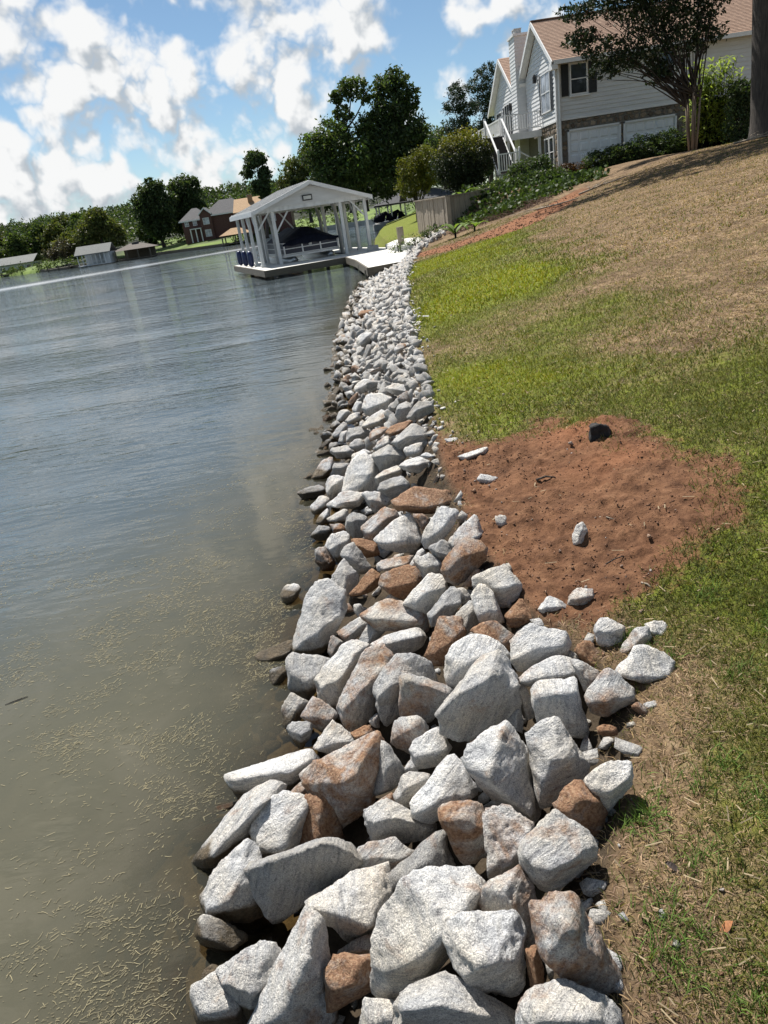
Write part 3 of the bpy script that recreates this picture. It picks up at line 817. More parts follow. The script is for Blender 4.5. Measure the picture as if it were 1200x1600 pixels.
# outlines of the stones that can be told apart, traced by eye: tile origin, scale, then
#   look | rust | tone | outline ; ridge line between the upper face and the front face | lift
TILES = {'A': (290, 1300, 4), 'B': (550, 1300, 4), 'C': (760, 1200, 4), 'D': (290, 1100, 4), 'E': (540, 1060, 4), 'F': (800, 900, 4),
         'G': (390, 880, 4), 'H': (600, 860, 4), 'I': (450, 700, 6), 'J': (600, 720, 5), 'K': (490, 560, 6), 'P': (0, 0, 1), 'L': (510, 390, 6.667)}
STONES = """
*A|long slate grey slab with dark streaks|0|.42|395,235 430,200 700,100 860,45 990,65 1085,160 1040,225 800,410 580,548 470,450 400,300;440,215 700,120 870,65 1070,165|.05
*A|big pale boulder leaning into the water|.12|.72|110,400 180,270 300,110 400,20 470,160 400,230 400,300 450,420 500,590 370,640 230,620 130,570;140,470 300,450 440,440
A|mottled grey lump with a wet foot|.08|.55|65,650 100,490 140,570 230,610 380,640 400,690 260,765 100,705
A|small round grey cobble|.05|.6|95,930 115,850 180,825 225,850 225,900 130,930
*A|blocky pale stone with a pinkish face|.3|.7|30,970 60,940 130,915 220,885 260,960 350,1040 400,1180 380,1260 90,1260 60,1100;90,1150 270,1120 350,1060
*A|broad grey stone with a brown pit|.1|.62|215,880 330,770 430,715 540,700 615,740 610,800 520,960 510,1160 420,1175 370,1050 250,960;260,950 400,1020 540,950|.03
*A|tall upright pale slab with a cracked face|.22|.74|750,490 810,510 850,640 910,780 880,870 890,1000 930,1280 380,1280 390,1190 500,1160 500,1040 600,790 640,730 720,640|.04
*A|rusty orange wedge with a broken edge|.85|.6|880,860 930,765 1040,765 1100,800 1190,785 1200,960 1130,990 960,1110 900,1115 870,950;900,1000 1050,950 1080,800
*P|pale triangular block with a shaded underside|.08|.78|486,1411 515,1390 550,1365 606,1349 611,1378 605,1420 591,1445 575,1457 548,1467 520,1452 495,1425;490,1413 525,1430 575,1442 605,1420|.04
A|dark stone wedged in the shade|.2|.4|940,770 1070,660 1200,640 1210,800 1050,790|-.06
B|flat pale stone cut off by the picture's lower edge|.05|.78|50,1290 80,1040 270,1060 300,1110 320,1290
*B|largest pale slab in the pile with a green tinge|.12|.78|160,570 200,480 370,285 500,290 640,235 740,208 795,260 828,340 765,480 615,540 595,610 520,740 555,770 505,915 300,1035 205,1010 148,930 158,760 175,640;230,900 480,760 620,520 800,380|.05
*B|rounded white block with a small brown spot|.05|.80|593,640 618,560 660,528 790,508 1040,518 1062,560 1077,790 1052,960 1000,1008 860,992 700,948 628,850;700,930 780,870 860,832 1065,800|.08
*B|wide grey stone at the very bottom of the photo|.04|.62|283,1070 310,1010 520,908 640,905 720,970 860,1035 1040,1170 1110,1290 290,1290;320,1100 600,1080 950,1180|.02
P|smooth pale rounded boulder at the bottom by the grass|.25|.74|809,1575 828,1546 880,1537 945,1560 978,1600 985,1640 812,1640
*B|grey slab blotched with pink rust|.5|.66|810,350 900,285 1040,218 1095,290 1165,440 1140,560 1150,720 1090,760 1050,540 1030,520 800,510|.0
B|narrow orange stone behind the white block|.9|.45|1080,740 1145,700 1200,860 1195,960 1115,975|-.03
*B|dark speckled grey wedge|.12|.4|248,290 370,130 570,5 640,215 640,250 500,300 370,295 275,400;300,300 450,200 600,230
B|tan rounded stone|.35|.6|38,120 130,58 280,50 385,120 375,180 260,270 240,215 120,220 45,235
*C|cube shaped grey rock on the edge of the grass|.18|.62|215,530 265,420 430,292 520,328 600,400 680,480 690,560 600,640 420,778 290,722 228,610;235,540 330,640 560,575 680,530|.07
*C|brown rusty stone with a broken face|.8|.42|430,250 460,150 570,93 620,98 700,170 748,290 725,400 650,435 560,345 450,292;480,280 600,200 700,220|.02
*P|white wedge standing at the grass edge|.03|.82|917,1223 928,1202 955,1189 988,1188 986,1215 975,1243 946,1264 934,1248;925,1235 950,1240 985,1213|.03
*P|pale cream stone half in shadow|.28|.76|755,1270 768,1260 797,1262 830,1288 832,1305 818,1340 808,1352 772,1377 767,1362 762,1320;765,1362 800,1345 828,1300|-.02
*P|craggy grey and rust boulder at the grass edge|.45|.58|835,1424 870,1396 905,1408 921,1440 936,1465 955,1500 980,1547 960,1563 920,1557 890,1541 864,1512 844,1471;860,1490 890,1450 930,1490|.05
*D|long tapering grey stone sloping to the water|.15|.66|68,1010 108,930 210,770 325,640 358,580 450,518 560,478 614,490 607,560 500,625 435,740 415,820 300,912 180,1050 90,1050;110,1000 240,860 400,700 560,540
*D|smooth white egg shaped slab|.08|.82|422,790 438,720 500,630 570,562 680,558 757,590 747,690 717,770 718,885 580,932 470,968 428,880;450,920 600,890 710,790|.03
*D|ochre stone wedged on its end|.8|.55|718,840 728,720 768,550 820,508 872,518 895,610 965,740 990,862 860,852 728,892|-.02
*P|big tan boulder stained with ochre|.62|.66|478,1212 490,1196 505,1190 522,1176 540,1177 572,1154 590,1150 601,1160 598,1200 583,1222 584,1241 579,1256 556,1276 532,1293 519,1266 507,1236 482,1226;510,1233 545,1215 578,1225|.05
*P|grey angular stone behind the tan boulder|.1|.5|598,1160 612,1166 632,1206 619,1233 585,1246 580,1225 596,1200|.03
D|small pinkish stone|.4|.62|655,565 700,498 768,458 775,560 750,590 690,580
*D|pale three cornered stone|.12|.74|800,270 850,190 908,118 980,138 1060,228 1085,258 1020,305 920,320 850,290;830,270 930,250 1050,240|.02
D|small chunky grey stone|.05|.55|762,460 775,370 865,352 870,430 800,525
*D|flat pale stone lying at the waterline|.14|.76|283,465 350,428 500,398 600,328 700,308 782,308 808,340 755,460 690,525 610,555 520,485 340,580 298,548;300,480 500,440 640,440 780,350
D|small dark cornered grey stone|.05|.5|628,150 680,103 792,123 788,190 722,278 690,262;650,170 720,200 780,160
D|wet brown stone lying in the shallows|.6|.3|0,640 40,540 110,478 168,490 168,580 100,605 30,655|-.02
D|wet dark slab under the water's edge|.5|.25|130,660 330,600 300,640 200,700 120,720|-.03
G|slim grey stone|.05|.58|203,930 213,870 258,813 322,848 372,850 345,920 320,985 240,1012 218,1035
*G|pinkish pointed stone|.42|.62|322,960 400,823 442,898 540,918 545,960 455,1062 390,1005|-.01
*H|biggest grey boulder, set high with a dark face|.06|.60|338,1070 368,980 438,890 600,680 690,648 742,680 805,770 855,900 842,970 702,1102 520,1178 400,1162 348,1132;365,985 480,888 670,800 835,850|.14
*E|pale angular block with a rust knot|.1|.74|722,500 800,420 990,276 1092,340 1165,540 1205,700 1205,830 1168,888 1000,782 850,652 790,600;800,565 880,600 1010,700 1170,850|.10
*P|grey boulder with an olive stain|.18|.64|824,1152 845,1130 868,1124 886,1145 906,1176 919,1200 906,1236 870,1254 842,1252 837,1220 829,1190;845,1230 870,1190 905,1180|.02
*E|oblong grey stone with a pale top|.1|.62|128,830 220,758 300,768 420,848 565,930 558,962 430,1022 330,1002 200,1024 138,930;150,880 300,870 540,940
E|orange cap of stone|.9|.5|128,830 190,770 300,712 310,775 160,840|.02
*E|crisp white wedge in the middle of the pile|.04|.84|413,800 448,730 540,608 600,538 660,498 722,538 782,640 818,722 720,782 600,802 580,872 520,918 428,872;430,850 560,800 600,760 800,725|.05
*E|small streaky grey stone|.03|.64|298,740 338,630 400,598 530,602 505,660 425,730 412,802 330,812;320,740 400,680 510,620|.03
*E|tall tan brown block|.6|.58|583,800 620,768 740,773 830,778 862,830 893,960 898,1060 842,1152 740,1172 688,1092 648,990 598,880;610,880 740,900 880,950|.06
*E|bluish white broken stone under the big boulder|.02|.82|403,420 428,380 580,308 600,380 655,430 605,540 550,562 450,558 413,490;430,500 560,480 640,440|.03
*E|squat tan grey stone|.32|.6|283,310 318,250 420,238 480,248 525,330 430,372 405,475 288,402;300,380 400,330 450,280|.02
*H|flat topped dark grey stone with a brown rim|.3|.46|103,990 108,800 150,776 240,798 430,880 365,965 290,1075 220,1035 118,1042;110,810 250,850 420,890|.05
*G|tall slate grey stone with a peak|.08|.5|786,840 788,740 858,660 938,568 1000,556 1062,588 1142,660 1168,745 960,705 952,912 860,1005 806,962;800,850 880,760 960,690|.03
E|little pink stone|.5|.6|140,270 190,215 215,230 212,310 175,305|.0
E|little pale stone in the gap|.05|.72|366,560 410,498 455,560 445,595 370,592
*H|smooth white rounded rock behind the big boulder|.03|.84|382,760 388,680 448,600 520,533 640,543 722,588 785,650 745,700 690,655 600,690 450,860 398,830|.04
H|grey stone peeping out below the big boulder|.04|.5|770,1060 842,970 872,1060 862,1140 800,1110|-.02
H|pale upright sliver|.12|.7|808,800 860,828 945,960 945,1030 880,1045 838,960|-.02
*F|double humped pale rock|.1|.76|-5,430 60,330 138,303 222,348 332,368 362,420 352,505 260,515 160,535 60,595 0,530;10,520 150,470 340,440|.04
*F|wide low slab with a sharp lip|.1|.72|55,640 130,560 280,503 362,518 425,580 425,622 300,642 150,662 68,684;65,655 200,625 420,600|.06
F|pale stone with a worn corner|.3|.68|368,530 440,528 545,610 545,660 452,722 418,640 398,560
*F|square white block|.08|.8|126,700 148,658 390,652 442,860 473,990 402,1018 340,982 290,922 162,912;150,760 300,740 410,730|.05
*F|speckled tan grey stone sunk in the ground|.4|.62|458,760 498,680 590,587 662,618 752,720 758,782 640,852 560,882 488,842;480,800 620,800 750,760
F|brown stone pressed into the soil|.75|.36|393,470 430,418 502,428 555,490 558,585 530,603 470,563|-.03
*F|pale stone with a stepped face|.18|.72|518,330 538,268 590,263 702,318 708,370 684,462 600,492 548,442;530,350 620,360 700,330
F|tan slanting stone|.5|.66|678,505 688,430 780,328 850,318 872,382 832,442 760,452
F|small white stone tucked behind|.04|.8|838,310 900,278 962,288 978,350 940,402 880,402 858,340
*F|big white stone alone on the lawn|.05|.85|663,600 700,528 780,438 852,448 962,510 1003,560 992,652 930,682 860,682 760,642;670,615 800,650 985,640|.03
F|small brown chip|.7|.45|738,820 790,778 852,840 852,902
F|small pale pebble|.1|.7|818,800 880,773 917,800 892,842 850,842
*F|flat dark brown piece|.9|.22|528,950 590,918 652,948 664,992 600,1004 538,988
*F|roundish stone half stained by earth|.35|.7|348,180 358,120 420,78 492,78 518,120 502,182 430,213 378,208;365,150 430,140 510,130
*F|flat white stone partly buried in earth|.15|.8|163,210 198,160 228,128 292,148 355,200 270,252 200,252|-.02
*G|long weathered grey rock with deep furrows|.08|.66|278,480 318,380 358,220 430,122 500,122 592,200 604,270 562,360 502,452 472,562 380,578 288,548;320,500 440,430 560,330|.05
G|leaning grey rock|.08|.62|498,130 538,40 590,-6 645,30 684,100 640,205 590,205 555,165|.02
*G|lone pale stone standing in the water|.06|.74|193,190 228,128 292,128 327,160 312,200 272,252 220,263 203,230;205,215 260,225 315,180|.03
*G|low grey stone reaching into the lake|.05|.56|36,590 80,548 150,538 272,488 275,550 235,592 222,622 140,642 66,652;60,610 150,600 260,550
G|wet stub of grey stone|.1|.45|128,760 128,670 200,648 228,660 243,700 160,795
*G|veined grey trapezoid|.04|.55|222,590 260,558 400,598 505,598 452,682 412,782 372,855 320,822 260,802 238,690;250,680 340,760 440,690|.02
*G|long pale plank like stone|.14|.76|413,760 438,700 518,600 568,528 660,488 724,518 704,592 642,722 562,882 500,918 436,852;450,800 560,720 690,560|.03
*G|long pinkish tan knobbly stone|.48|.62|690,610 760,528 820,516 905,570 905,622 804,722 784,882 742,984 640,1054 598,1034 562,930 566,850 636,740;600,900 700,800 850,650|.04
*G|flat rust streaked stone|.55|.66|706,330 800,248 870,232 1002,258 1094,310 1124,382 1094,424 940,424 800,408 728,362;740,350 900,370 1100,370|.05
*G|smooth pale oblong stone|.06|.7|756,512 870,448 1050,406 1104,470 1062,534 930,584 858,534;770,515 900,500 1080,460|.02
G|grey splintered stone|.06|.5|686,485 738,376 855,418 764,502 730,545
G|tan sloping stone|.42|.62|542,440 620,378 712,328 744,372 692,452 600,494
G|dark tan stone in the gap|.4|.36|486,560 508,448 572,490 604,502 520,604|-.04
*G|dark red brown stone|.95|.34|638,200 700,98 770,36 824,70 812,132 740,194
*G|big rust brown stone caked with earth|.92|.46|806,130 848,48 960,22 1052,38 1104,110 1044,172 960,224 900,194 828,152|.02
*H|smooth white stone with a shaded side|.03|.82|112,330 190,258 268,158 340,138 388,180 398,240 334,332 262,404 188,344;180,340 260,270 390,240|.03
G|tiny pale point of stone|.03|.74|848,222 890,183 942,240 860,246
G|small cream lump|.2|.66|648,260 690,253 718,290 682,344 653,302
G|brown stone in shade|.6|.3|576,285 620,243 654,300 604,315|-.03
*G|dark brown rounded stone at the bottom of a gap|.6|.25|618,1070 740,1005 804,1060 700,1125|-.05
*J|brown capped boulder|.68|.42|448,850 540,688 640,618 750,638 802,690 793,782 640,943 550,973 478,932;490,850 600,760 780,700|.05
*J|pale craggy stone on the earth|.25|.7|508,640 580,528 710,443 752,490 733,560 803,662 760,655 640,625 545,690|.02
J|black speckled white stone|.12|.58|238,770 330,718 402,748 458,800 443,862 330,934 278,882
J|white slanted stone|.05|.8|186,830 280,678 344,710 252,772 232,842
*J|upright speckled column of stone|.06|.74|298,640 338,560 358,470 440,355 512,355 564,400 554,482 484,584 432,644 350,684 318,684;340,620 440,560 540,440|.05
J|dark faceted stone under the column|.08|.44|346,672 470,608 543,700 523,774 440,784 368,722|.02
*P|white speckled pyramid|.04|.82|588,843 595,832 627,807 635,800 646,808 661,838 660,847 648,863 620,863 600,857;592,850 620,852 658,846|.04
*H|dark grey slab of a split pair|.04|.5|272,400 398,238 470,236 494,330 432,412 308,474;300,420 380,350 480,330|.02
*H|pale grey slab of a split pair|.05|.58|436,420 540,298 602,380 572,482 508,535 488,472|.0
H|small white stone behind the split pair|.05|.74|430,240 500,233 548,292 494,335
*H|upright white stone peppered with black|.04|.8|548,300 568,238 620,218 662,240 724,340 749,462 690,474 600,454 588,372;590,420 650,380 730,380|.05
*H|chunky cream block at the dirt edge|.22|.72|556,180 640,128 760,96 834,180 864,222 853,294 740,354 688,262 620,222 556,228;690,255 760,240 850,220|.05
H|flat rust coloured plate|.95|.5|486,225 560,118 602,120 562,224
*H|brown clod covered stone|.95|.28|756,410 850,308 932,360 1004,462 880,484 778,474
*H|rough rusty upright stone|.78|.52|266,650 308,500 348,430 410,407 482,440 509,510 482,562 392,652 372,724 308,724;300,660 390,600 490,520|.03
*H|brown stone behind the white rounded rock|.72|.42|556,510 610,458 700,456 774,500 814,562 782,645 700,594 618,544|.0
H|rusty stub on the left|.6|.5|-5,620 62,658 62,702 0,764
*J|large flat orange stone|.93|.62|72,310 130,288 220,212 430,216 522,258 584,320 500,342 420,374 380,414 240,404 98,372;110,360 300,380 500,340|.05
J|brown knuckle of stone|.7|.42|216,420 290,416 354,450 312,564 268,494
*J|stone on a dirt ledge|.2|.66|868,440 900,418 952,438 958,502 930,534 878,502;885,490 920,500 955,480|.02
*J|crumbled heap of pale stone chips|.15|.72|720,150 760,98 812,118 884,128 874,162 800,194
*P|lone pale stone on the red earth|.03|.82|894,840 899,820 911,817 919,828 915,848 897,852|.03
*I|very large white slab face|.08|.84|516,290 556,180 700,66 794,78 844,170 864,240 814,292 864,372 750,414 620,434 500,404|.05
I|pale stone with a shadow stripe|.06|.78|352,380 368,290 430,252 524,278 514,404 410,494 383,474;370,420 420,360 500,300
*I|cream pointed stone in the water|.2|.74|212,290 258,208 310,138 370,92 419,88 414,214 350,284 280,304;225,285 320,270 405,200
*I|grey green block|.04|.5|412,240 428,148 500,132 574,148 544,234 510,279 450,254;420,190 500,190 560,170
*I|dark wet stone out in the lake|.12|.3|92,425 190,362 312,356 358,400 332,444 220,484 128,474;120,430 230,420 340,390
*I|cream stone by the lake|.25|.7|212,560 248,498 310,448 384,458 398,544 300,624 238,634
I|broad pale stone|.15|.74|376,540 480,428 600,406 724,440 664,544 590,574 428,554
I|white sliver|.05|.8|266,690 308,618 380,558 395,640 374,702 280,724
I|cream curved stone|.3|.68|366,690 430,618 552,562 564,692 500,694
*I|pinkish pale slab|.3|.76|696,440 860,396 984,480 924,562 800,594 758,504
*I|grey faceted stone|.03|.52|852,390 888,308 1060,266 1144,340 1134,384 980,474 898,434;870,390 980,370 1130,340
*I|dark fronted stone|.08|.4|542,770 546,640 620,608 744,650 704,844 618,854;550,690 630,680 735,670|.02
*I|tan knobbly stone|.5|.64|696,780 738,690 820,648 900,556 1004,578 1044,650 934,744 820,864 738,864|.02
I|small brown stone|.75|.45|398,720 480,698 544,740 534,794 428,804
*I|wet black and white stone|.05|.36|206,830 278,728 392,728 404,802 362,854 288,874;230,820 300,770 390,770
*I|pale furrowed boulder|.1|.78|352,920 418,808 560,786 594,882 512,944 544,1044 480,1084 398,994;380,960 450,920 570,870
*I|olive brown wet stone|.5|.42|254,1060 262,950 350,916 404,1000 444,1062 424,1144 330,1154
*I|grey hollowed stone|.04|.52|506,990 528,910 600,886 654,960 664,1042 770,1092 784,1142 680,1184 598,1124 526,1054|.02
*I|brown earth filled hollow stone|.95|.36|598,870 680,848 832,900 862,1002 720,1034 658,1014
I|rusty white bar of stone|.5|.66|831,1090 900,1038 1180,1008 1204,1042 1120,1124 930,1154 858,1144
*K|slate grey stone with a scarred face|.03|.5|541,910 640,848 720,806 794,840 864,930 824,984 700,1014 640,1069 598,1014;570,930 680,900 850,930|.02
*K|cream wedge|.12|.74|572,1120 680,1038 802,1016 814,1062 760,1114 640,1164 598,1164;590,1120 700,1090 805,1040
*K|white stone at the start of the dirt|.06|.82|818,1010 880,948 1012,926 1084,970 1004,1064 878,1064
*K|grey block beside the grass|.05|.55|738,800 788,738 880,648 950,606 1074,688 1074,764 940,814 818,864;760,790 880,740 1070,720|.04
K|creamy square stone|.15|.76|842,860 868,818 1002,786 1024,842 1004,914 950,884 880,924
K|white chip lying in the grass edge|.03|.84|998,910 1060,878 1144,920 1060,944
*K|dark grey upright stone at the lawn|.03|.4|876,560 908,490 1000,406 1112,402 1124,482 1040,544 930,574;900,560 960,490 1110,430|.05
*K|grey hump with a white vein|.06|.5|766,540 788,438 870,406 934,440 894,572 800,604;790,480 870,460 925,460|.02
*K|orange red stone between grey ones|.95|.6|676,700 758,610 932,586 904,632 800,714 718,729
*K|salmon coloured stone|.55|.66|516,740 558,658 690,636 704,672 620,734 538,784
*K|cream striped stone|.2|.76|451,645 538,538 660,486 704,520 694,604 560,654;480,640 600,600 695,540|.02
*K|olive grey block|.08|.52|312,780 328,658 440,636 524,680 504,744 378,774
K|grey three sided stone|.03|.58|326,830 378,758 440,752 494,830 402,874
*K|grey brick shaped stone|.03|.54|152,870 228,828 330,826 379,870 354,934 240,949 188,914;170,880 260,880 370,880
K|rounded grey stone|.04|.6|178,720 228,638 290,596 324,630 302,694 208,764
K|pale block by the water|.06|.68|232,770 258,688 320,676 324,784 258,804
*K|smooth rounded pale stone|.05|.7|212,560 248,488 310,476 349,510 292,594 228,609
K|flat faced pale stone|.06|.74|298,590 348,518 432,506 444,574 328,624
K|grey stone touching the lake|.05|.5|148,640 210,578 254,620 178,684
K|black wet stone|.05|.25|52,840 110,768 164,758 164,802 108,864
K|wet grey pebble|.1|.42|138,850 158,788 222,786 234,824 158,874
K|white knob|.04|.78|358,470 398,408 462,406 454,524 378,514
*K|big white bulging rock|.06|.82|458,470 478,388 520,338 640,326 734,370 704,454 620,504 518,549;480,480 600,440 720,380|.03
*K|white rock with a dark hollow behind|.05|.78|378,290 398,238 470,192 532,198 544,274 480,324 398,344|.02
*K|jumble of cream rock by the bare earth|.25|.74|668,280 760,228 872,258 904,320 840,344 758,344
K|pale pinkish stone|.25|.72|556,860 598,790 680,718 744,760 744,814 640,854
K|white shoulder of stone|.05|.8|352,960 368,898 480,848 554,880 440,944
*L|brownish boulder at the water's edge|.35|.55|85,960 120,910 190,885 250,910 262,945 180,1010 110,1015
*L|dark red stone among white ones|.85|.4|335,680 350,640 430,625 500,630 480,670 390,690 370,725
*L|lone white chip lying on the green lawn|.03|.85|1000,695 1035,683 1085,695 1050,712 1010,712
L|large pale grey stone|.05|.72|310,940 360,870 480,860 480,930 400,1020 330,1040
L|smooth pale stone near the lawn|.06|.78|620,900 640,865 690,850 720,880 690,910 640,915
L|pink tinged stone|.4|.74|700,1040 740,980 820,980 850,1020 780,1075 720,1080
P|crumbled white stone at the end of the green grass|.1|.8|717,714 733,706 748,702 762,700 760,708 742,716 726,722
P|small white stone in the green grass|.04|.82|696,688 703,684 716,685 717,692 700,694
"""


def build_traced_rocks():
    out = []
    for k, line in enumerate(STONES.strip().splitlines()):
        q = line.split('|')
        uniq = q[0][0] == '*'
        ox, oy, s = TILES[q[0].lstrip('*')]
        look, rust, tone = q[1], float(q[2]), float(q[3])
        parts = q[4].split(';')
        cv = lambda t: np.array([[float(a) / s + o for a, o in zip(p.split(','), (ox, oy))] for p in t.split()])
        poly = cv(parts[0])
        ridge = cv(parts[1]) if len(parts) > 1 else None
        lift = float(q[5]) if len(q) > 5 else 0.0
        mn, mx = poly.min(0), poly.max(0)
        cen = (mn + mx) / 2
        w, h = mx - mn
        rng = np.random.default_rng(900 + k)
        base = hit(cen[0], cen[1] + h * .18, land_z, 0.0)
        if base[0] > lawn_x(base[1]) - .06:
            hm_ = h * np.linalg.norm(base - CAMP) / F_PX
            base = hit(cen[0], cen[1], ground_z, .16 * hm_ + max(lift, -.02) * .3)
        else:
            base = hit(cen[0], cen[1] + h * .18, land_z, 0.07 + lift * .6)
        depth = (base - CAMP) @ CF                        # distance along the lens axis
        px2m = depth / F_PX
        small = min(w, h) * px2m
        P = lambda x, y, dd: CAMP + pray(x, y) * (depth - dd)
        # area-based thickness
        A = .5 * abs(np.dot(poly[:, 0], np.roll(poly[:, 1], 1)) - np.dot(poly[:, 1], np.roll(poly[:, 0], 1)))
        thick = .52 * math.sqrt(A) * px2m * rng.uniform(.85, 1.1)
        pts = [P(x, y, 0) for x, y in poly]
        pc = poly.mean(0)
        if ridge is None:
            # ridge along the longest direction, below the middle
            dv = poly - pc
            _, _, vt = np.linalg.svd(dv)
            ax = vt[0] if vt[0][0] > 0 else -vt[0]
            ln = np.abs(dv @ ax).max()
            c2 = pc + np.array([0, h * rng.uniform(.02, .20)])
            ridge = np.array([c2 - ax * ln * .5, c2 + ax * ln * rng.uniform(.3, .55)])
            pts += [P(x, y, thick * rng.uniform(.75, 1.0)) for x, y in ridge]
        else:
            for j, (x, y) in enumerate(ridge):
                e = 1.0 if 0 < j < len(ridge) - 1 else .62
                pts.append(P(pc[0] + (x - pc[0]) * .93, pc[1] + (y - pc[1]) * .93, thick * e * rng.uniform(.9, 1.1)))
        for x, y in poly[::2]:
            x2, y2 = pc + (np.array([x, y]) - pc) * .62
            pts.append(P(x2, y2 + h * .1, -thick * 1.05))
        pts = np.array(pts)
        # keep a worn outline: the meshed hull shrinks a little, so swell it
        c3 = pts.mean(0)
        loc = pts - c3
        loc *= 1.06
        pxs = max(w, h)
        sub = 5 if pxs > 105 else (4 if pxs > 34 else 3)
        me = rock_mesh(loc, sub, 200 + k, p=140, rough=.070 + .022 * rng.random())
        o = mobj('rock', me, M_ROCK, loc=c3)
        o['rust'] = rust
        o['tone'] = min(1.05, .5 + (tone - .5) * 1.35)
        out.append(dict(o=o, look=look, uniq=uniq, cen=cen, size=math.sqrt(A), y=c3[1]))
    # labels: the look, then the most tell-tale neighbour
    for a in out:
        best = None
        for b in out:
            if b is a or not b['uniq']: continue
            d = b['cen'] - a['cen']
            dist = np.hypot(*d) / (a['size'] + b['size'])
            sc_ = dist - .3 * min(b['size'] / 60, 1)
            if best is None or sc_ < best[0]: best = (sc_, b, d)
        _, b, d = best
        rel = ('left of' if d[0] > 0 else 'right of') if abs(d[0]) > abs(d[1]) else ('above' if d[1] > 0 else 'below')
        lw = a['look'].split()
        nb = b['look'].split()
        if a['uniq'] and len(lw) >= 8:
            lab = a['look']
        else:
            lab = a['look'] + ', ' + rel + ' the ' + b['look']
            if len(lab.split()) > 16: lab = a['look'] + ', ' + rel + ' the ' + ' '.join(nb[:max(3, 12 - len(lw))])
        set_props(a['o'], lab, 'rock', 'rocks of the shoreline riprap')
    return out


TRACED = build_traced_rocks()


# ---- the rest of the bank farther along, stone by stone
def stone_library():
    lib = []
    for k in range(14):
        rng = np.random.default_rng(40 + k)
        pts = angular_points(rng, 1.0, rng.uniform(.55, .9), rng.uniform(.38, .7), 10)
        pts -= pts.mean(0)
        lib.append(rock_mesh(pts, 3, 600 + k, p=60, rough=.085))
    for me in lib: me.materials.append(M_ROCK)
    return lib


LIB = stone_library()


def tiny_library():
    lib = []
    for k in range(10):
        rng = np.random.default_rng(140 + k)
        a = angular_points(rng, 1, .8, .6, 9); a -= a.mean(0)
        bm = bmesh.new()
        for p in a: bm.verts.new(p)
        bmesh.ops.convex_hull(bm, input=bm.verts)
        for v in [v for v in bm.verts if not v.link_faces]: bm.verts.remove(v)
        bmesh.ops.triangulate(bm, faces=bm.faces)
        bm.verts.index_update()
        lib.append((np.array([v.co[:] for v in bm.verts]), np.array([[q.index for q in f.verts] for f in bm.faces])))
        bm.free()
    return lib


TINY = tiny_library()


def rot_rand(rng, n):
    q = rng.normal(size=(n, 4)); q /= np.linalg.norm(q, axis=1, keepdims=True)
    w, x, y, z = q.T
    return np.stack([np.stack([1 - 2 * (y * y + z * z), 2 * (x * y - z * w), 2 * (x * z + y * w)], 1),
                     np.stack([2 * (x * y + z * w), 1 - 2 * (x * x + z * z), 2 * (y * z - x * w)], 1),
                     np.stack([2 * (x * z - y * w), 2 * (y * z + x * w), 1 - 2 * (x * x + y * y)], 1)], 1)


def scatter_tiny(name, pos, rad, mat, rng, squash=1.0, col=None, kind='stuff'):
    R = rot_rand(rng, len(pos))
    V, T, C = [], [], []
    b = 0
    for i in range(len(pos)):
        v, t = TINY[i % len(TINY)]
        q = (v * rad[i]) @ R[i].T
        q[:, 2] *= squash
        V.append(q + pos[i]); T.append(t + b); b += len(v)
        if col is not None: C.append(np.repeat(col[i:i + 1], len(v), 0))
    me = np_mesh(name, np.concatenate(V), tris=np.concatenate(T), col={'tint': np.concatenate(C)} if col is not None else None)
    o = mobj(name, me, mat)
    if kind: o['kind'] = kind
    return o


def proj(p):
    d = np.atleast_2d(p) - CAMP
    w = d @ CF
    return np.stack([600 + F_PX * (d @ CR) / w, 800 - F_PX * (d @ CU) / w], 1)


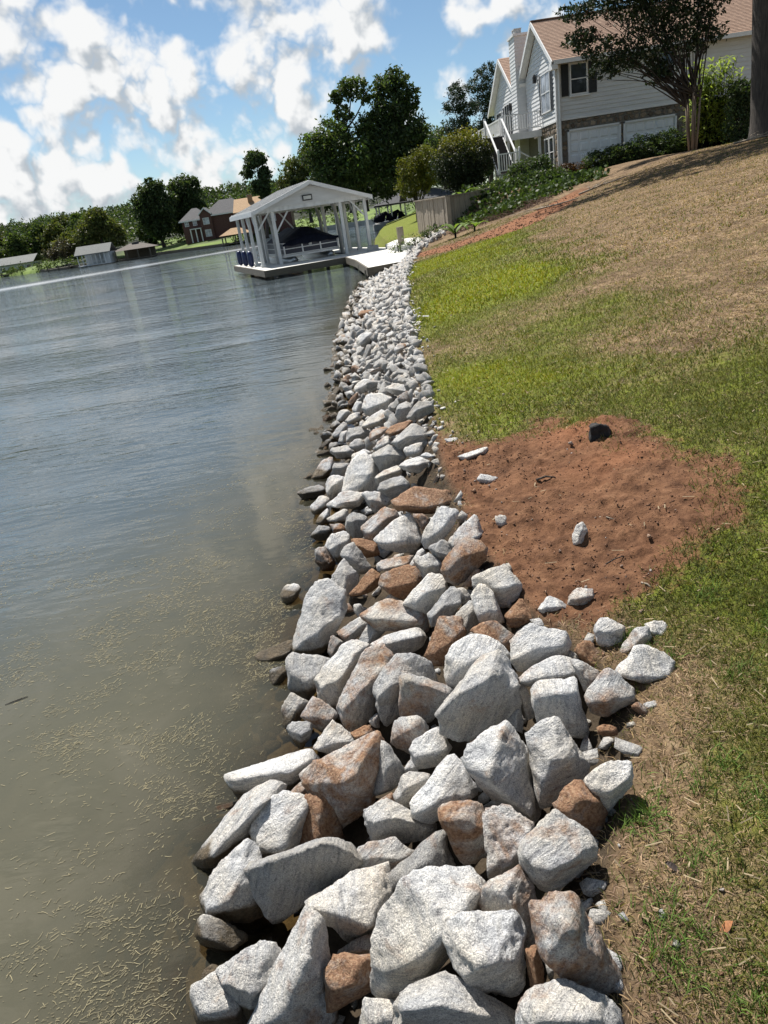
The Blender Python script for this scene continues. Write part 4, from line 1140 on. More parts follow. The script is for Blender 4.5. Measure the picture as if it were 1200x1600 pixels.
def far_rocks():
    rng = np.random.default_rng(77)
    traced = np.array([t['cen'] for t in TRACED]); tsz = np.array([t['size'] for t in TRACED])
    # candidate spots along the bank beyond the traced stones
    spots = []
    for _ in range(16000):
        y = 6.8 + 26 * rng.random() ** 1.5
        u = rng.random()
        x = shore_x(y) - .08 + u * (lawn_x(y) - shore_x(y) + .12)
        r = rng.uniform(.075, .16) * (1.12 if y > 12 else 1) * (.75 if u > .8 else 1)
        if any((x - a) ** 2 + ((y - b_) * .9) ** 2 < (.82 * (r + c)) ** 2 for a, b_, c, _ in spots[-400:]): continue
        p = proj([x, y, land_z(np.array([x]), np.array([y]))[0] + .07])[0]
        rp = r * F_PX / y
        if y < 13 and (np.hypot(*(traced - p).T) < tsz * .42 + rp * .55).any(): continue
        spots.append((x, y, r, u))
        if len(spots) > 1300: break
    spots.sort(key=lambda s: -s[2] / s[1])
    keep = spots[:max(0, 298 - len(TRACED))]
    rest = spots[len(keep):]
    for x, y, r, u in keep:
        o = bpy.data.objects.new('rock', LIB[rng.integers(len(LIB))])
        COL.objects.link(o)
        z = float(land_z(np.array([x]), np.array([y]))[0]) + r * .42
        o.location = (x, y, z)
        o.rotation_euler = (rng.normal() * .8, rng.normal() * .8 - .25, rng.random() * 6.28)
        sc_ = r * rng.uniform(.95, 1.2)
        o.scale = (sc_ * rng.uniform(.9, 1.35), sc_ * rng.uniform(.75, 1.1), sc_ * rng.uniform(.75, 1.3))
        rusty = rng.random() < .08
        o['rust'] = float(rng.uniform(.4, .8) if rusty else rng.uniform(0, .14))
        tn = rng.uniform(.55, 1.0)
        o['tone'] = float(tn * .95)
        shade = 'rust tinged' if rusty else ('white' if tn > .72 else 'pale grey' if tn > .6 else 'mid grey')
        where = 'by the waterline' if u < .3 else 'along the lawn edge' if u > .72 else 'midway across the strip'
        zone = 'level with the red earth' if y < 8.2 else 'beside the first bright grass' if y < 10.5 else 'beside the bright green lawn' if y < 14 else 'past the bright grass' if y < 19 else 'short of the dock' if y < 25 else 'next to the dock walkway'
        size = 'small' if r < .12 else 'large' if r > .145 else 'medium sized'
        set_props(o, f'{size} {shade} riprap rock {where}, {zone}', 'rock', 'rocks of the shoreline riprap')
    # gaps between: smaller rubble, far stones and what lies under the pile
    pos, rad = [], []
    for x, y, r, u in rest:
        pos.append((x, y, float(land_z(np.array([x]), np.array([y]))[0]) + r * .4)); rad.append(r * 1.15)
    n = 4600
    y = .4 + 31 * rng.random(n) ** 1.5
    u = rng.random(n) ** .95
    k = (y > 5.5) | (rng.random(n) < .42)
    y, u = y[k], u[k]; n = len(y)
    x = shore_x(y) - .03 + u * (lawn_x(y) - shore_x(y) + .03)
    zz = ground_z(x, y)
    rr = rng.uniform(.022, .058, n) * (1 + .045 * np.minimum(y, 22))
    pos += list(zip(x, y, zz + rr * .15)); rad += list(rr)
    # thin line of stones continuing up to the white pad
    for _ in range(150):
        t = rng.random(); a = np.array([2.3, 29.8]); b_ = np.array([4.6, 37.0])
        q = a + (b_ - a) * t + rng.normal(size=2) * np.array([.35, .5])
        r = rng.uniform(.1, .22)
        pos.append((q[0], q[1], float(land_z(np.array([q[0]]), np.array([q[1]]))[0]) + r * .4)); rad.append(r)
    o = scatter_tiny('rubble', np.array(pos), np.array(rad), M_ROCK, rng)
    o['rust'] = .16; o['tone'] = .6
    # pale chips spilt towards the grass
    yy = np.concatenate([rng.normal(11.5, 1.3, 420), rng.uniform(5.5, 24, 500)]); xx = lawn_x(yy) - .10 + np.abs(rng.normal(size=920)) * .13 * rng.choice([-1.6, 1], 920)
    rr = rng.uniform(.012, .035, 920) * (1 + .03 * yy)
    o = scatter_tiny('stone_chips', np.stack([xx, yy, ground_z(xx, yy) + rr * .4], 1), rr, M_ROCK, rng); o['rust'] = .1; o['tone'] = .9
    # brown silted stones lying under the water's edge
    yy = .6 + 14 * rng.random(260) ** 1.9
    dx = .03 + rng.exponential(.24, 260)
    xx = shore_x(yy) - dx
    rr = rng.uniform(.07, .18, 260)
    pos = np.stack([xx, yy, land_z(xx, yy) + rr * .12 - .0], 1)
    V, T, b0 = [], [], 0
    R_ = rot_rand(rng, 260)
    for i in range(260):
        me = LIB[i % len(LIB)]
        v = np.zeros(len(me.vertices) * 3); me.vertices.foreach_get('co', v); v = v.reshape(-1, 3)
        t = np.zeros(len(me.loops), np.int32); me.loops.foreach_get('vertex_index', t); t = t.reshape(-1, 3)
        V.append((v * rr[i]) @ R_[i].T * np.array([1, 1, .6]) + pos[i]); T.append(t + b0); b0 += len(v)
    o = mobj('sunken_stones', np_mesh('sunken_stones', np.concatenate(V), tris=np.concatenate(T), smooth=True), M_ROCK)
    o['kind'] = 'stuff'; o['rust'] = .45; o['tone'] = .35


far_rocks()
# ------------------------------------------------------------------ building materials
M_SIDING = simple('white_siding', (.62, .625, .62), .55, .05, 3.0, .12, 60, stretch=(.4, .4, 3), dirt=((.42, .42, .40), .35))
M_TRIM = simple('white_trim_paint', (.72, .72, .71), .5, .05, 4.0, .08, 50, dirt=((.50, .49, .46), .35))
M_POST = simple('weathered_white_paint', (.66, .67, .66), .6, .09, 5.0, .18, 45, stretch=(1, 1, .3), dirt=((.36, .36, .33), .55))
M_SHUTTER = simple('black_shutter_paint', (.012, .014, .016), .5, .15, 8)
M_GARAGE = simple('garage_door_paint', (.76, .77, .78), .45, .04, 3.0)
M_DECKW = simple('grey_deck_wood', (.30, .28, .26), .8, .2, 6.0, .3, 40, stretch=(1, 6, 6))
M_TREAD = simple('dark_stair_tread', (.055, .045, .042), .7, .2, 9, .2)
M_DOCK = simple('pale_dock_decking', (.62, .61, .57), .75, .10, 5.0, .25, 60, stretch=(1, 4, 1), dirt=((.36, .34, .30), .5))
M_FASCIA = simple('dock_fascia_wood', (.13, .112, .082), .8, .22, 5.0, .3, 40, stretch=(.6, .6, 5), dirt=((.12, .105, .075), .7))
M_PLANK = simple('weathered_plank', (.30, .255, .195), .85, .22, 5.0, .45, 50, stretch=(5, 5, .6), dirt=((.15, .125, .095), .6))
M_CONC = simple('pale_concrete', (.60, .59, .56), .85, .10, 5.0, .3, 70, dirt=((.40, .37, .32), .5))
M_NAVY = simple('navy_boat_cover', (.010, .012, .022), .7, .25, 4.0, .35, 14)
M_NAVY.node_tree.nodes['Principled BSDF'].inputs['Specular IOR Level'].default_value = .08
M_HULL = simple('navy_pontoon_panel', (.016, .020, .042), .35, .15, 4.0)
M_ALU = simple('aluminium', (.52, .53, .54), .38, .08, 8.0, metallic=.75)
M_GREYROOF = simple('grey_roof_metal', (.50, .50, .49), .5, .08, 4.0, .1, stretch=(3, .3, 1))
M_BLUE = simple('blue_fender_vinyl', (.012, .022, .085), .35, .15, 6.0)
M_BLACK = simple('black_metal', (.012, .012, .013), .4, .2, 9.0)
M_CONCG = simple('grey_block', (.40, .40, .39), .9, .1, 6, .3, dirt=((.2, .19, .17), .5))
M_LENS = simple('lamp_lens', (.55, .55, .52), .15, .05, 9.0)
M_DRIVE = M_CONC


def glass_mat(name, col=(.03, .035, .04), rough=.06):
    m, N, L, b, out = new_mat(name)
    n = N('ShaderNodeTexNoise', ins={'Scale': 1.3, 'Detail': 2.0})
    tc = N('ShaderNodeTexCoord'); L(tc.outputs['Object'], n.inputs['Vector'])
    c = ramp(N, L, n.outputs['Fac'], [(.35, tuple(v * .6 for v in col)), (.65, tuple(v * 1.5 for v in col))])
    L(c, b.inputs['Base Color']); b.inputs['Roughness'].default_value = rough
    b.inputs['Specular IOR Level'].default_value = .6
    return m


M_GLASS = glass_mat('window_glass')
M_GLASSB = glass_mat('window_glass_with_pale_blind', (.32, .35, .40), .12)


def shingle_mat(name, c1, c2, c3, w=.33, h=.15, axis='x'):
    m, N, L, b, out = new_mat(name)
    tc = N('ShaderNodeTexCoord'); s = N('ShaderNodeSeparateXYZ'); L(tc.outputs['Object'], s.inputs[0])
    cmb = N('ShaderNodeCombineXYZ')
    L(s.outputs['X' if axis == 'x' else 'Y'], cmb.inputs[0]); L(s.outputs['Z'], cmb.inputs[1])
    br = N('ShaderNodeTexBrick', offset=.5)
    for k, v in {'Scale': 1.0, 'Mortar Size': .006, 'Brick Width': w, 'Row Height': h * .55, 'Bias': 0.0, 'Mortar Smooth': .2}.items(): br.inputs[k].default_value = v
    br.inputs['Color1'].default_value = (*c1, 1); br.inputs['Color2'].default_value = (*c2, 1); br.inputs['Mortar'].default_value = (*[v * .35 for v in c1], 1)
    L(cmb.outputs[0], br.inputs['Vector'])
    n = N('ShaderNodeTexNoise', ins={'Scale': 7.0, 'Detail': 5.0, 'Roughness': .7}); L(cmb.outputs[0], n.inputs['Vector'])
    f = N('ShaderNodeMapRange', ins={'From Min': .42, 'From Max': .64, 'To Max': .65}); L(n.outputs['Fac'], f.inputs['Value'])
    c = mixc(N, L, f.outputs[0], br.outputs['Color'], c3)
    L(c, b.inputs['Base Color']); b.inputs['Roughness'].default_value = .9
    return m


M_SHINGLE = shingle_mat('brown_shingle', (.30, .185, .125), (.38, .25, .175), (.20, .125, .09))
M_GREYSH = shingle_mat('grey_shingle', (.060, .060, .064), (.085, .085, .09), (.045, .045, .05))
M_DARKSH = shingle_mat('charcoal_shingle', (.050, .052, .058), (.07, .072, .08), (.035, .036, .04))
M_TANSH = shingle_mat('tan_shingle', (.34, .22, .12), (.40, .27, .15), (.27, .17, .09))
M_PALESH = shingle_mat('pale_grey_shingle', (.17, .175, .17), (.20, .21, .20), (.13, .135, .13))


def brick_mat():
    m, N, L, b, out = new_mat('red_brick')
    tc = N('ShaderNodeTexCoord'); s = N('ShaderNodeSeparateXYZ'); L(tc.outputs['Object'], s.inputs[0])
    ad = N('ShaderNodeMath', operation='ADD'); L(s.outputs['X'], ad.inputs[0]); L(s.outputs['Y'], ad.inputs[1])
    cmb = N('ShaderNodeCombineXYZ'); L(ad.outputs[0], cmb.inputs[0]); L(s.outputs['Z'], cmb.inputs[1])
    br = N('ShaderNodeTexBrick')
    for k, v in {'Scale': 1.0, 'Mortar Size': .01, 'Brick Width': .22, 'Row Height': .075}.items(): br.inputs[k].default_value = v
    br.inputs['Color1'].default_value = (.085, .028, .022, 1); br.inputs['Color2'].default_value = (.115, .042, .032, 1); br.inputs['Mortar'].default_value = (.12, .09, .08, 1)
    L(cmb.outputs[0], br.inputs['Vector']); L(br.outputs['Color'], b.inputs['Base Color']); b.inputs['Roughness'].default_value = .9
    return m


M_BRICK = brick_mat()


def stone_veneer_mat():
    m, N, L, b, out = new_mat('fieldstone')
    oi = N('ShaderNodeObjectInfo'); tc = N('ShaderNodeTexCoord')
    c0 = ramp(N, L, oi.outputs['Random'], [(0, (.075, .058, .045)), (.25, (.20, .145, .095)), (.5, (.29, .225, .155)), (.75, (.15, .12, .10)), (1, (.36, .28, .19))])
    n = N('ShaderNodeTexNoise', ins={'Scale': 14.0, 'Detail': 4.0}); L(tc.outputs['Object'], n.inputs['Vector'])
    c = mixc(N, L, 1.0, c0, ramp(N, L, n.outputs['Fac'], [(.3, (.7, .7, .7)), (.7, (1.2, 1.2, 1.2))]), 'MULTIPLY')
    L(c, b.inputs['Base Color']); b.inputs['Roughness'].default_value = .9
    return m


M_STONE = stone_veneer_mat()
M_MORTAR = simple('mortar', (.17, .155, .13), .95, .15, 12, .2)


def part(name, mb, mat, root, sub=None, smooth=False, kind=None):
    """a child of root whose mesh was drawn in world coordinates"""
    o = mb.build(name, mat, sub if sub is not None else root, smooth)
    if sub is None: o.location = -root.location
    if kind: o['kind'] = kind
    return o


def lapped_x(root, y, x0, x1, z0, z1, top=None, step=.2, side=-1, mat=None):
    """lapped boards on a wall that runs along X; top(x) trims under a gable"""
    z = z0
    while z < z1 - .03:
        h = min(step, z1 - z)
        m = MB()
        yo = y + side * .036; yi = y + side * .006
        m.poly([(x0, yo, z), (x1, yo, z), (x1, yi, z + h), (x0, yi, z + h), (x0, y, z), (x1, y, z), (x1, y, z + h), (x0, y, z + h)],
               [(0, 1, 2, 3), (4, 7, 6, 5), (0, 4, 5, 1), (2, 6, 7, 3), (1, 5, 6, 2), (0, 3, 7, 4)])
        part('siding_board', m, mat or M_SIDING, root)
        z += h


def lapped_y(root, x, span, z0, z1, step=.2, side=-1, mat=None):
    """lapped boards on a wall that runs along Y; span(z) gives its ends at height z"""
    z = z0
    while z < z1 - .03:
        h = min(step, z1 - z)
        a0, b0 = span(z); a1, b1 = span(z + h)
        if b0 - a0 < .08: break
        xo = x + side * .036; xi = x + side * .006
        m = MB()
        m.poly([(xo, a0, z), (xo, b0, z), (xi, b1, z + h), (xi, a1, z + h), (x, a0, z), (x, b0, z), (x, b1, z + h), (x, a1, z + h)],
               [(0, 1, 2, 3), (4, 7, 6, 5), (0, 4, 5, 1), (2, 6, 7, 3), (1, 5, 6, 2), (0, 3, 7, 4)])
        part('siding_board', m, mat or M_SIDING, root)
        z += h


def shingled_slope(name, root, x0, x1, ya, za, yb, zb, mat, n, thick=.05):
    """a roof slope from its eave (ya, za) to its ridge (yb, zb), in stepped courses"""
    m = MB()
    for i in range(n):
        t0, t1 = i / n, (i + 1) / n
        y0, y1 = ya + (yb - ya) * t0, ya + (yb - ya) * t1
        z0, z1 = za + (zb - za) * t0, za + (zb - za) * t1
        m.poly([(x0, y0, z0 + .018), (x1, y0, z0 + .018), (x1, y1, z1 + .002), (x0, y1, z1 + .002),
                (x0, y0, z0 - thick), (x1, y0, z0 - thick), (x1, y1, z1 - thick), (x0, y1, z1 - thick)],
               [(0, 1, 2, 3), (4, 7, 6, 5), (0, 4, 5, 1), (2, 6, 7, 3), (1, 5, 6, 2), (0, 3, 7, 4)])
    return part(name, m, mat, root, kind='stuff')


def window_x(root, y, x0, x1, z0, z1, cols=1, rows=2, side=-1, glass=None, name='window'):
    f = MB(); t = .07
    yo, yi = y + side * .07, y + side * .01
    a, b_ = sorted((yo, yi))
    f.box(x0, x0 + t, a, b_, z0, z1); f.box(x1 - t, x1, a, b_, z0, z1)
    f.box(x0 + t, x1 - t, a, b_, z0, z0 + t); f.box(x0 + t, x1 - t, a, b_, z1 - t, z1)
    w = part(name, f, M_TRIM, root)
    pw, ph = (x1 - x0 - 2 * t) / cols, (z1 - z0 - 2 * t) / rows
    for i in range(cols):
        for j in range(rows):
            m = MB(); yy = y + side * .035
            m.box(x0 + t + i * pw + .012, x0 + t + (i + 1) * pw - .012, yy - .006, yy + .006, z0 + t + j * ph + .015, z0 + t + (j + 1) * ph - .015)
            part('pane', m, glass or M_GLASS, root, sub=w)
    g = MB(); yy = y + side * .042
    for j in range(1, rows): g.box(x0 + t, x1 - t, yy - .018, yy + .018, z0 + t + j * ph - .025, z0 + t + j * ph + .025)
    for i in range(1, cols): g.box(x0 + t + i * pw - .02, x0 + t + i * pw + .02, yy - .015, yy + .015, z0 + t, z1 - t)
    if rows * cols > 1: part('sash_bar', g, M_TRIM, root, sub=w)
    return w


def window_y(root, x, y0, y1, z0, z1, cols=2, rows=2, side=-1, glass=None, name='window'):
    f = MB(); t = .07
    a, b_ = sorted((x + side * .07, x + side * .01))
    f.box(a, b_, y0, y0 + t, z0, z1); f.box(a, b_, y1 - t, y1, z0, z1)
    f.box(a, b_, y0 + t, y1 - t, z0, z0 + t); f.box(a, b_, y0 + t, y1 - t, z1 - t, z1)
    w = part(name, f, M_TRIM, root)
    pw, ph = (y1 - y0 - 2 * t) / cols, (z1 - z0 - 2 * t) / rows
    xx = x + side * .035
    for i in range(cols):
        for j in range(rows):
            m = MB(); m.box(xx - .006, xx + .006, y0 + t + i * pw + .012, y0 + t + (i + 1) * pw - .012, z0 + t + j * ph + .015, z0 + t + (j + 1) * ph - .015)
            part('pane', m, glass or M_GLASS, root, sub=w)
    g = MB(); xx = x + side * .042
    for j in range(1, rows): g.box(xx - .018, xx + .018, y0 + t, y1 - t, z0 + t + j * ph - .025, z0 + t + j * ph + .025)
    for i in range(1, cols): g.box(xx - .015, xx + .015, y0 + t + i * pw - .02, y0 + t + i * pw + .02, z0 + t, z1 - t)
    part('sash_bar', g, M_TRIM, root, sub=w)
    return w


def shutter(root, axis, at, a0, a1, z0, z1, side=-1):
    m = MB(); e = at + side * .03
    lo, hi = sorted((at + side * .008, e))
    B = (lambda p, q, z, w: m.box(p, q, lo, hi, z, w)) if axis == 'x' else (lambda p, q, z, w: m.box(lo, hi, p, q, z, w))
    B(a0, a0 + .05, z0, z1); B(a1 - .05, a1, z0, z1); B(a0 + .05, a1 - .05, z0, z0 + .08); B(a0 + .05, a1 - .05, z1 - .08, z1); B(a0 + .05, a1 - .05, (z0 + z1) / 2 - .04, (z0 + z1) / 2 + .04)
    k = z0 + .09
    lo2, hi2 = sorted((at + side * .012, at + side * .024))
    while k < z1 - .1:
        if axis == 'x': m.box(a0 + .05, a1 - .05, lo2, hi2, k, k + .035)
        else: m.box(lo2, hi2, a0 + .05, a1 - .05, k, k + .035)
        k += .05
    e2 = at + side * .012; l3, h3 = sorted((at + side * .006, e2)); B2 = (lambda: m.box(a0 + .05, a1 - .05, l3, h3, z0 + .08, z1 - .08)) if axis == 'x' else (lambda: m.box(l3, h3, a0 + .05, a1 - .05, z0 + .08, z1 - .08)); B2()
    return part('shutter', m, M_SHUTTER, root)


_stones = []


def field_stone(root, p, n, u, sx, sz, rng):
    """one stone of the veneer: irregular, proud of the mortar"""
    if not _stones:
        for k in range(8):
            r2 = np.random.default_rng(300 + k); c = 7
            ang = np.sort(r2.uniform(0, 6.28, c) * .25 + np.arange(c) * 6.28 / c)
            rad = r2.uniform(.82, 1.05, c)
            m = MB()
            o_ = [(.5 * r * math.cos(t), 0, .5 * r * math.sin(t)) for r, t in zip(rad, ang)]
            i_ = [(.38 * r * math.cos(t), 1, .38 * r * math.sin(t)) for r, t in zip(rad, ang)]
            m.poly(o_ + i_, [tuple(range(c, 2 * c))] + [(j, (j + 1) % c, c + (j + 1) % c, c + j) for j in range(c)])
            me = np_mesh('stone', m.v, faces=m.f)
            bm = bmesh.new(); bm.from_mesh(me); bmesh.ops.recalc_face_normals(bm, faces=bm.faces)
            bm.to_mesh(me); bm.free()
            me.materials.append(M_STONE); _stones.append(me)
    o = bpy.data.objects.new('stone', _stones[rng.integers(8)]); COL.objects.link(o)
    o.parent = root
    d = rng.uniform(.03, .06)
    u = np.array(u, float); n = np.array(n, float)
    z = np.array([0, 0, 1.0])
    t = rng.normal() * .15
    u2 = math.cos(t) * u + math.sin(t) * z; z2 = -math.sin(t) * u + math.cos(t) * z
    M = Matrix(((u2[0] * sx, n[0] * d, z2[0] * sz), (u2[1] * sx, n[1] * d, z2[1] * sz), (u2[2] * sx, n[2] * d, z2[2] * sz))).to_4x4()
    M.translation = Vector(p) - root.location
    o.matrix_local = M
    return o


def stone_field(root, origin, u, n, w, z0, z1, rng, skip=None, sz=.30):
    z = z0
    row = 0
    while z < z1 - .08:
        h = min(rng.uniform(.8, 1.2) * sz, z1 - z)
        x = -.1 * (row % 2)
        while x < w - .06:
            l = rng.uniform(.8, 1.6) * sz
            l2 = min(l, w - x)
            cx, cz = x + l2 / 2, z + h / 2
            if l2 > .1 and cx > .05 and not (skip and skip(cx, cz)):
                p = np.array(origin) + np.array(u) * cx + np.array([0, 0, cz]) + np.array(n) * .004
                field_stone(root, p, n, u, l2 * 1.02, h * 1.04, rng)
            x += l
        z += h; row += 1


# ------------------------------------------------------------------ the lake house up the bank
def build_house():
    g0 = 2.55
    root = empty('house', (12.2, 42.0, g0), 'white sided lake house with brown shingle roof, stone base and two garage doors', 'house')
    rng = np.random.default_rng(3)
    # --- walls (wing with the garages)
    m = MB()
    m.box(12.2, 28.5, 42.0, 48.4, .4, 8.02)
    m.prism([(42.0, 8.02), (48.4, 8.02), (45.2, 10.2)], 12.2, 28.5, 'x')
    part('wall', m, M_MORTAR, root)
    # siding, front and gable
    lapped_x(root, 41.99, 12.36, 28.4, 5.33, 7.92)
    sp = lambda z: (42.06, 48.3) if z < 8.0 else (42.0 + (z - 8.0) * 3.2 / 2.19 + .02, 48.4 - (z - 8.0) * 3.2 / 2.19 - .02)
    lapped_y(root, 12.19, sp, 5.34, 10.1)
    m = MB(); m.box(12.1, 12.34, 41.92, 41.985, 2.6, 7.95); m.box(12.10, 12.165, 41.985, 42.15, 5.34, 7.95)
    part('corner_board', m, M_TRIM, root)
    m = MB(); m.tube([(12.26, 41.84, 7.9), (12.26, 41.86, 5.0), (12.27, 41.86, 2.5)], .05, 8)
    part('downspout', m, M_TRIM, root)
    # roof
    shingled_slope('shingles', root, 11.82, 28.9, 41.4, 7.98, 45.2, 10.45, M_SHINGLE, 30)
    shingled_slope('shingles', root, 11.82, 28.9, 49.0, 7.98, 45.2, 10.45, M_SHINGLE, 20)
    m = MB(); m.beam((11.8, 45.2, 10.47), (28.9, 45.2, 10.47), .22, .05); part('ridge_cap', m, M_SHINGLE, root)
    m = MB(); m.box(11.9, 28.9, 41.34, 41.395, 7.80, 7.99); part('gutter', m, M_TRIM, root)
    m = MB(); m.box(12.1, 28.9, 41.40, 41.98, 7.86, 7.90); part('soffit', m, M_TRIM, root)
    m = MB()
    for yb, s in ((41.38, 1), (49.02, -1)):
        m.beam((11.80, yb, 7.86), (11.80, 45.2 - s * .01, 10.34), .05, .20, up=(0, -s * .5, 1))
        m.beam((12.0, yb + s * .1, 7.88), (12.0, 45.2 - s * .02, 10.33), .36, .03, up=(0, -s * .5, 1))
    part('bargeboard', m, M_TRIM, root)
    m = MB(); m.poly([(11.8, 48.5, 7.62), (12.18, 48.5, 7.62), (12.18, 49.0, 7.62), (11.8, 49.0, 7.62), (11.8, 48.3, 7.98), (12.18, 48.3, 7.98), (12.18, 49.0, 7.96), (11.8, 49.0, 7.96)],
                     [(3, 2, 1, 0), (4, 5, 6, 7), (0, 1, 5, 4), (1, 2, 6, 5), (2, 3, 7, 6), (3, 0, 4, 7)])
    m.poly([(11.8, 41.36, 7.60), (12.1, 41.36, 7.60), (12.1, 41.92, 7.60), (11.8, 41.92, 7.60), (11.8, 41.36, 7.80), (12.1, 41.36, 7.80), (12.1, 41.92, 7.95), (11.8, 41.92, 7.95)],
           [(3, 2, 1, 0), (4, 5, 6, 7), (0, 1, 5, 4), (1, 2, 6, 5), (2, 3, 7, 6), (3, 0, 4, 7)])
    part('eave_return', m, M_TRIM, root)
    # upper window with shutters on the garage side
    window_x(root, 41.97, 12.86, 13.80, 6.36, 7.82, 1, 2)
    m = MB(); m.box(12.82, 13.9, 41.86, 41.95, 6.28, 6.35); part('window_sill', m, M_TRIM, root)
    shutter(root, 'x', 41.965, 12.42, 12.80, 6.36, 7.82); shutter(root, 'x', 41.965, 13.86, 14.28, 6.36, 7.80)
    window_x(root, 41.97, 17.4, 18.4, 6.36, 7.82, 1, 2)
    # band between siding and stone
    m = MB(); m.box(12.36, 28.4, 41.93, 41.985, 5.26, 5.335); m.box(12.125, 12.165, 42.15, 48.3, 5.26, 5.335); part('trim_band', m, M_TRIM, root)
    # garage doors
    for x0, x1 in ((12.74, 15.42), (15.74, 18.42)):
        m = MB(); m.box(x0 - .09, x0, 41.86, 41.99, g0 - .2, 4.78); m.box(x1, x1 + .09, 41.86, 41.99, g0 - .2, 4.78); m.box(x0 - .09, x1 + .09, 41.86, 41.99, 4.70, 4.79)
        fr = part('garage_door', m, M_TRIM, root)
        m = MB(); m.box(x0, x1, 41.955, 41.98, g0 - .2, 4.70); part('door_leaf', m, M_GARAGE, root, sub=fr)
        nx, nz = 5, 4
        pw, ph = (x1 - x0) / nx, (4.70 - g0) / nz
        for i in range(nx):
            for j in range(nz):
                a, c = x0 + i * pw + .05, g0 + j * ph + .06
                b_, d = x0 + (i + 1) * pw - .05, g0 + (j + 1) * ph - .06
                m = MB(); m.poly([(a, 41.954, c), (b_, 41.954, c), (b_, 41.954, d), (a, 41.954, d), (a + .06, 41.925, c + .06), (b_ - .06, 41.925, c + .06), (b_ - .06, 41.925, d - .06), (a + .06, 41.925, d - .06)],
                                 [(4, 5, 6, 7), (0, 1, 5, 4), (1, 2, 6, 5), (2, 3, 7, 6), (3, 0, 4, 7)])
                part('panel', m, M_GARAGE, root, sub=fr)
        m = MB(); m.box((x0 + x1) / 2 - .03, (x0 + x1) / 2 + .03, 41.88, 41.93, 3.35, 3.5); part('handle', m, M_BLACK, root, sub=fr)
    # stone veneer between and round the doors
    sk = lambda cx, cz: any(a - .12 < 12.36 + cx < b_ + .12 and cz < 4.84 for a, b_ in ((12.74, 15.42), (15.74, 18.42)))
    stone_field(root, (12.36, 42.0, 0), (1, 0, 0), (0, -1, 0), 8.4, 2.5, 5.24, rng, sk, .27)
    stone_field(root, (12.2, 42.16, 0), (0, 1, 0), (-1, 0, 0), 3.0, 2.5, 5.24, rng, lambda cx, cz: .55 < cx < 2.65 and 3.1 < cz < 4.72, .27)
    # gable windows
    window_y(root, 12.17, 43.02, 44.86, 5.9, 7.84, 2, 2, glass=M_GLASSB)
    shutter(root, 'y', 12.165, 42.62, 42.98, 5.9, 7.84); shutter(root, 'y', 12.165, 44.9, 45.26, 5.9, 7.84)
    window_y(root, 12.2, 42.85, 43.72, 3.15, 4.66, 1, 2); window_y(root, 12.2, 43.82, 44.69, 3.15, 4.66, 1, 2)
    # chimney chase clad in siding
    m = MB(); m.box(11.65, 12.5, 48.42, 49.8, 2.6, 10.45); ch = part('chimney', m, M_SIDING, root)
    z = 5.3
    while z < 10.38:
        m = MB(); h = .19
        m.poly([(11.62, 48.395, z), (12.53, 48.395, z), (12.51, 48.412, z + h), (11.64, 48.412, z + h), (11.62, 49.83, z), (12.53, 49.83, z), (12.51, 49.81, z + h), (11.64, 49.81, z + h)],
               [(0, 1, 2, 3), (1, 5, 6, 2), (5, 4, 7, 6), (4, 0, 3, 7), (0, 4, 5, 1), (2, 6, 7, 3)])
        part('siding_board', m, M_SIDING, root, sub=ch); z += h
    m = MB(); m.box(11.56, 12.59, 48.33, 49.89, 10.44, 10.56); part('cap', m, M_TRIM, root, sub=ch)
    m = MB(); m.box(11.75, 12.15, 48.7, 49.3, 10.56, 10.82); m.box(11.72, 12.18, 48.67, 49.33, 10.82, 10.86); part('flue', m, M_CONCG, root, sub=ch)
    # second wing behind
    m = MB(); m.box(12.15, 22, 50.0, 57.6, 1.0, 7.6); m.prism([(50, 7.6), (57.6, 7.6), (53.8, 10.0)], 12.15, 22, 'x'); part('wall', m, M_MORTAR, root)
    sp2 = lambda z: (50.05, 57.55) if z < 7.6 else (50.0 + (z - 7.6) * 3.8 / 2.4, 57.6 - (z - 7.6) * 3.8 / 2.4)
    lapped_y(root, 12.14, sp2, 5.2, 9.9)
    shingled_slope('shingles', root, 11.8, 22.2, 49.4, 7.44, 53.8, 10.22, M_SHINGLE, 24); shingled_slope('shingles', root, 11.8, 22.2, 58.2, 7.44, 53.8, 10.22, M_SHINGLE, 12)
    m = MB()
    for yb, s in ((49.38, 1), (58.22, -1)):
        m.beam((11.78, yb, 7.32), (11.78, 53.8 - s * .01, 10.10), .05, .22, up=(0, -s * .5, 1)); m.beam((12.0, yb + s * .1, 7.36), (12.0, 53.8 - s * .02, 10.09), .40, .03, up=(0, -s * .5, 1))
    part('bargeboard', m, M_TRIM, root)
    w = window_y(root, 12.12, 52.6, 54.0, 5.35, 7.5, 2, 1, name='patio_door'); shutter(root, 'y', 12.115, 52.2, 52.56, 5.4, 7.4)
    window_y(root, 12.12, 55.0, 56.6, 5.35, 7.3, 2, 1, name='patio_door'); shutter(root, 'y', 12.115, 54.2, 54.6, 5.4, 7.4)
    # deck, rail, posts
    m = MB(); y = 45.1
    while y < 57.4: m.box(10.1, 12.12, y, y + .13, 5.16, 5.2); y += .14
    dk = part('deck', m, M_DECKW, root)
    m = MB(); m.box(10.04, 12.12, 45.04, 45.095, 4.86, 5.2); m.box(10.04, 10.095, 45.095, 57.4, 4.86, 5.2); part('fascia', m, M_TRIM, root, sub=dk)
    for px_, py_ in ((10.2, 45.2), (10.2, 49.2), (10.2, 53.2), (12.0, 45.2)):
        m = MB(); m.box(px_ - .07, px_ + .07, py_ - .07, py_ + .07, 2.0, 4.86); part('post', m, M_TRIM, root, sub=dk)
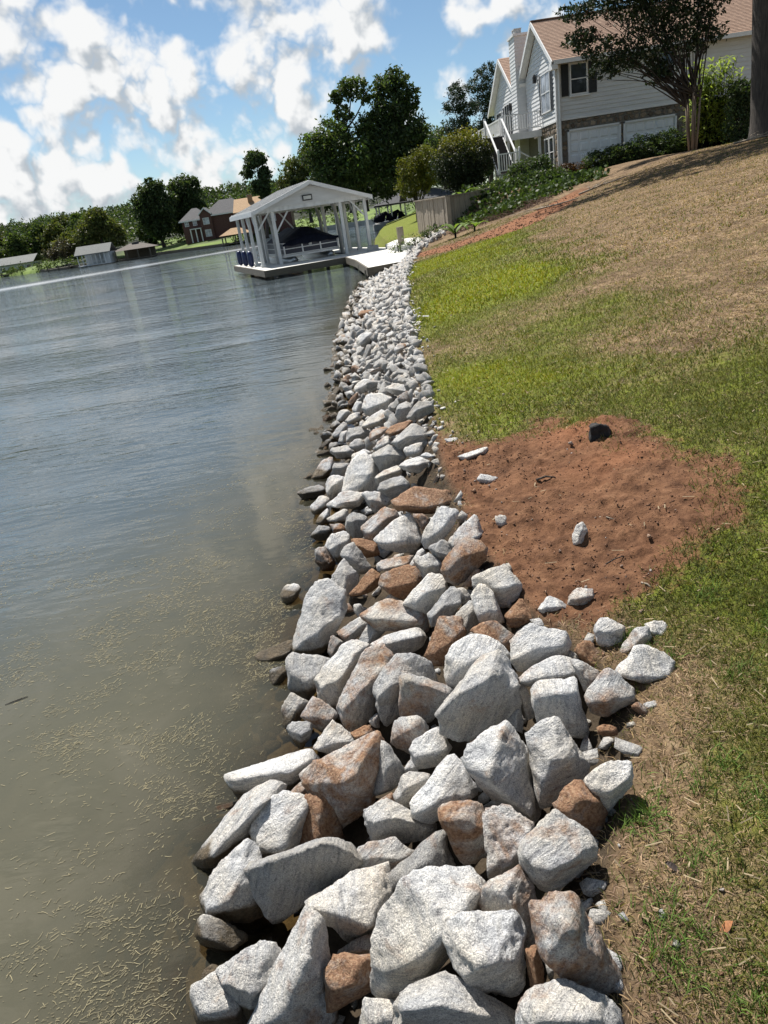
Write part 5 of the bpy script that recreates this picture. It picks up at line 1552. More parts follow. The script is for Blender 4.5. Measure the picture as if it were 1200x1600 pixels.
    m = MB(); m.box(10.06, 12.14, 45.09, 45.17, 6.12, 6.18); m.box(10.06, 12.14, 45.10, 45.16, 5.34, 5.39); m.box(10.06, 10.14, 46.6, 57.3, 6.12, 6.18); m.box(10.07, 10.13, 46.6, 57.3, 5.34, 5.39)
    for px_, py_ in ((10.1, 45.13), (10.1, 46.6), (10.1, 50.0), (10.1, 53.4)): m.box(px_ - .05, px_ + .05, py_ - .05, py_ + .05, 5.2, 6.22)
    rl = part('railing', m, M_TRIM, root)
    for i in range(14):
        x = 10.25 + i * .14; m = MB(); m.box(x - .018, x + .018, 45.112, 45.148, 5.39, 6.12); part('baluster', m, M_TRIM, root, sub=rl)
    for i in range(40):
        y = 46.8 + i * .14; m = MB(); m.box(10.082, 10.118, y - .018, y + .018, 5.39, 6.12); part('baluster', m, M_TRIM, root, sub=rl)
    # stair down towards the lake lawn
    st = MB()
    for x in (9.02, 9.98): st.beam((x, 45.6, 5.05), (x, 42.95, 3.12), .05, .28)
    sr = part('staircase', st, M_TRIM, root)
    for i in range(10):
        z = 5.0 - i * .196; y = 45.5 - i * .27
        m = MB(); m.box(9.06, 9.95, y - .27, y + .01, z - .04, z); m.box(9.06, 9.95, y - .0, y + .02, z, z + .156); part('step', m, M_TREAD, root, sub=sr)
    m = MB(); m.box(8.9, 10.1, 45.5, 46.6, 5.1, 5.2); part('landing', m, M_DECKW, root, sub=sr)
    for x in (9.02, 9.98):
        m = MB(); m.beam((x, 45.65, 6.12), (x, 42.6, 4.15), .09, .06); m.box(x - .05, x + .05, 45.6, 45.7, 5.2, 6.2); m.box(x - .05, x + .05, 42.5, 42.6, 3.1, 4.32); part('handrail', m, M_TRIM, root, sub=sr)
    m = MB(); m.box(8.9, 10.2, 42.25, 43.1, 3.08, 3.16); part('landing', m, M_DECKW, root, sub=sr)
    # lower rail and skirt
    m = MB(); m.box(8.98, 10.15, 42.29, 42.35, 4.10, 4.16); m.box(8.98, 10.15, 42.30, 42.34, 3.28, 3.33)
    for x in (8.98, 10.12): m.box(x - .05, x + .05, 42.27, 42.37, 3.16, 4.28); m.tube([(x, 42.32, 4.28), (x, 42.32, 4.34), (x, 42.32, 4.38)], [.03, .055, .02], 8)
    m.beam((10.15, 42.32, 4.12), (10.95, 42.5, 3.65), .05, .06); m.box(10.9, 11.0, 42.45, 42.55, 2.5, 3.7)
    lr = part('railing', m, M_TRIM, root)
    for i in range(7):
        x = 9.14 + i * .135; m = MB(); m.box(x - .02, x + .02, 42.30, 42.34, 3.33, 4.10); part('baluster', m, M_TRIM, root, sub=lr)
    z = 2.3
    while z < 3.05:
        m = MB(); m.box(8.9, 10.2, 42.22 - .01 * ((z * 10) % 2), 42.25, z, z + .14); part('skirt_board', m, M_POST, root); z += .16
    # lanterns
    for x, y, z in ((12.02, 45.75, 7.6), (12.02, 52.05, 7.0)):
        m = MB(); m.box(x - .09, x + .09, y - .09, y + .09, z, z + .28); m.poly([(x - .12, y - .12, z + .28), (x + .12, y - .12, z + .28), (x + .12, y + .12, z + .28), (x - .12, y + .12, z + .28), (x, y, z + .45)], [(0, 1, 4), (1, 2, 4), (2, 3, 4), (3, 0, 4), (3, 2, 1, 0)])
        m.beam((x, y, z + .35), (x + .16, y, z + .42), .03, .03); part('wall_lantern', m, M_BLACK, root)


build_house()


# ------------------------------------------------------------------ boathouse, boat and dock (turned 16 degrees)
BH_ROT = R8(16.0)
BH_LOC = (-4.2, 38.48, .45)


def build_boathouse():
    root = empty('boathouse', BH_LOC, 'white open boathouse with low gable roof and slanting posts on the dock', 'boathouse', rz=BH_ROT)
    P = lambda n, m, mat, sub=None, **k: m.build(n, mat, sub if sub is not None else root, **k)
    L_ = 7.2; zb = 2.50; x0, x1 = -.1, 5.95; xm = 2.95; ze, zr = 2.66, 3.62
    for x in (0.0, 5.8):
        for y in (.0, 1.9, 3.8, 5.7):
            m = MB(); m.box(x - .075, x + .075, y - .075, y + .075, .0, zb); m.box(x - .12, x + .12, y - .12, y + .12, .0, .12); P('post', m, M_POST)
    for x in (.95, 4.5):
        for y in (.05, 3.6):
            m = MB(); m.box(x - .075, x + .075, y - .075, y + .075, -.02, zb); P('post', m, M_POST)
    # curved lift piles
    for x in (1.15, 4.75):
        for y in (1.7, 5.4):
            m = MB(); m.tube([(x, y, -.8), (x, y, .9), (x - .02, y, 1.8), (x - .16, y, 2.48)], [.11, .11, .10, .09], 8); P('lift_pile', m, M_CONCG)
    m = MB(); m.box(x0, x1, -.12, .08, zb, zb + .22); P('beam', m, M_POST)
    m = MB(); m.box(x0, x1, L_ - .5, L_ - .3, zb, zb + .22); P('beam', m, M_POST)
    for x in (-.08, 5.88):
        m = MB(); m.box(x - .06, x + .06, .08, L_ - .5, zb, zb + .2); P('beam', m, M_POST)
    # knee braces
    for a, b_ in (((.1, 0, 1.75), (.75, 0, 2.5)), ((5.7, 0, 1.75), (5.05, 0, 2.5)), ((0, .1, 1.8), (0, .8, 2.5)), ((0, 2.0, 1.8), (0, 2.7, 2.5)), ((5.8, 2.0, 1.8), (5.8, 2.7, 2.5)), ((1.0, .1, 1.5), (1.75, .1, 2.45)), ((2.9, 3.6, 1.3), (2.0, 3.6, 2.5))):
        m = MB(); m.beam(a, b_, .07, .07); P('brace', m, M_POST)
    # gable front: boards
    yf = -.16
    z = zb + .2
    while z < zr - .2:
        h = .19
        s = lambda zz: max(0, min(3.1, (zr - .12 - zz) / (zr - ze) * 3.42))
        a, b_ = s(z), s(min(z + h, zr - .15))
        m = MB(); m.poly([(xm - a, yf - .015, z), (xm + a, yf - .015, z), (xm + b_, yf, z + h), (xm - b_, yf, z + h), (xm - a, yf + .03, z), (xm + a, yf + .03, z), (xm + b_, yf + .03, z + h), (xm - b_, yf + .03, z + h)],
                         [(0, 1, 2, 3), (4, 7, 6, 5), (0, 4, 5, 1), (2, 6, 7, 3), (1, 5, 6, 2), (0, 3, 7, 4)])
        P('siding_board', m, M_SIDING); z += h
    # roof
    yf = -.55
    for s in (-1, 1):
        m = MB(); e = xm + s * 3.12
        m.poly([(e, yf, ze - .08), (xm, yf, zr), (xm, L_, zr), (e, L_, ze - .08), (e, yf, ze - .02), (xm, yf, zr + .06), (xm, L_, zr + .06), (e, L_, ze - .02)],
               [(3, 2, 1, 0), (4, 5, 6, 7), (0, 1, 5, 4), (1, 2, 6, 5), (2, 3, 7, 6), (3, 0, 4, 7)])
        rf = P('roof', m, M_GREYROOF)
        for k in range(16):
            y = yf + .2 + k * .5
            m = MB(); m.beam((e - s * .02, y, ze - .02), (xm, y, zr + .06), .04, .05); P('seam', m, M_GREYROOF, sub=rf)
        m = MB(); m.beam((e, yf - .03, ze - .12), (xm, yf - .03, zr - .03), .05, .17); P('bargeboard', m, M_TRIM)
        m = MB(); m.box(e - .03, e + .03, yf - .05, L_, ze - .24, ze - .02); P('fascia', m, M_TRIM)
        for k in range(9):
            y = .3 + k * .8
            m = MB(); m.beam((e - s * .1, y, ze - .12), (xm, y, zr - .06), .05, .12); P('rafter', m, M_POST)
    m = MB(); m.box(2.55, 3.05, -.24, -.172, 2.80, 3.06); fr = P('flood_lamp', m, M_BLACK)
    m = MB(); m.box(2.60, 3.00, -.252, -.245, 2.85, 3.01); P('lens', m, M_LENS, sub=fr)
    # fenders tied to the outer posts
    for y in (1.9, 3.8, 5.7):
        f = MB(); f.tube([(0, 0, 0), (0, 0, .06), (0, 0, .2), (0, 0, .6), (0, 0, .74), (0, 0, .8)], [.05, .12, .16, .16, .12, .04], 12)
        o = f.build('fender', M_BLUE, None, True)
        c, s_ = math.cos(BH_ROT), math.sin(BH_ROT); lx, ly = -.28, y
        o.location = (BH_LOC[0] + lx * c - ly * s_, BH_LOC[1] + lx * s_ + ly * c, .47)
        pos = {1.9: 'nearest the front corner of', 3.8: 'midway along', 5.7: 'farthest back along'}[y]
        set_props(o, f'dark blue fender hung on the left posts, {pos} the boathouse', 'fender', 'fenders on the boathouse posts')


build_boathouse()


def build_boat():
    root = empty('pontoon_boat', (BH_LOC[0], BH_LOC[1], .45), 'pontoon boat under a dark navy cover parked inside the boathouse', 'boat', rz=BH_ROT)
    P = lambda n, m, mat, sub=None, **k: m.build(n, mat, sub if sub is not None else root, **k)
    x0, x1, y0, y1 = 1.35, 4.3, .7, 6.6
    for x in (1.8, 3.85):
        m = MB(); m.tube([(x, y0 - .1, .12), (x, y0 + .25, .02), (x, y1, .02)], [.06, .26, .26], 14); P('pontoon', m, M_ALU, smooth=True)
    m = MB(); m.box(x0 - .05, x1 + .05, y0, y1, .26, .36); P('deck', m, M_ALU)
    for (a, b_, c, d) in ((x0, x1, y0 + .04, y0 + .07), (x0, x0 + .03, y0 + .07, y1), (x1 - .03, x1, y0 + .07, y1)):
        m = MB(); m.box(a, b_, c, d, .40, .92); P('side_panel', m, M_HULL)
    m = MB()
    for z in (.40, .66, .94): m.box(x0 - .01, x1 + .01, y0 + .02, y0 + .05, z - .02, z + .02); m.box(x0 - .015, x0 + .02, y0 + .05, y1, z - .02, z + .02)
    for x in (x0, x0 + .98, x0 + 1.96, x1 - .04): m.box(x - .02, x + .05, y0 + .005, y0 + .055, .36, .96)
    P('fence_rail', m, M_ALU)
    m = MB(); m.box(x0 + 1.35, x0 + 1.52, y0 + .01, y0 + .02, .70, .86); P('plate', m, M_LENS)
    # cover: a tent with sag between the ribs
    nx, ny = 15, 21
    V = []; F = []
    for j in range(ny):
        v = j / (ny - 1)
        for i in range(nx):
            u = i / (nx - 1) * 2 - 1
            rise = (1 - abs(u) ** 1.25) * (.72 * min(1, v * 5 + .30) * min(1, (1 - v) * 6 + .3))
            sag = .06 * math.sin(v * 3.14 * 6) ** 2 * (1 - abs(u)) + .02 * math.sin(u * 11 + v * 7)
            V.append((xm_(u, x0, x1), y0 - .05 + v * (y1 - y0 + .1), .92 + rise - sag))
    for j in range(ny - 1):
        for i in range(nx - 1):
            a = j * nx + i; F.append((a, a + 1, a + nx + 1, a + nx))
    b0 = len(V)
    for i in range(nx): V.append((V[i][0], V[i][1] - .01, .80 + .03 * math.sin(i * 1.9)))
    for i in range(nx - 1): F.append((b0 + i, b0 + i + 1, i + 1, i))
    m = MB(); m.v, m.f = V, F
    P('cover', m, M_NAVY, smooth=True)


def xm_(u, a, b_): return (a + b_) / 2 + u * (b_ - a) / 2 * 1.03


build_boat()


def build_dock():
    root = empty('dock', (0, 36, .45), 'L shaped dock with pale bright decking and brown timber edge', 'dock')
    c, s = math.cos(BH_ROT), math.sin(BH_ROT)
    W = lambda lx, ly: (BH_LOC[0] + lx * c - ly * s, BH_LOC[1] + lx * s + ly * c)
    decks = [[W(-.46, -3.0), W(3.7, -2.75), W(6.6, -2.6), W(6.6, .35), W(-.46, .35)],
             [W(-.46, .35), W(.95, .35), W(.95, 7.2), W(-.46, 7.2)],
             [W(4.7, .35), W(6.6, .35), W(6.6, 7.2), W(4.7, 7.2)],
             [(.04, 36.98), (.46, 33.3), (.79, 27.7), (2.5, 28.5), (2.9, 36.0), W(6.6, -2.6)]]
    for dpoly in decks:
        m = MB(); m.prism(dpoly, .36, .45, 'z'); part('decking', m, M_DOCK, root)
    # plank joints as slight grooves: thin strips proud of the deck along the front edge
    def edge(a, b_, z0=.15, z1=.447):
        m = MB(); a3, b3 = (*a, (z0 + z1) / 2), (*b_, (z0 + z1) / 2)
        m.beam(a3, b3, .06, z1 - z0); part('fascia', m, M_FASCIA, root)
    edge(W(-.48, -3.04), W(3.7, -2.79)); edge(W(-.5, -3.0), W(-.5, 7.2)); edge((.0, 36.95), (.42, 33.3)); edge((.42, 33.28), (.75, 27.66)); edge((.76, 27.64), (1.9, 28.2))
    for x, y in ((.62, 28.2), (.45, 31.5), (.3, 34.5), W(-.3, -2.8), W(1.6, -2.7), W(-.3, 3), W(1.1, 6.8), W(3.6, -2.5)):
        m = MB(); m.tube([(x + .1, y + .1, -1.6), (x + .1, y + .1, .34)], .09, 8); part('pile', m, M_FASCIA, root)
    o = MB().box(1.2, 1.75, 38.6, 39.5, .45, .68).build('step_block', M_CONCG)
    set_props(o, 'grey block step between the dock and the white pad', 'step')


build_dock()

# white pad and the retaining wall of old planks
pad = MB().prism([(2.3, 35.2), (3.4, 34.6), (4.9, 35.6), (4.25, 42.0), (2.9, 42.2), (2.1, 38.6)], .2, .66, 'z').build('concrete_pad', M_CONC)
set_props(pad, 'bright white concrete pad below the wooden retaining wall', 'concrete pad')


def build_retaining_wall():
    A, B, C_ = np.array([5.12, 36.0]), np.array([4.2, 42.2]), np.array([6.6, 36.9])
    root = empty('retaining_wall', (A[0], A[1], .4), 'weathered upright plank retaining wall beside the concrete pad', 'retaining wall')
    rng = np.random.default_rng(8)
    n = 17
    for i in range(n):
        t0, t1 = i / n, (i + .93) / n
        a, b_ = A + (B - A) * t0, A + (B - A) * t1
        m = MB(); d = rng.uniform(-.02, .03)
        nrm = np.array([-(B - A)[1], (B - A)[0]]); nrm /= -np.linalg.norm(nrm) * (-1)
        zt = 2.46 + rng.uniform(-.03, .02)
        o_ = nrm * d
        q = [a + o_, b_ + o_, b_ + o_ - nrm * .06, a + o_ - nrm * .06]
        m.prism([tuple(p) for p in q], .3, zt, 'z'); part('plank', m, M_PLANK, root)
    n = 5
    for i in range(n):
        a, b_ = A + (C_ - A) * i / n, A + (C_ - A) * (i + .94) / n
        m = MB(); m.beam((*a, 1.4), (*b_, 1.4), .06, 2.2); part('plank', m, M_PLANK, root)
    m = MB(); m.beam((*(A + (-.02, -.02)), 2.47), (*B, 2.47), .18, .06); m.beam((*(A + (.05, 0.0)), 2.475), (*C_, 2.475), .18, .05); part('cap_board', m, M_PLANK, root)
    m = MB(); m.box(A[0] - .10, A[0] + .10, A[1] - .12, A[1] + .08, .3, 2.44); part('corner_post', m, M_PLANK, root)
    m = MB(); m.beam((6.6, 36.9, 2.42), (9.6, 39.6, 2.5), .2, .25)
    o = m.build('timber_edging', M_PLANK); set_props(o, 'dark timber edging along the planted terrace below the stairs', 'edging')


build_retaining_wall()


# ------------------------------------------------------------------ far side of the lake
FX = np.array([-420, -150, -73, -47.6, -38, -27, -19, -8, 4, 9, 14, 22, 70])
FY = np.array([262, 205, 164, 141, 151, 140, 135, 139, 136, 124, 108, 100, 96])


def far_y(x): return np.interp(x, FX, FY)


def far_z(x, y):
    d = y - far_y(x)
    z = np.where(d < 0, -1.0, .5 * sstep(0, .8, d) + .075 * np.clip(d, 0, 25) + .015 * np.maximum(d - 25, 0))
    hill = 9.5 * sstep(60, 190, d) * (1 + .15 * np.sin(x * .02)) * sstep(70, -60, x)
    return z + hill


M_FARLAWN = None


def far_material():
    m, N, L, b, out = new_mat('far_grass')
    g = N('ShaderNodeNewGeometry')
    n = N('ShaderNodeTexNoise', ins={'Scale': .16, 'Detail': 7.0, 'Roughness': .65}); L(g.outputs['Position'], n.inputs['Vector'])
    c = ramp(N, L, n.outputs['Fac'], [(.35, (.045, .055, .016)), (.48, (.095, .150, .022)), (.6, (.13, .19, .03)), (.75, (.15, .13, .06))])
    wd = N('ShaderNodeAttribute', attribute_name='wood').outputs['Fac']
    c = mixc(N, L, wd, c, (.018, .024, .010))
    L(c, b.inputs['Base Color']); b.inputs['Roughness'].default_value = .95
    return m


M_FARLAWN = far_material()
grid_mesh('far_shore', np.concatenate([np.arange(-420, -90, 6), np.arange(-90, 40, 1.0), np.arange(40, 121, 6)]), np.concatenate([np.arange(92, 170, .6), np.arange(170, 470, 6)]), far_z, {'wood': lambda x, y: np.maximum(sstep(26, 40, y - far_y(x)), sstep(-40, -48, x) * (1 - sstep(-73, -66, -np.abs(x + 66) - 60))) * 1.0}, M_FARLAWN, 'structure')


def fz(x, y): return float(far_z(np.array([x]), np.array([y]))[0])


def hip_roof(x0, x1, y0, y1, ze, zr, inset):
    m = MB(); ym = (y0 + y1) / 2
    m.poly([(x0, y0, ze), (x1, y0, ze), (x1, y1, ze), (x0, y1, ze), (x0 + inset, ym, zr), (x1 - inset, ym, zr)],
           [(0, 1, 5, 4), (1, 2, 5), (2, 3, 4, 5), (3, 0, 4), (3, 2, 1, 0)])
    return m


def gable_roof_x(x0, x1, y0, y1, ze, zr, t=.15):
    m = MB(); ym = (y0 + y1) / 2
    m.prism([(y0, ze), (ym, zr), (y1, ze), (y1, ze + t), (ym, zr + t), (y0, ze + t)], x0, x1, 'x')
    return m


def build_far():
    # brick house on the point
    y = 150.0; b0 = 1.4
    r = empty('brick_house', (-26, y, b0), 'dark red brick house with grey hip roofs on the far point', 'house')
    m = MB(); m.box(-25.8, -17.6, y, y + 9, b0 - 1, 5.7); part('wall', m, M_BRICK, r)
    m = MB(); m.box(-30.4, -25.8, y + .6, y + 9, b0 - 1, 5.3); part('wall', m, M_BRICK, r)
    m = MB(); m.box(-26.6, -24.4, y - .5, y, b0 - 1, 5.9); m.prism([(-26.6, 5.9), (-24.4, 5.9), (-25.5, 6.9)], y - .5, y, 'y'); part('wall', m, M_BRICK, r)
    part('roof', hip_roof(-26.2, -17.2, y - .4, y + 9.4, 5.65, 8.2, 3.2), M_GREYSH, r); part('roof', hip_roof(-30.9, -25.5, y + .2, y + 9.2, 5.25, 7.4, 2.2), M_GREYSH, r)
    m = MB(); m.prism([(-26.8, 5.85), (-25.5, 7.0), (-24.2, 5.85), (-24.2, 5.98), (-25.5, 7.15), (-26.8, 5.98)], y - .7, y + 3, 'y'); part('roof', m, M_GREYSH, r)
    m = MB(); m.box(-26.25, -17.2, y - .46, y - .40, 5.45, 5.68); m.box(-30.9, -26.7, y + .1, y + .2, 5.05, 5.28); part('gutter', m, M_TRIM, r)
    m = MB(); m.beam((-26.8, y - .75, 5.85), (-25.5, y - .75, 7.02), .06, .2); m.beam((-24.2, y - .75, 5.85), (-25.5, y - .75, 7.02), .06, .2); part('bargeboard', m, M_TRIM, r)
    for x0, x1, z0, z1, yy in ((-26.1, -24.9, 4.1, 5.3, y - .5), (-26.1, -24.9, 1.9, 3.2, y - .5), (-28.3, -27.5, 4.2, 5.1, y + .6), (-29.9, -29.1, 4.2, 5.1, y + .6)): window_x(r, yy, x0, x1, z0, z1, 2, 2, glass=M_GLASSB)
    m = MB(); m.box(-28.9, -26.7, y - .9, y + .6, 3.55, 3.7); part('balcony', m, M_TRIM, r)
    for x in (-28.8, -27.8, -26.8):
        m = MB(); m.box(x - .1, x + .1, y - .85, y - .65, 1.2, 3.55); part('porch_post', m, M_TRIM, r)
    # tan roofed house behind the boathouse
    r = empty('tan_roof_house', (-15, 139, 2), 'tan shingled house roof with brick chimney seen past the boathouse', 'house')
    m = MB(); m.box(-17.6, -8.5, 139, 147, 1, 5.2); part('wall', m, M_BRICK, r)
    part('roof', gable_roof_x(-18.6, -8, 138.2, 147.8, 5.0, 7.3), M_TANSH, r)
    m = MB(); m.box(-15.9, -15.1, 141, 141.8, 5, 7.8); part('chimney', m, M_TANSH, r)
    for x in (-15, -12.4): window_x(r, 139, x, x + 1.1, 2.9, 4.3, 2, 2, glass=M_GLASSB)
    # waterside shed with tan roof
    r = empty('waterside_shed', (-18.5, 134.5, 0), 'small open waterside shed with shallow tan roof left of the boathouse', 'shed')
    part('roof', hip_roof(-21, -15.6, 132.4, 136.8, 1.7, 2.75, 2.0), M_TANSH, r)
    for x in (-20.6, -18.3, -16):
        for yy in (132.8, 136.4):
            m = MB(); m.box(x - .1, x + .1, yy - .1, yy + .1, -.5, 1.72); part('post', m, M_FASCIA, r)
    m = MB(); m.box(-20.9, -15.7, 132.6, 136.7, .25, .4); part('deck', m, M_FASCIA, r)
    # white boathouse across the water
    r = empty('white_boathouse', (-44.3, 138.5, 0), 'white lakeside boathouse with pale grey roof and many posts on the far shore', 'boathouse')
    part('roof', gable_roof_x(-47.6, -41.2, 136.6, 141.4, 1.95, 3.35, .12), M_PALESH, r)
    m = MB(); m.box(-47.2, -41.6, 140.9, 141.2, .2, 2.0); m.box(-42.7, -41.6, 137.2, 140.9, .2, 2.0); part('wall', m, M_SIDING, r)
    m = MB(); m.box(-47.4, -41.4, 136.8, 141.3, .12, .26); part('deck', m, M_POST, r)
    for i in range(8):
        x = -47.2 + i * .8
        m = MB(); m.box(x - .06, x + .06, 136.9, 137.02, .25, 1.96); part('post', m, M_TRIM, r)
    m = MB(); m.box(-47.2, -42.7, 136.9, 136.98, .75, .82); part('railing', m, M_TRIM, r)
    for i in range(4):
        m = MB(); m.box(-46.9 + i * 1.4, -46.75 + i * 1.4, 137, 137.15, -1, .15); part('pile', m, M_FASCIA, r)
    # brown roofed boathouse beside it
    r = empty('brown_boathouse', (-37.8, 140, 0), 'brown roofed boathouse right of the white one on the far shore', 'boathouse')
    part('roof', hip_roof(-41.4, -34.4, 138.6, 145, 1.75, 2.75, 2.6), shingle_mat('brown_grey_shingle', (.11, .095, .085), (.14, .12, .10), (.08, .07, .06)), r)
    m = MB(); m.box(-38.3, -37.1, 141.2, 142.4, 2.5, 2.85); part('cupola', m, M_GREYSH, r)
    m = MB(); m.box(-40.8, -35.0, 143.8, 144.2, 0, 1.8); part('wall', m, M_FASCIA, r)
    for x in (-41, -39, -37, -34.8):
        m = MB(); m.box(x - .08, x + .08, 138.9, 139.06, -.8, 1.78); part('post', m, M_FASCIA, r)
    m = MB(); m.box(-41.2, -34.6, 138.8, 144, .1, .25); part('deck', m, M_FASCIA, r)
    # pale house at the left edge, and a small house beyond its lawn
    r = empty('pale_house', (-74, 171, 0), 'pale grey house with light roof at the left edge across the lake', 'house')
    m = MB(); m.box(-79, -68.6, 170, 176, 0, 2.2); part('wall', m, M_SIDING, r)
    part('roof', gable_roof_x(-79.6, -68, 169.4, 176.6, 2.1, 3.6), M_PALESH, r)
    for i in range(5): window_x(r, 170, -77.6 + i * 1.9, -76.5 + i * 1.9, .8, 1.8, 1, 1)
    r = empty('small_grey_house', (-62, 172, 1), 'small grey house among trees on the far left shore', 'house')
    m = MB(); m.box(-65, -60, 172, 177, .5, 3.0); part('wall', m, M_CONCG, r); part('roof', gable_roof_x(-65.4, -59.6, 171.5, 177.5, 2.9, 4.2), M_GREYSH, r)
    window_x(r, 172, -64, -63, 1.6, 2.6, 1, 1); window_x(r, 172, -62, -61, 1.6, 2.6, 1, 1)
    # neighbour's boat shelter to the right
    r = empty('boat_shelter', (10, 95, .4), 'low charcoal hip roofed boat shelter on white posts beyond the wooden wall', 'boat shelter')
    part('roof', hip_roof(4.3, 15.4, 93.6, 101, 2.62, 3.75, 3.0), M_DARKSH, r)
    m = MB(); m.box(4.3, 15.4, 93.52, 93.6, 2.5, 2.68); part('fascia', m, M_GREYSH, r)
    for x in (4.9, 6.4, 8.1, 10.2, 12.6, 15):
        for yy in (93.9, 100.6):
            m = MB(); m.box(x - .09, x + .09, yy - .09, yy + .09, .1, 2.6); part('post', m, M_TRIM, r)
    m = MB(); m.box(4.5, 15.2, 93.8, 100.8, .55, .7); part('deck', m, M_CONCG, r)
    # two covered jet skis in its shade
    for k, (x, yy, lb) in enumerate(((5.3, 92.2, 'black covered jet ski at the left end of the boat shelter'), (7.0, 95.3, 'dark covered jet ski between the white posts of the boat shelter'))):
        m = MB(); pts = [(x - 1.3, yy, .9), (x - 1.0, yy, 1.15), (x - .2, yy, 1.3), (x + .3, yy, 1.75), (x + .5, yy, 1.25), (x + 1.2, yy, .95)]
        m.tube(pts, [.1, .42, .5, .22, .5, .15], 10); o = m.build('jet_ski', M_NAVY, None, True); set_props(o, lb, 'jet ski', 'jet skis under the neighbour shelter')
        m = MB(); m.box(x - 1.4, x + 1.4, yy - .8, yy + .8, -.3, .62); o = m.build('floating_dock', M_CONCG); set_props(o, 'low grey float under the ' + ('left black' if k == 0 else 'middle dark') + ' jet ski', 'float')
    # sea wall across the cove
    m = MB(); xs = np.linspace(-14, 13, 30)
    for a, b_ in zip(xs[:-1], xs[1:]): m.beam((a, far_y(a) - .25, .3), (b_, far_y(b_) - .25, .3), .3, 1.0)
    o = m.build('sea_wall', M_CONCG); set_props(o, 'grey sea wall along the cove behind the boathouse', 'sea wall')
    m = MB(); xs = np.linspace(-60, -20, 30)
    for a, b_ in zip(xs[:-1], xs[1:]): m.beam((a, far_y(a) - .25, .15), (b_, far_y(b_) - .25, .15), .3, .7)
    o = m.build('sea_wall', M_FASCIA); set_props(o, 'low dark sea wall along the brick house lawn', 'sea wall')
    # little dock and chairs on the far bank
    for x, yy, lb in ((-71, 164.5, 'small grey jetty in front of the pale house'), (-53, 143.5, 'small brown jetty left of the white lakeside boathouse')):
        m = MB(); m.box(x - 2.2, x + 2.2, yy - 1.4, yy + .8, .3, .45)
        for s_ in (-2, 0, 2): m.box(x + s_ - .1, x + s_ + .1, yy - 1.3, yy - 1.1, -.8, .9)
        o = m.build('jetty', M_FASCIA); set_props(o, lb, 'jetty')


build_far()
# ------------------------------------------------------------------ foliage
def leaf_mat(name, col, trans=.35, var=.3, rough=.55):
    m, N, L, b, out = new_mat(name)
    at = N('ShaderNodeAttribute', attribute_name='tint').outputs['Color']
    c = mixc(N, L, 1.0, (*col,), at, 'MULTIPLY')
    L(c, b.inputs['Base Color']); b.inputs['Roughness'].default_value = rough
    b.inputs['Specular IOR Level'].default_value = .25
    t = N('ShaderNodeBsdfTranslucent'); L(mixc(N, L, 1.0, c, (1.25, 1.3, .6), 'MULTIPLY'), t.inputs['Color'])
    mx = N('ShaderNodeMixShader'); mx.inputs[0].default_value = trans
    L(b.outputs[0], mx.inputs[1]); L(t.outputs[0], mx.inputs[2]); L(mx.outputs[0], out.inputs['Surface'])
    return m


M_LEAF = leaf_mat('oak_leaves', (.070, .104, .034), .4)
M_LEAFD = leaf_mat('dark_leaves', (.056, .086, .035), .38)
M_LEAFO = leaf_mat('olive_leaves', (.095, .115, .035))
M_PINE = leaf_mat('pine_needles', (.030, .052, .026), .15)
M_YEL = leaf_mat('yellow_green_leaves', (.115, .125, .022))
M_BAMB = leaf_mat('bright_cane_leaves', (.27, .34, .075), .45)
M_RED = leaf_mat('reddish_leaves', (.085, .048, .030), .25)
M_BLADE = leaf_mat('grass_blades', (1, 1, 1), .25, rough=.7)
M_STRAWF = leaf_mat('floating_straw', (.27, .24, .15), .1, rough=.7)
M_CLOD = leaf_mat('loose_earth', (1, 1, 1), .0, rough=.95)
M_BARK = simple('grey_brown_bark', (.062, .052, .043), .95, .35, 5.0, .9, 22, stretch=(4, 4, .5))
M_CREPE = simple('smooth_tan_bark', (.23, .165, .115), .7, .25, 5.0, .2, 30, stretch=(3, 3, .4))
M_TWIG = simple('dead_twig', (.30, .25, .19), .9, .3, 9.0, .3)


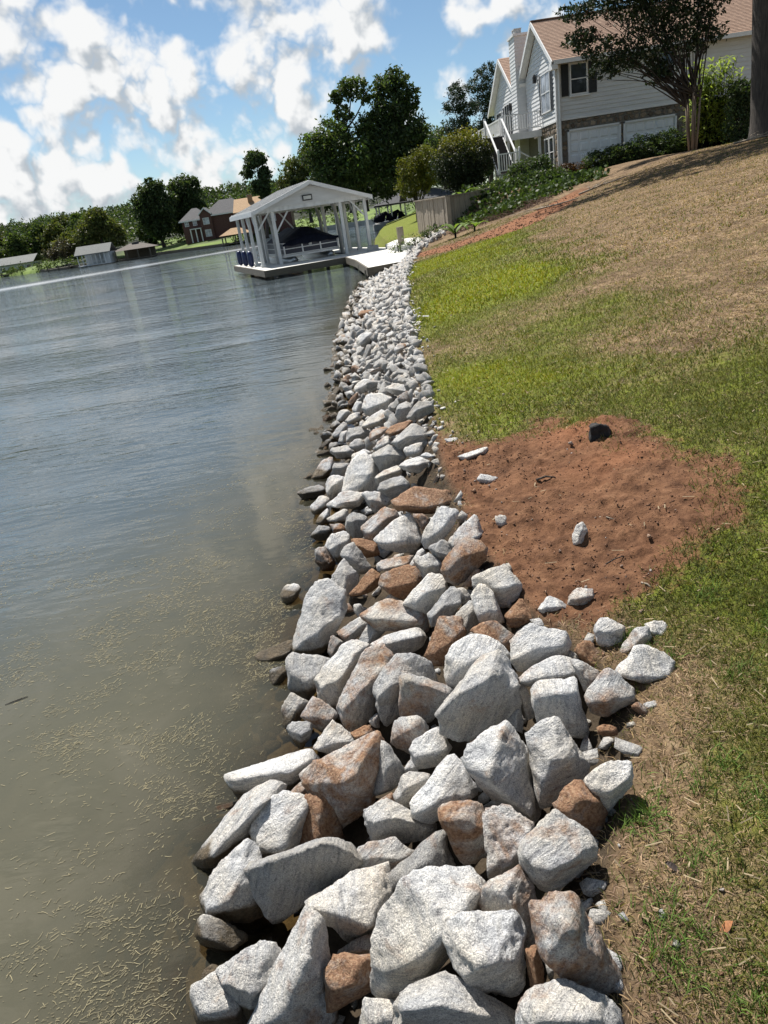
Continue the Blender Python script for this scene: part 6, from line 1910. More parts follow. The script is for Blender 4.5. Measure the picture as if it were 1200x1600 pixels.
def leaf_cloud(lobes, n, size, rng, clump=.35, per=14, droop=.0, shell=.5, aspect=.5, tvar=.30, topcol=None, zlo=None, zhi=None):
    vol = np.array([l[3] * l[4] * l[5] for l in lobes]) ** .75
    nc = max(4, n // per)
    li = rng.choice(len(lobes), nc, p=vol / vol.sum())
    d = rng.normal(size=(nc, 3)); d /= np.linalg.norm(d, axis=1, keepdims=True)
    r = (shell + (1 - shell) * rng.random(nc) ** .6)
    inner = rng.random(nc) < .22
    r = np.where(inner, rng.random(nc) ** .5 * .8, r)
    lb = np.array(lobes)[li]
    c = lb[:, :3] + d * r[:, None] * lb[:, 3:6]
    c += fbm(c * .9, 5, 2)[:, None] * .25 * lb[:, 3:6] * d
    # gaps: whole sprigs missing where a slow noise says so
    keep = fbm(c / (np.mean(lb[:, 3:6]) * .55), 77, 2) > -.34
    c = c[keep]; lb = lb[keep]; nc = len(c)
    cr = clump * lb[:, 3:6].mean(1) * rng.uniform(.6, 1.3, nc)
    p = np.repeat(c, per, 0) + rng.normal(size=(nc * per, 3)) * np.repeat(cr, per)[:, None] * np.array([1, 1, .7]) * .55
    tt = np.repeat(rng.uniform(1 - tvar * 1.5, 1 + tvar, nc), per) * rng.uniform(.85, 1.15, nc * per)
    N_ = len(p)
    a = rng.normal(size=(N_, 3)); a[:, 2] -= droop; a /= np.linalg.norm(a, axis=1, keepdims=True)
    b_ = np.cross(a, rng.normal(size=(N_, 3))); b_ /= np.linalg.norm(b_, axis=1, keepdims=True)
    s = size * rng.uniform(.6, 1.35, N_)
    a *= s[:, None]; b_ *= (s * aspect)[:, None]
    v = np.stack([p - a * .5, p + b_ * .5, p + a * .5, p - b_ * .5], 1).reshape(-1, 3)
    q = np.arange(N_ * 4).reshape(-1, 4)
    col = np.ones((N_, 3)) * tt[:, None]
    col[:, 0] *= rng.uniform(.85, 1.2, N_); col[:, 2] *= rng.uniform(.8, 1.1, N_)
    if topcol is not None:
        z = (p[:, 2] - zlo) / (zhi - zlo) + rng.normal(size=N_) * .12
        k = sstep(.45, .9, z)[:, None]
        col = col * (1 - k) + col * np.array(topcol) * k
    return v, q, np.repeat(col, 4, 0)


def crown(name, lobes, n, size, mat, root, rng, **kw):
    v, q, c = leaf_cloud(lobes, n, size, rng, **kw)
    v = v - np.array(root.location)
    return mobj(name, np_mesh(name, v, quads=q, col={'tint': c}), mat, root)


def limbs(root, base, top, lobes, r0, rng, mat=None, name='trunk'):
    m = MB()
    base, top = np.array(base, float), np.array(top, float)
    mid = (base + top) / 2 + rng.normal(size=3) * .12 * np.linalg.norm(top - base) * np.array([.5, .5, 0])
    m.tube([base - (0, 0, .3), base, base * .75 + mid * .25, mid, top], [r0 * 1.5, r0 * 1.25, r0, r0 * .8, r0 * .55], 9)
    for l in lobes:
        e = np.array(l[:3]) + np.array([0, 0, l[5] * .3])
        t = rng.uniform(.45, 1.0)
        s = mid * (1 - t) + top * t if l[2] > mid[2] else base * .4 + mid * .6
        k = (s + e) / 2 + np.array([0, 0, -.08 * np.linalg.norm(e - s)]) + rng.normal(size=3) * .06 * np.linalg.norm(e - s)
        m.tube([s, k, e], [r0 * .42, r0 * .27, r0 * .08], 6)
        for _ in range(3):
            f = e + rng.normal(size=3) * np.array(l[3:6]) * .55
            m.tube([k * .5 + e * .5, (e + f) / 2 + rng.normal(size=3) * .1 * l[3], f], [r0 * .16, r0 * .1, r0 * .03], 5)
    o = m.build(name, mat or M_BARK, root, True); o.location = -root.location
    return o


def tree(name, label, base, lobes, n, size, mat, r0, seed, cat='tree', group=None, top=None, bark=None, **kw):
    rng = np.random.default_rng(seed)
    root = empty(name, tuple(base), label, cat, group)
    lz = max(l[2] for l in lobes)
    top = top or (np.mean([l[0] for l in lobes]), np.mean([l[1] for l in lobes]), base[2] + (lz - base[2]) * .75)
    limbs(root, base, top, lobes, r0, rng, bark)
    crown('crown', lobes, n, size, mat, root, rng, **kw)
    return root


def shrub(name, label, base, lobes, n, size, mat, seed, group=None, cat='shrub', **kw):
    rng = np.random.default_rng(seed)
    root = empty(name, tuple(base), label, cat, group)
    m = MB()
    for l in lobes:
        for _ in range(3):
            e = np.array(l[:3]) + rng.normal(size=3) * np.array(l[3:6]) * .4
            m.tube([np.array(base) - (0, 0, .05), (np.array(base) + e) / 2 + rng.normal(size=3) * .08, e], [.035, .025, .008], 5)
    o = m.build('stem', M_BARK, root, True); o.location = -root.location
    crown('foliage', lobes, n, size, mat, root, rng, **kw)
    return root


def build_trees():
    z85 = 3.2
    tree('oak_tree', 'broad oak with open sunlit top left in the tall group behind the boathouse', (1.6, 85, 2.6),
         [(-1.5, 85, 8.7, 1.6, 1.8, 2.0), (.4, 85, 9.9, 2.0, 2, 1.8), (2.6, 84, 7.0, 2.8, 2.2, 2.6), (.4, 84.5, 6.2, 2.4, 2, 2.2), (2.0, 86, 12.0, 1.0, 1.0, .8), (3.4, 86, 14.2, 1.7, 1.3, 1.0), (4.9, 86, 13.4, .9, .9, .8), (1.6, 86, 13.6, .9, .8, .6), (4.2, 85, 10.0, 1.2, 1.2, 1.4)], 17000, .40, M_LEAF, .30, 1)
    tree('tall_tree', 'tallest dense dark tree in the group behind the boathouse', (7.4, 87, 3),
         [(8.0, 86, 14.4, 1.3, 1.2, 1.2), (6.6, 86, 14.0, 1.0, 1.2, 1.0), (7.2, 86, 12.0, 2.0, 2, 1.9), (9.3, 86, 12.6, 1.0, 1, 1.2), (8.2, 86, 9.2, 2.5, 2, 2.6), (6.2, 85, 7.4, 2.6, 2.3, 2.8), (9.6, 86, 7.4, 1.8, 2, 2.4), (5.5, 86, 10.6, 1.3, 1.3, 1.6)], 20000, .40, M_LEAFD, .32, 2)
    tree('shade_tree', 'low dark tree filling the gap under the tall trees behind the boathouse', (3.4, 92, 2.5),
         [(3.0, 92, 5.6, 3.0, 2, 2.2), (5.8, 92, 5.4, 2.4, 2, 2.0), (.2, 92, 5.2, 2.2, 2, 1.8)], 9000, .42, M_LEAFD, .22, 3)
    tree('young_tree', 'slim greyish tree right of the tallest dense tree', (11.6, 98, 3.5), [(11.8, 98, 9.4, 1.3, 1.2, 1.9), (12.4, 98, 7.0, 1.5, 1.4, 1.6), (10.9, 98, 6.6, 1.3, 1.2, 1.5)], 4200, .32, M_LEAF, .16, 4)
    tree('young_tree', 'rounded dark tree beyond the boat shelter roof', (14.6, 103, 3.8), [(14.6, 103, 8.4, 2.2, 2, 2.4), (16.6, 103, 7.4, 1.8, 2, 2.0), (12.6, 103, 5.8, 1.8, 1.8, 1.6)], 6000, .40, M_LEAFD, .2, 5)
    tree('lone_tree', 'lone dark tree left of the boathouse roof peak with sky showing through', (-12.6, 130, fz(-12.6, 139)),
         [(-12.6, 130, 12.3, 1.3, 1.4, 1.3), (-11.4, 130, 12.6, 1.0, 1.1, 1.1), (-13.8, 130, 10.7, 1.1, 1.1, 1.0), (-11.2, 130, 10.2, 1.0, 1, 1.2), (-12.0, 130, 8.0, 1.5, 1.4, 1.6)], 6500, .50, M_LEAFD, .26, 6)
    tree('willow_tree', 'pale olive feathery tree directly above the boathouse roof', (-4.6, 126, 2),
         [(-6.0, 126, 9.6, 1.9, 1.8, 2.0), (-3.4, 126, 10.3, 1.8, 1.8, 1.9), (-7.4, 126, 7.4, 1.7, 1.8, 2.0), (-2.0, 126, 7.8, 1.8, 1.8, 2.2), (-4.8, 126, 6.2, 2.6, 2, 2.2)], 10000, .46, M_LEAFO, .26, 7, droop=1.2)
    tree('shore_tree', 'dark low tree behind the boathouse posts', (-2.5, 118, 1.6), [(-3, 118, 5.0, 3.0, 2, 2.0), (.6, 118, 4.6, 2.6, 2, 1.9)], 3600, .42, M_LEAF, .2, 8)
    tree('point_tree', 'big dark tree left of the brick house, the left of the pair', (-36.5, 158, fz(-36.5, 158)),
         [(-37.6, 158, 10.9, 2.2, 2.2, 2.2), (-35.4, 158, 11.9, 1.9, 2, 1.7), (-38.6, 158, 8.2, 2.4, 2.4, 2.4), (-35.6, 158, 8.2, 2.8, 2.4, 2.6), (-36.8, 158, 5.0, 3.2, 2.4, 2.2), (-33.6, 159, 9.6, 1.7, 1.8, 1.5), (-39.6, 158, 10.0, 1.3, 1.4, 1.0), (-36.4, 158, 13.4, .9, 1, .7)], 14000, .56, M_LEAFD, .34, 9)
    tree('point_tree', 'big round headed tree rising right behind the brick house roof', (-30.6, 163, fz(-30.6, 163)),
         [(-31.0, 163, 12.2, 2.4, 2.4, 1.9), (-29.6, 163, 10.4, 2.2, 2.2, 2.0), (-32.4, 163, 9.4, 2.4, 2.4, 2.4), (-30.6, 163, 7.0, 2.8, 2.4, 2.2), (-33.6, 163, 5.2, 2.6, 2.4, 2.2), (-28.6, 163, 12.4, 1.1, 1.2, .9), (-33.0, 163, 12.0, 1.2, 1.2, 1.0), (-28.2, 163, 8.4, 1.2, 1.2, 1.0)], 13000, .56, M_LEAFD, .34, 10)
    tree('olive_tree', 'yellowish green broad tree behind the white lakeside boathouse', (-46.6, 150, fz(-46.6, 150)),
         [(-46.0, 150, 8.4, 2.0, 2, 1.5), (-47.4, 150, 6.4, 2.8, 2.2, 2.0), (-44.4, 150, 6.2, 2.2, 2.2, 2.0), (-49.6, 150, 4.4, 2.8, 2.2, 1.9), (-43.2, 150, 4.2, 2.0, 2, 1.8)], 11000, .54, M_LEAFO, .3, 11)
    tree('shore_tree', 'low brownish tree left of the white lakeside boathouse', (-53.0, 150, 1.2), [(-53.6, 150, 3.6, 2.6, 2, 1.6), (-51.0, 150, 3.4, 2.0, 2, 1.5), (-56.2, 150, 2.9, 1.6, 1.8, 1.2)], 3600, .44, leaf_mat('brownish_leaves', (.085, .078, .045), .2), .2, 12)
    # pines to the right, behind the round bush
    tree('pine_tree', 'left and lower of the two pines beside the house', (12.7, 76, 3.0),
         [(12.8, 76, 11.3, .9, .9, .7), (12.2, 76, 10.2, 1.1, 1.1, .6), (13.5, 76, 9.8, 1.2, 1.1, .6), (12.4, 76, 8.6, 1.4, 1.2, .7), (13.3, 76, 7.4, 1.5, 1.3, .7), (12.0, 76, 6.6, 1.4, 1.2, .7)], 9000, .30, M_PINE, .18, 13, aspect=.25, per=18)
    tree('pine_tree', 'right and taller of the two pines beside the house', (15.6, 78, 3.0),
         [(16.0, 78, 12.9, 1.0, 1, .7), (15.2, 78, 11.8, 1.3, 1.2, .7), (16.7, 78, 11.2, 1.3, 1.2, .8), (15.4, 78, 10.2, 1.5, 1.3, .8), (16.5, 78, 8.8, 1.7, 1.4, .9), (15.0, 78, 7.8, 1.6, 1.4, .8), (16.4, 78, 6.4, 1.7, 1.4, .9)], 12000, .30, M_PINE, .2, 14, aspect=.25, per=18)
    tree('low_tree', 'dark low tree between the pines and the round bush', (11.4, 72, 2.8), [(11.0, 72, 5.2, 2.0, 1.6, 1.6), (13.8, 72, 5.4, 2.0, 1.6, 1.7), (9.6, 72, 6.6, 1.0, 1.2, 1.2)], 7000, .34, M_LEAFD, .2, 15)
    # bushes on the terrace
    shrub('round_bush', 'big round dark bush with yellow green tips beside the stairs', (7.35, 44, 2.0), [(7.35, 44, 4.45, 1.55, 1.4, 1.3), (6.7, 43.8, 4.0, 1.1, 1.2, 1.1), (8.1, 43.9, 4.0, 1.05, 1.1, 1.1), (7.3, 44, 3.3, 1.3, 1.2, .7)], 22000, .13, leaf_mat('bush_leaves', (.024, .036, .016), .25), 16, clump=.2, topcol=(8.5, 5.6, 1.2), zlo=3.3, zhi=5.9, cat='bush')
    shrub('olive_bush', 'lumpy yellow olive bush left of the big round dark bush', (5.5, 54, 1.8), [(5.3, 54, 4.5, 1.0, 1, .95), (6.3, 54, 5.1, 1.05, 1, .85), (5.4, 54, 3.5, 1.2, 1, .8), (6.4, 54, 3.9, .9, .9, .8)], 10000, .16, M_YEL, 17, clump=.22, cat='bush')
    m = MB(); m.tube([(5.5, 54, 1.2), (5.5, 54, 3.2)], [.16, .12], 8); o = m.build('trunk', M_BARK, bpy.data.objects['olive_bush'], True); o.location = -bpy.data.objects['olive_bush'].location
    sh = 'shrubs below the garage doors'
    shrub('stair_shrub', 'dark shrub crowding the foot of the white stairs', (9.9, 40.3, 2.0), [(9.7, 40.3, 2.9, .8, .7, .75), (10.7, 40.5, 3.1, .75, .6, .7), (11.3, 40.6, 2.6, .6, .5, .5)], 9000, .14, M_LEAFD, 18)
    shrub('stair_shrub', 'leafy dark shrub on the terrace edge below the stairs', (9.2, 38.8, 2.0), [(8.8, 38.8, 2.4, .9, .6, .5), (10.0, 38.6, 2.45, .9, .6, .55), (11.0, 38.6, 2.4, .8, .6, .5)], 10000, .13, M_LEAFD, 19)
    shrub('nandina_shrub', 'reddish brown shrub at the left garage door', (12.1, 39.6, 2.3), [(11.9, 39.6, 2.75, .55, .4, .42), (12.5, 39.5, 2.7, .45, .4, .36)], 3600, .11, M_RED, 20)
    for k, (x, z, r, lb) in enumerate(((13.3, 2.75, .75, 'clipped dark shrub in front of the left garage door'), (14.4, 3.0, .85, 'clipped dark shrub between the two garage doors'), (15.6, 3.15, .9, 'clipped dark shrub in front of the right garage door'), (16.9, 3.2, .9, 'dark shrub just behind the foot of the multi stemmed tree'), (18.3, 2.9, .8, 'dark shrub below the bright cane clump'), (19.8, 3.1, 1.0, 'dark shrub beside the big trunk'))):
        shrub('hedge_shrub', lb, (x, 39.2, 2.5), [(x, 39.2, z + .12, r * 1.05, .7, .66), (x + .4, 39.0, z - .2, r * .9, .6, .5)], 7500, .105, M_LEAFD, 21 + k, sh, clump=.22)
    shrub('hedge_shrub', 'black green shrub right behind the big trunk', (16.2, 31, 2.7), [(16.3, 31, 3.6, .55, .5, .9), (16.2, 31, 4.5, .4, .4, .5)], 5200, .12, M_LEAFD, 28, sh)
    # the cane clump catching the sun
    rng = np.random.default_rng(30)
    root = empty('cane_clump', (18.2, 37.4, 2.7), 'tall bright green cane clump glowing in the sun by the white wall', 'plant')
    n = 90
    m = MB(); V = []; Q = []; C = []
    for i in range(n):
        bx, by = 18.2 + rng.normal() * .42, 37.4 + rng.normal() * .25
        h = rng.uniform(2.2, 4.1); tx, ty = bx + rng.normal() * .35, by + rng.normal() * .3
        m.tube([(bx, by, 2.5), ((bx + tx) / 2, (by + ty) / 2, 2.5 + h * .5), (tx, ty, 2.5 + h)], [.02, .015, .006], 5)
        for j in range(26):
            t = rng.uniform(.2, 1.0)
            p = np.array([bx + (tx - bx) * t, by + (ty - by) * t, 2.5 + h * t])
            an = rng.random() * 6.28; l = rng.uniform(.35, .7)
            d = np.array([math.cos(an), math.sin(an), rng.uniform(.1, .9)]); d /= np.linalg.norm(d)
            sd = np.cross(d, [0, 0, 1]); sd /= np.linalg.norm(sd); w = .045
            e = p + d * l * .55; f = p + d * l + np.array([0, 0, -.35 * l])
            b0 = len(V); V += [p - sd * w * .3, p + sd * w * .3, e + sd * w, e - sd * w, f]
            Q.append((b0, b0 + 1, b0 + 2, b0 + 3)); Q.append((b0 + 3, b0 + 2, b0 + 4, b0 + 4))
            C += [np.ones(3) * rng.uniform(.75, 1.25)] * 5
    o = m.build('stem', M_BAMB, root, True); o.location = -root.location
    tri = [q[:3] for q in Q if q[2] == q[3]]; quad = [q for q in Q if q[2] != q[3]]
    mobj('leaves', np_mesh('leaves', np.array(V) - np.array(root.location), tris=tri, quads=quad, col={'tint': np.array(C)}), M_BAMB, root)
    # multi-stemmed crepe myrtle in front of the house
    rng = np.random.default_rng(33)
    lob = [(11.3, 35, 7.7, .9, .8, .45), (12.3, 35, 7.2, 1.2, 1.0, .6), (13.6, 35, 6.8, 1.2, 1.1, .6), (14.4, 35, 8.2, 1.5, 1.3, .9), (15.6, 35, 7.3, 1.1, 1.1, .8), (16.6, 35, 7.4, .9, 1.0, .8), (16.7, 35, 8.8, 1.0, 1.1, 1.1), (15.2, 35, 9.4, 1.6, 1.3, .8), (12.9, 35, 8.9, 1.5, 1.2, .7), (11.2, 35, 8.7, .9, .9, .4), (14.6, 35, 6.1, .8, .7, .4), (14.0, 35, 10.2, 2.0, 1.4, .7), (12.2, 35, 6.4, .7, .6, .3)]
    base = np.array([16.25, 35.0, 2.62])
    root = empty('crepe_myrtle', tuple(base), 'dark multi stemmed tree with smooth tan trunks in front of the garage doors', 'tree')
    m = MB()
    stems = [(-.32, .05, 4.9), (-.12, -.1, 5.4), (.05, .1, 5.6), (.2, -.05, 5.2), (.12, .18, 5.0), (-.2, .15, 5.1)]
    tips = []
    for dx, dy, zt in stems:
        b_ = base + (dx * .35, dy * .35, -.2); t_ = np.array([base[0] + dx * 1.15, base[1] + dy * 1.2, zt])
        k = (b_ + t_) / 2 + np.array([dx * .12, 0, 0])
        m.tube([b_, k, t_], [.062, .05, .036], 8); tips.append(t_)
    o = m.build('trunk', M_CREPE, root, True); o.location = -root.location
    m = MB()
    for l in lob:
        for _ in range(5):
            s = tips[rng.integers(len(tips))]; e = np.array(l[:3]) + rng.normal(size=3) * np.array(l[3:6]) * .6
            k = s * .5 + e * .5 + np.array([0, 0, .12])
            m.tube([s - (0, 0, .3), k, e], [.034, .02, .006], 5)
    o = m.build('branch', M_BARK, root, True); o.location = -root.location
    crown('crown', lob, 24000, .15, leaf_mat('crepe_leaves', (.028, .044, .019), .2), root, rng, clump=.22, per=12, shell=.3)
    sp = [(10.9 + .25 * i, 35 + rng.normal() * .3, 7.9 + rng.normal() * .35, .22, .2, .22) for i in range(7)] + [(12.4, 34.6, 8.3, .3, .3, .3), (11.6, 34.7, 8.4, .3, .3, .25)]
    crown('blossom', sp, 500, .07, leaf_mat('faded_red_blossom', (.115, .040, .045), .2), root, rng, clump=.4)
    # huge trunk at the right edge, its crown mostly above the picture
    rng = np.random.default_rng(34)
    lob = [(11.0, 30, 11.8, 2.4, 2, 1.5), (14, 30, 12.4, 2.6, 2.4, 1.6), (17, 29, 12.4, 2.6, 2.4, 1.6), (14.5, 26.5, 12.6, 2.6, 2.2, 1.6), (18.5, 26, 12.2, 2.6, 2.4, 1.7), (8.6, 30.5, 11.9, 1.6, 1.6, 1.1), (12, 27.4, 12.6, 2.2, 2, 1.4), (17.5, 31, 10.8, 1.8, 1.6, 1.2), (21, 28.5, 11.6, 2.4, 2.4, 1.8), (6.6, 31.2, 12.4, 1.6, 1.6, .9), (8.6, 29.2, 12.6, 2.0, 1.8, 1.0), (10.6, 27.6, 12.9, 2.0, 1.8, 1.0), (5.0, 31.6, 12.4, 1.2, 1.3, .7), (9.5, 33, 12.6, 2.2, 2, 1.1)]
    root = empty('oak_tree', (15.0, 27, 2.5), 'massive rough grey trunk at the right edge of the lawn', 'tree')
    m = MB()
    m.tube([(15.45, 27, 2.2), (15.42, 27, 2.6), (15.38, 27, 3.3), (15.25, 27, 5.0), (15.1, 27, 7.0), (15.0, 27, 9.5)], [1.05, .88, .78, .72, .67, .6], 18)
    for l in lob: m.tube([(14.8, 27, 8.8), ((14.8 + l[0]) / 2, (27 + l[1]) / 2, (9.4 + l[2]) / 2), (l[0], l[1], l[2])], [.3, .18, .04], 7)
    o = m.build('trunk', M_BARK, root, True); o.location = -root.location
    crown('crown', lob, 30000, .24, M_LEAF, root, rng, clump=.25)
    # wooded far shore, left
    rng = np.random.default_rng(35)
    spots = [(-82, 188, 12.5), (-77, 184, 11), (-72, 186, 12.5), (-67, 183, 11.5), (-62, 186, 12.8), (-57.5, 178, 11), (-54, 172, 10), (-51, 166, 9), (-88, 192, 13), (-69, 195, 14), (-59, 190, 13.5), (-76, 197, 14), (-63, 178, 8.5), (-55.5, 160, 6.5), (-41, 168, 9.5), (-85, 182, 9)]
    for k, (x, y, h) in enumerate(spots):
        b_ = fz(x, y); hh = h * .80 - 1.5
        L_ = [(x + rng.normal() * .6, y, b_ + hh * .75, 2.0, 2, hh * .23), (x - 1.2, y, b_ + hh * .5, 2.2, 2, hh * .25), (x + 1.3, y, b_ + hh * .48, 2.2, 2, hh * .25), (x, y - .6, b_ + hh * .25, 2.6, 2, hh * .2)]
        pxx = float(proj([x, y, b_ + h * .5])[0][0])
        where = 'above the pale house' if pxx < 40 else 'beside the small grey house' if pxx < 92 else 'left of the white lakeside boathouse' if pxx < 128 else 'behind the white lakeside boathouse'
        lab = ('mid green' if k % 3 else 'olive green') + (' tall' if h > 12.4 else ' low' if h < 9.6 else '') + ' shore tree ' + ('in the back row ' if y > 186.5 else 'in the front row ' if y < 180 else 'in the middle row ') + where
        tree('shore_tree', lab, (x, y, b_), L_, 4200, .66, M_LEAF if k % 3 else M_LEAFO, .22, 50 + k, group='trees of the wooded far left shore')
    # forest on the ridge: one mass
    V, Q, C = [], [], []; b0 = 0
    for k in range(2400):
        d = rng.uniform(45, 235); x = rng.uniform(-330, 40)
        y = far_y(x) + d
        if x > -14 and d < 60: continue
        if -34 < x < -6 and d < 40: continue
        h = rng.uniform(5.0, 8.5) * (1.0 if d > 70 else .75); zz = fz(x, y)
        v, q, c = leaf_cloud([(x, y, zz + h * .62, 3.3, 3.0, h * .40)], 70, 1.15, rng, clump=.3, per=7, shell=.6)
        t = rng.uniform(.75, 1.2)
        V.append(v); Q.append(q + b0); C.append(c * t); b0 += len(v)
    o = mobj('forest', np_mesh('forest', np.concatenate(V), quads=np.concatenate(Q), col={'tint': np.concatenate(C)}), M_LEAFD); o['kind'] = 'stuff'
    # low growth along the far banks
    V, Q, C = [], [], []; b0 = 0
    for k in range(330):
        x = rng.uniform(-90, 24); y = far_y(x) + rng.uniform(.3, 2.0) + (rng.random() < .45) * rng.uniform(9, 24)
        if -34 < x < -20 and y < far_y(x) + 8: continue
        if -48 < x < -33 and y < far_y(x) + 5: continue
        h = rng.uniform(.5, 1.9); v, q, c = leaf_cloud([(x, y, fz(x, y) + h * .5, rng.uniform(.6, 1.8), .8, h * .6)], 60, .34, rng, per=6)
        V.append(v); Q.append(q + b0); C.append(c); b0 += len(v)
    o = mobj('undergrowth', np_mesh('undergrowth', np.concatenate(V), quads=np.concatenate(Q), col={'tint': np.concatenate(C)}), M_LEAF); o['kind'] = 'stuff'


build_trees()


# ------------------------------------------------------------------ planted bank by the steps
def build_bank_plants():
    rng = np.random.default_rng(61)
    # creeper over the bank
    n = 9000
    x = rng.uniform(4.6, 11.5, n); y = rng.uniform(31.0, 38.9, n)
    u = (y - 31.6 - .18 * (x - 5) + fbm2(x, y, .7, 4) * 1.6)
    k = (u > 0) & (x > 4.9 + .25 * (37 - y)); x, y = x[k], y[k]; n = len(x)
    z = ground_z(x, y) + rng.random(n) ** 2 * .42
    p = np.stack([x, y, z], 1)
    a = rng.normal(size=(n, 3)); a /= np.linalg.norm(a, axis=1, keepdims=True)
    b_ = np.cross(a, rng.normal(size=(n, 3))); b_ /= np.linalg.norm(b_, axis=1, keepdims=True)
    s = rng.uniform(.10, .22, n)[:, None]
    v = np.stack([p - a * s * .5, p + b_ * s * .4, p + a * s * .5, p - b_ * s * .4], 1).reshape(-1, 3)
    t = (.8 + .5 * fbm2(x, y, 1.2, 8))[:, None] * rng.uniform(.7, 1.3, (n, 1)) * np.ones((1, 3))
    o = mobj('creeper', np_mesh('creeper', v, quads=np.arange(n * 4).reshape(-1, 4), col={'tint': np.repeat(t, 4, 0)}), leaf_mat('creeper_leaves', (.060, .098, .026), .3)); o['kind'] = 'stuff'
    # dead brush at its foot
    m = MB()
    for _ in range(220):
        x = rng.uniform(4.6, 8.8); y = 31.2 + .12 * (x - 4.5) + rng.normal() * .55 + (x < 5.6) * 1.0
        q = np.array([x, y, gz(x, y) + .03]); d = rng.normal(size=3) * np.array([.4, .25, .14]); d[2] = abs(d[2])
        m.tube([q, q + d * .6 + (0, 0, .05), q + d], [.012, .009, .004], 4)
    o = m.build('dead_brush', simple('reddish_dead_stems', (.13, .075, .05), .9, .4, 12)); o['kind'] = 'stuff'

    # broad leaved plants
    def big_leaf(root, base, az, tilt, L_, W_, mat, bend=.5):
        d = np.array([math.cos(az), math.sin(az), 0]); sd = np.array([-math.sin(az), math.cos(az), 0])
        V, F = [], []
        nn = 8
        for i in range(nn):
            t = i / (nn - 1); w = W_ * math.sin(math.pi * min(1, t * .96 + .04)) ** .7
            a = tilt - bend * t
            c = base + d * L_ * t * math.cos(a) + np.array([0, 0, L_ * t * math.sin(a)])
            V += [c - sd * w + (0, 0, .12 * w), c, c + sd * w + (0, 0, .12 * w)]
            if i: b0 = 3 * i; F += [(b0 - 3, b0 - 2, b0 + 1, b0), (b0 - 2, b0 - 1, b0 + 2, b0 + 1)]
        me = np_mesh('leaf', np.array(V) - np.array(root.location), faces=F, smooth=True, col={'tint': np.ones((len(V), 3)) * rng.uniform(.8, 1.2)})
        return mobj('leaf', me, mat, root)
    mb_ = leaf_mat('broad_leaves', (.14, .21, .045), .45)
    for px_, py_, sc_, nl, lb, up in ((712, 372, 1.0, 9, 'broad leaved ginger plant with glossy arching leaves at the foot of the plank wall', .9), (726, 318, 1.1, 4, 'tall upright banana leaf at the corner of the plank wall', 1.35), (742, 362, .7, 6, 'smaller broad leaved plant on the reddish bank', .8)):
        b_ = hit(px_, py_, ground_z)
        root = empty('broadleaf_plant', tuple(b_), lb, 'plant')
        m = MB(); m.tube([b_ - (0, 0, .1), b_ + (0, 0, .35 * sc_)], [.05, .03], 6); o = m.build('stem', mb_, root); o.location = -root.location
        for i in range(nl):
            big_leaf(root, b_ + np.array([0, 0, .1 + .3 * sc_ * rng.random()]), rng.random() * 6.28, up * rng.uniform(.7, 1.1), sc_ * rng.uniform(.7, 1.15), .11 * sc_, mb_, rng.uniform(.3, 1.1))
    # leggy weeds growing through the stones by the pad
    for k, (x, y, h, lb) in enumerate(((2.55, 34.2, .95, 'leafy weed clump between the dock and the white pad'), (3.25, 33.4, .6, 'short weed clump in front of the white pad'), (3.9, 34.5, .8, 'thin grey green weed at the right end of the pad'))):
        zb = gz(x, y)
        shrub('weed', lb, (x, y, zb), [(x, y, zb + h * .55, .38, .3, h * .45), (x - .25, y, zb + h * .3, .3, .3, h * .3)], 420, .10, leaf_mat('weed_leaves', (.085, .125, .04), .35), 70 + k, cat='weed', aspect=.3)
    # dark stump of a planter by the pad
    m = MB(); m.tube([(2.75, 36.2, .4), (2.75, 36.2, 1.45)], [.16, .17], 10); o = m.build('mooring_post', M_PLANK); set_props(o, 'short dark timber post among the weeds by the white pad', 'post')
    # fallen pale branches under the shrubs
    for k, (pts, lb) in enumerate((([(838, 330), (872, 322), (905, 312)], 'pale fallen branch on the bare track, the left one'), ([(905, 306), (940, 292), (985, 276)], 'long pale fallen branch below the shrubs'), (None, 'heap of dry branches at the foot of the big trunk'))):
        q = [hit(a, b_, ground_z) + np.array([0, 0, .06]) for a, b_ in pts] if pts else [np.array([a, b_, gz(a, b_) + .08]) for a, b_ in ((13.6, 26.3), (14.3, 26.1), (15.0, 25.9))]
        m = MB(); m.tube(q, [.035, .028, .012], 6)
        for _ in range(9):
            s = q[rng.integers(2)] * .5 + q[1] * .5
            e = s + rng.normal(size=3) * np.array([.7, .4, .1]); e[2] = gz(e[0], e[1]) + .05 + abs(rng.normal()) * .1
            m.tube([s, (s + e) / 2 + (0, 0, .05), e], [.014, .010, .004], 4)
        o = m.build('fallen_branch', M_TWIG, None, True); set_props(o, lb, 'branch')


build_bank_plants()


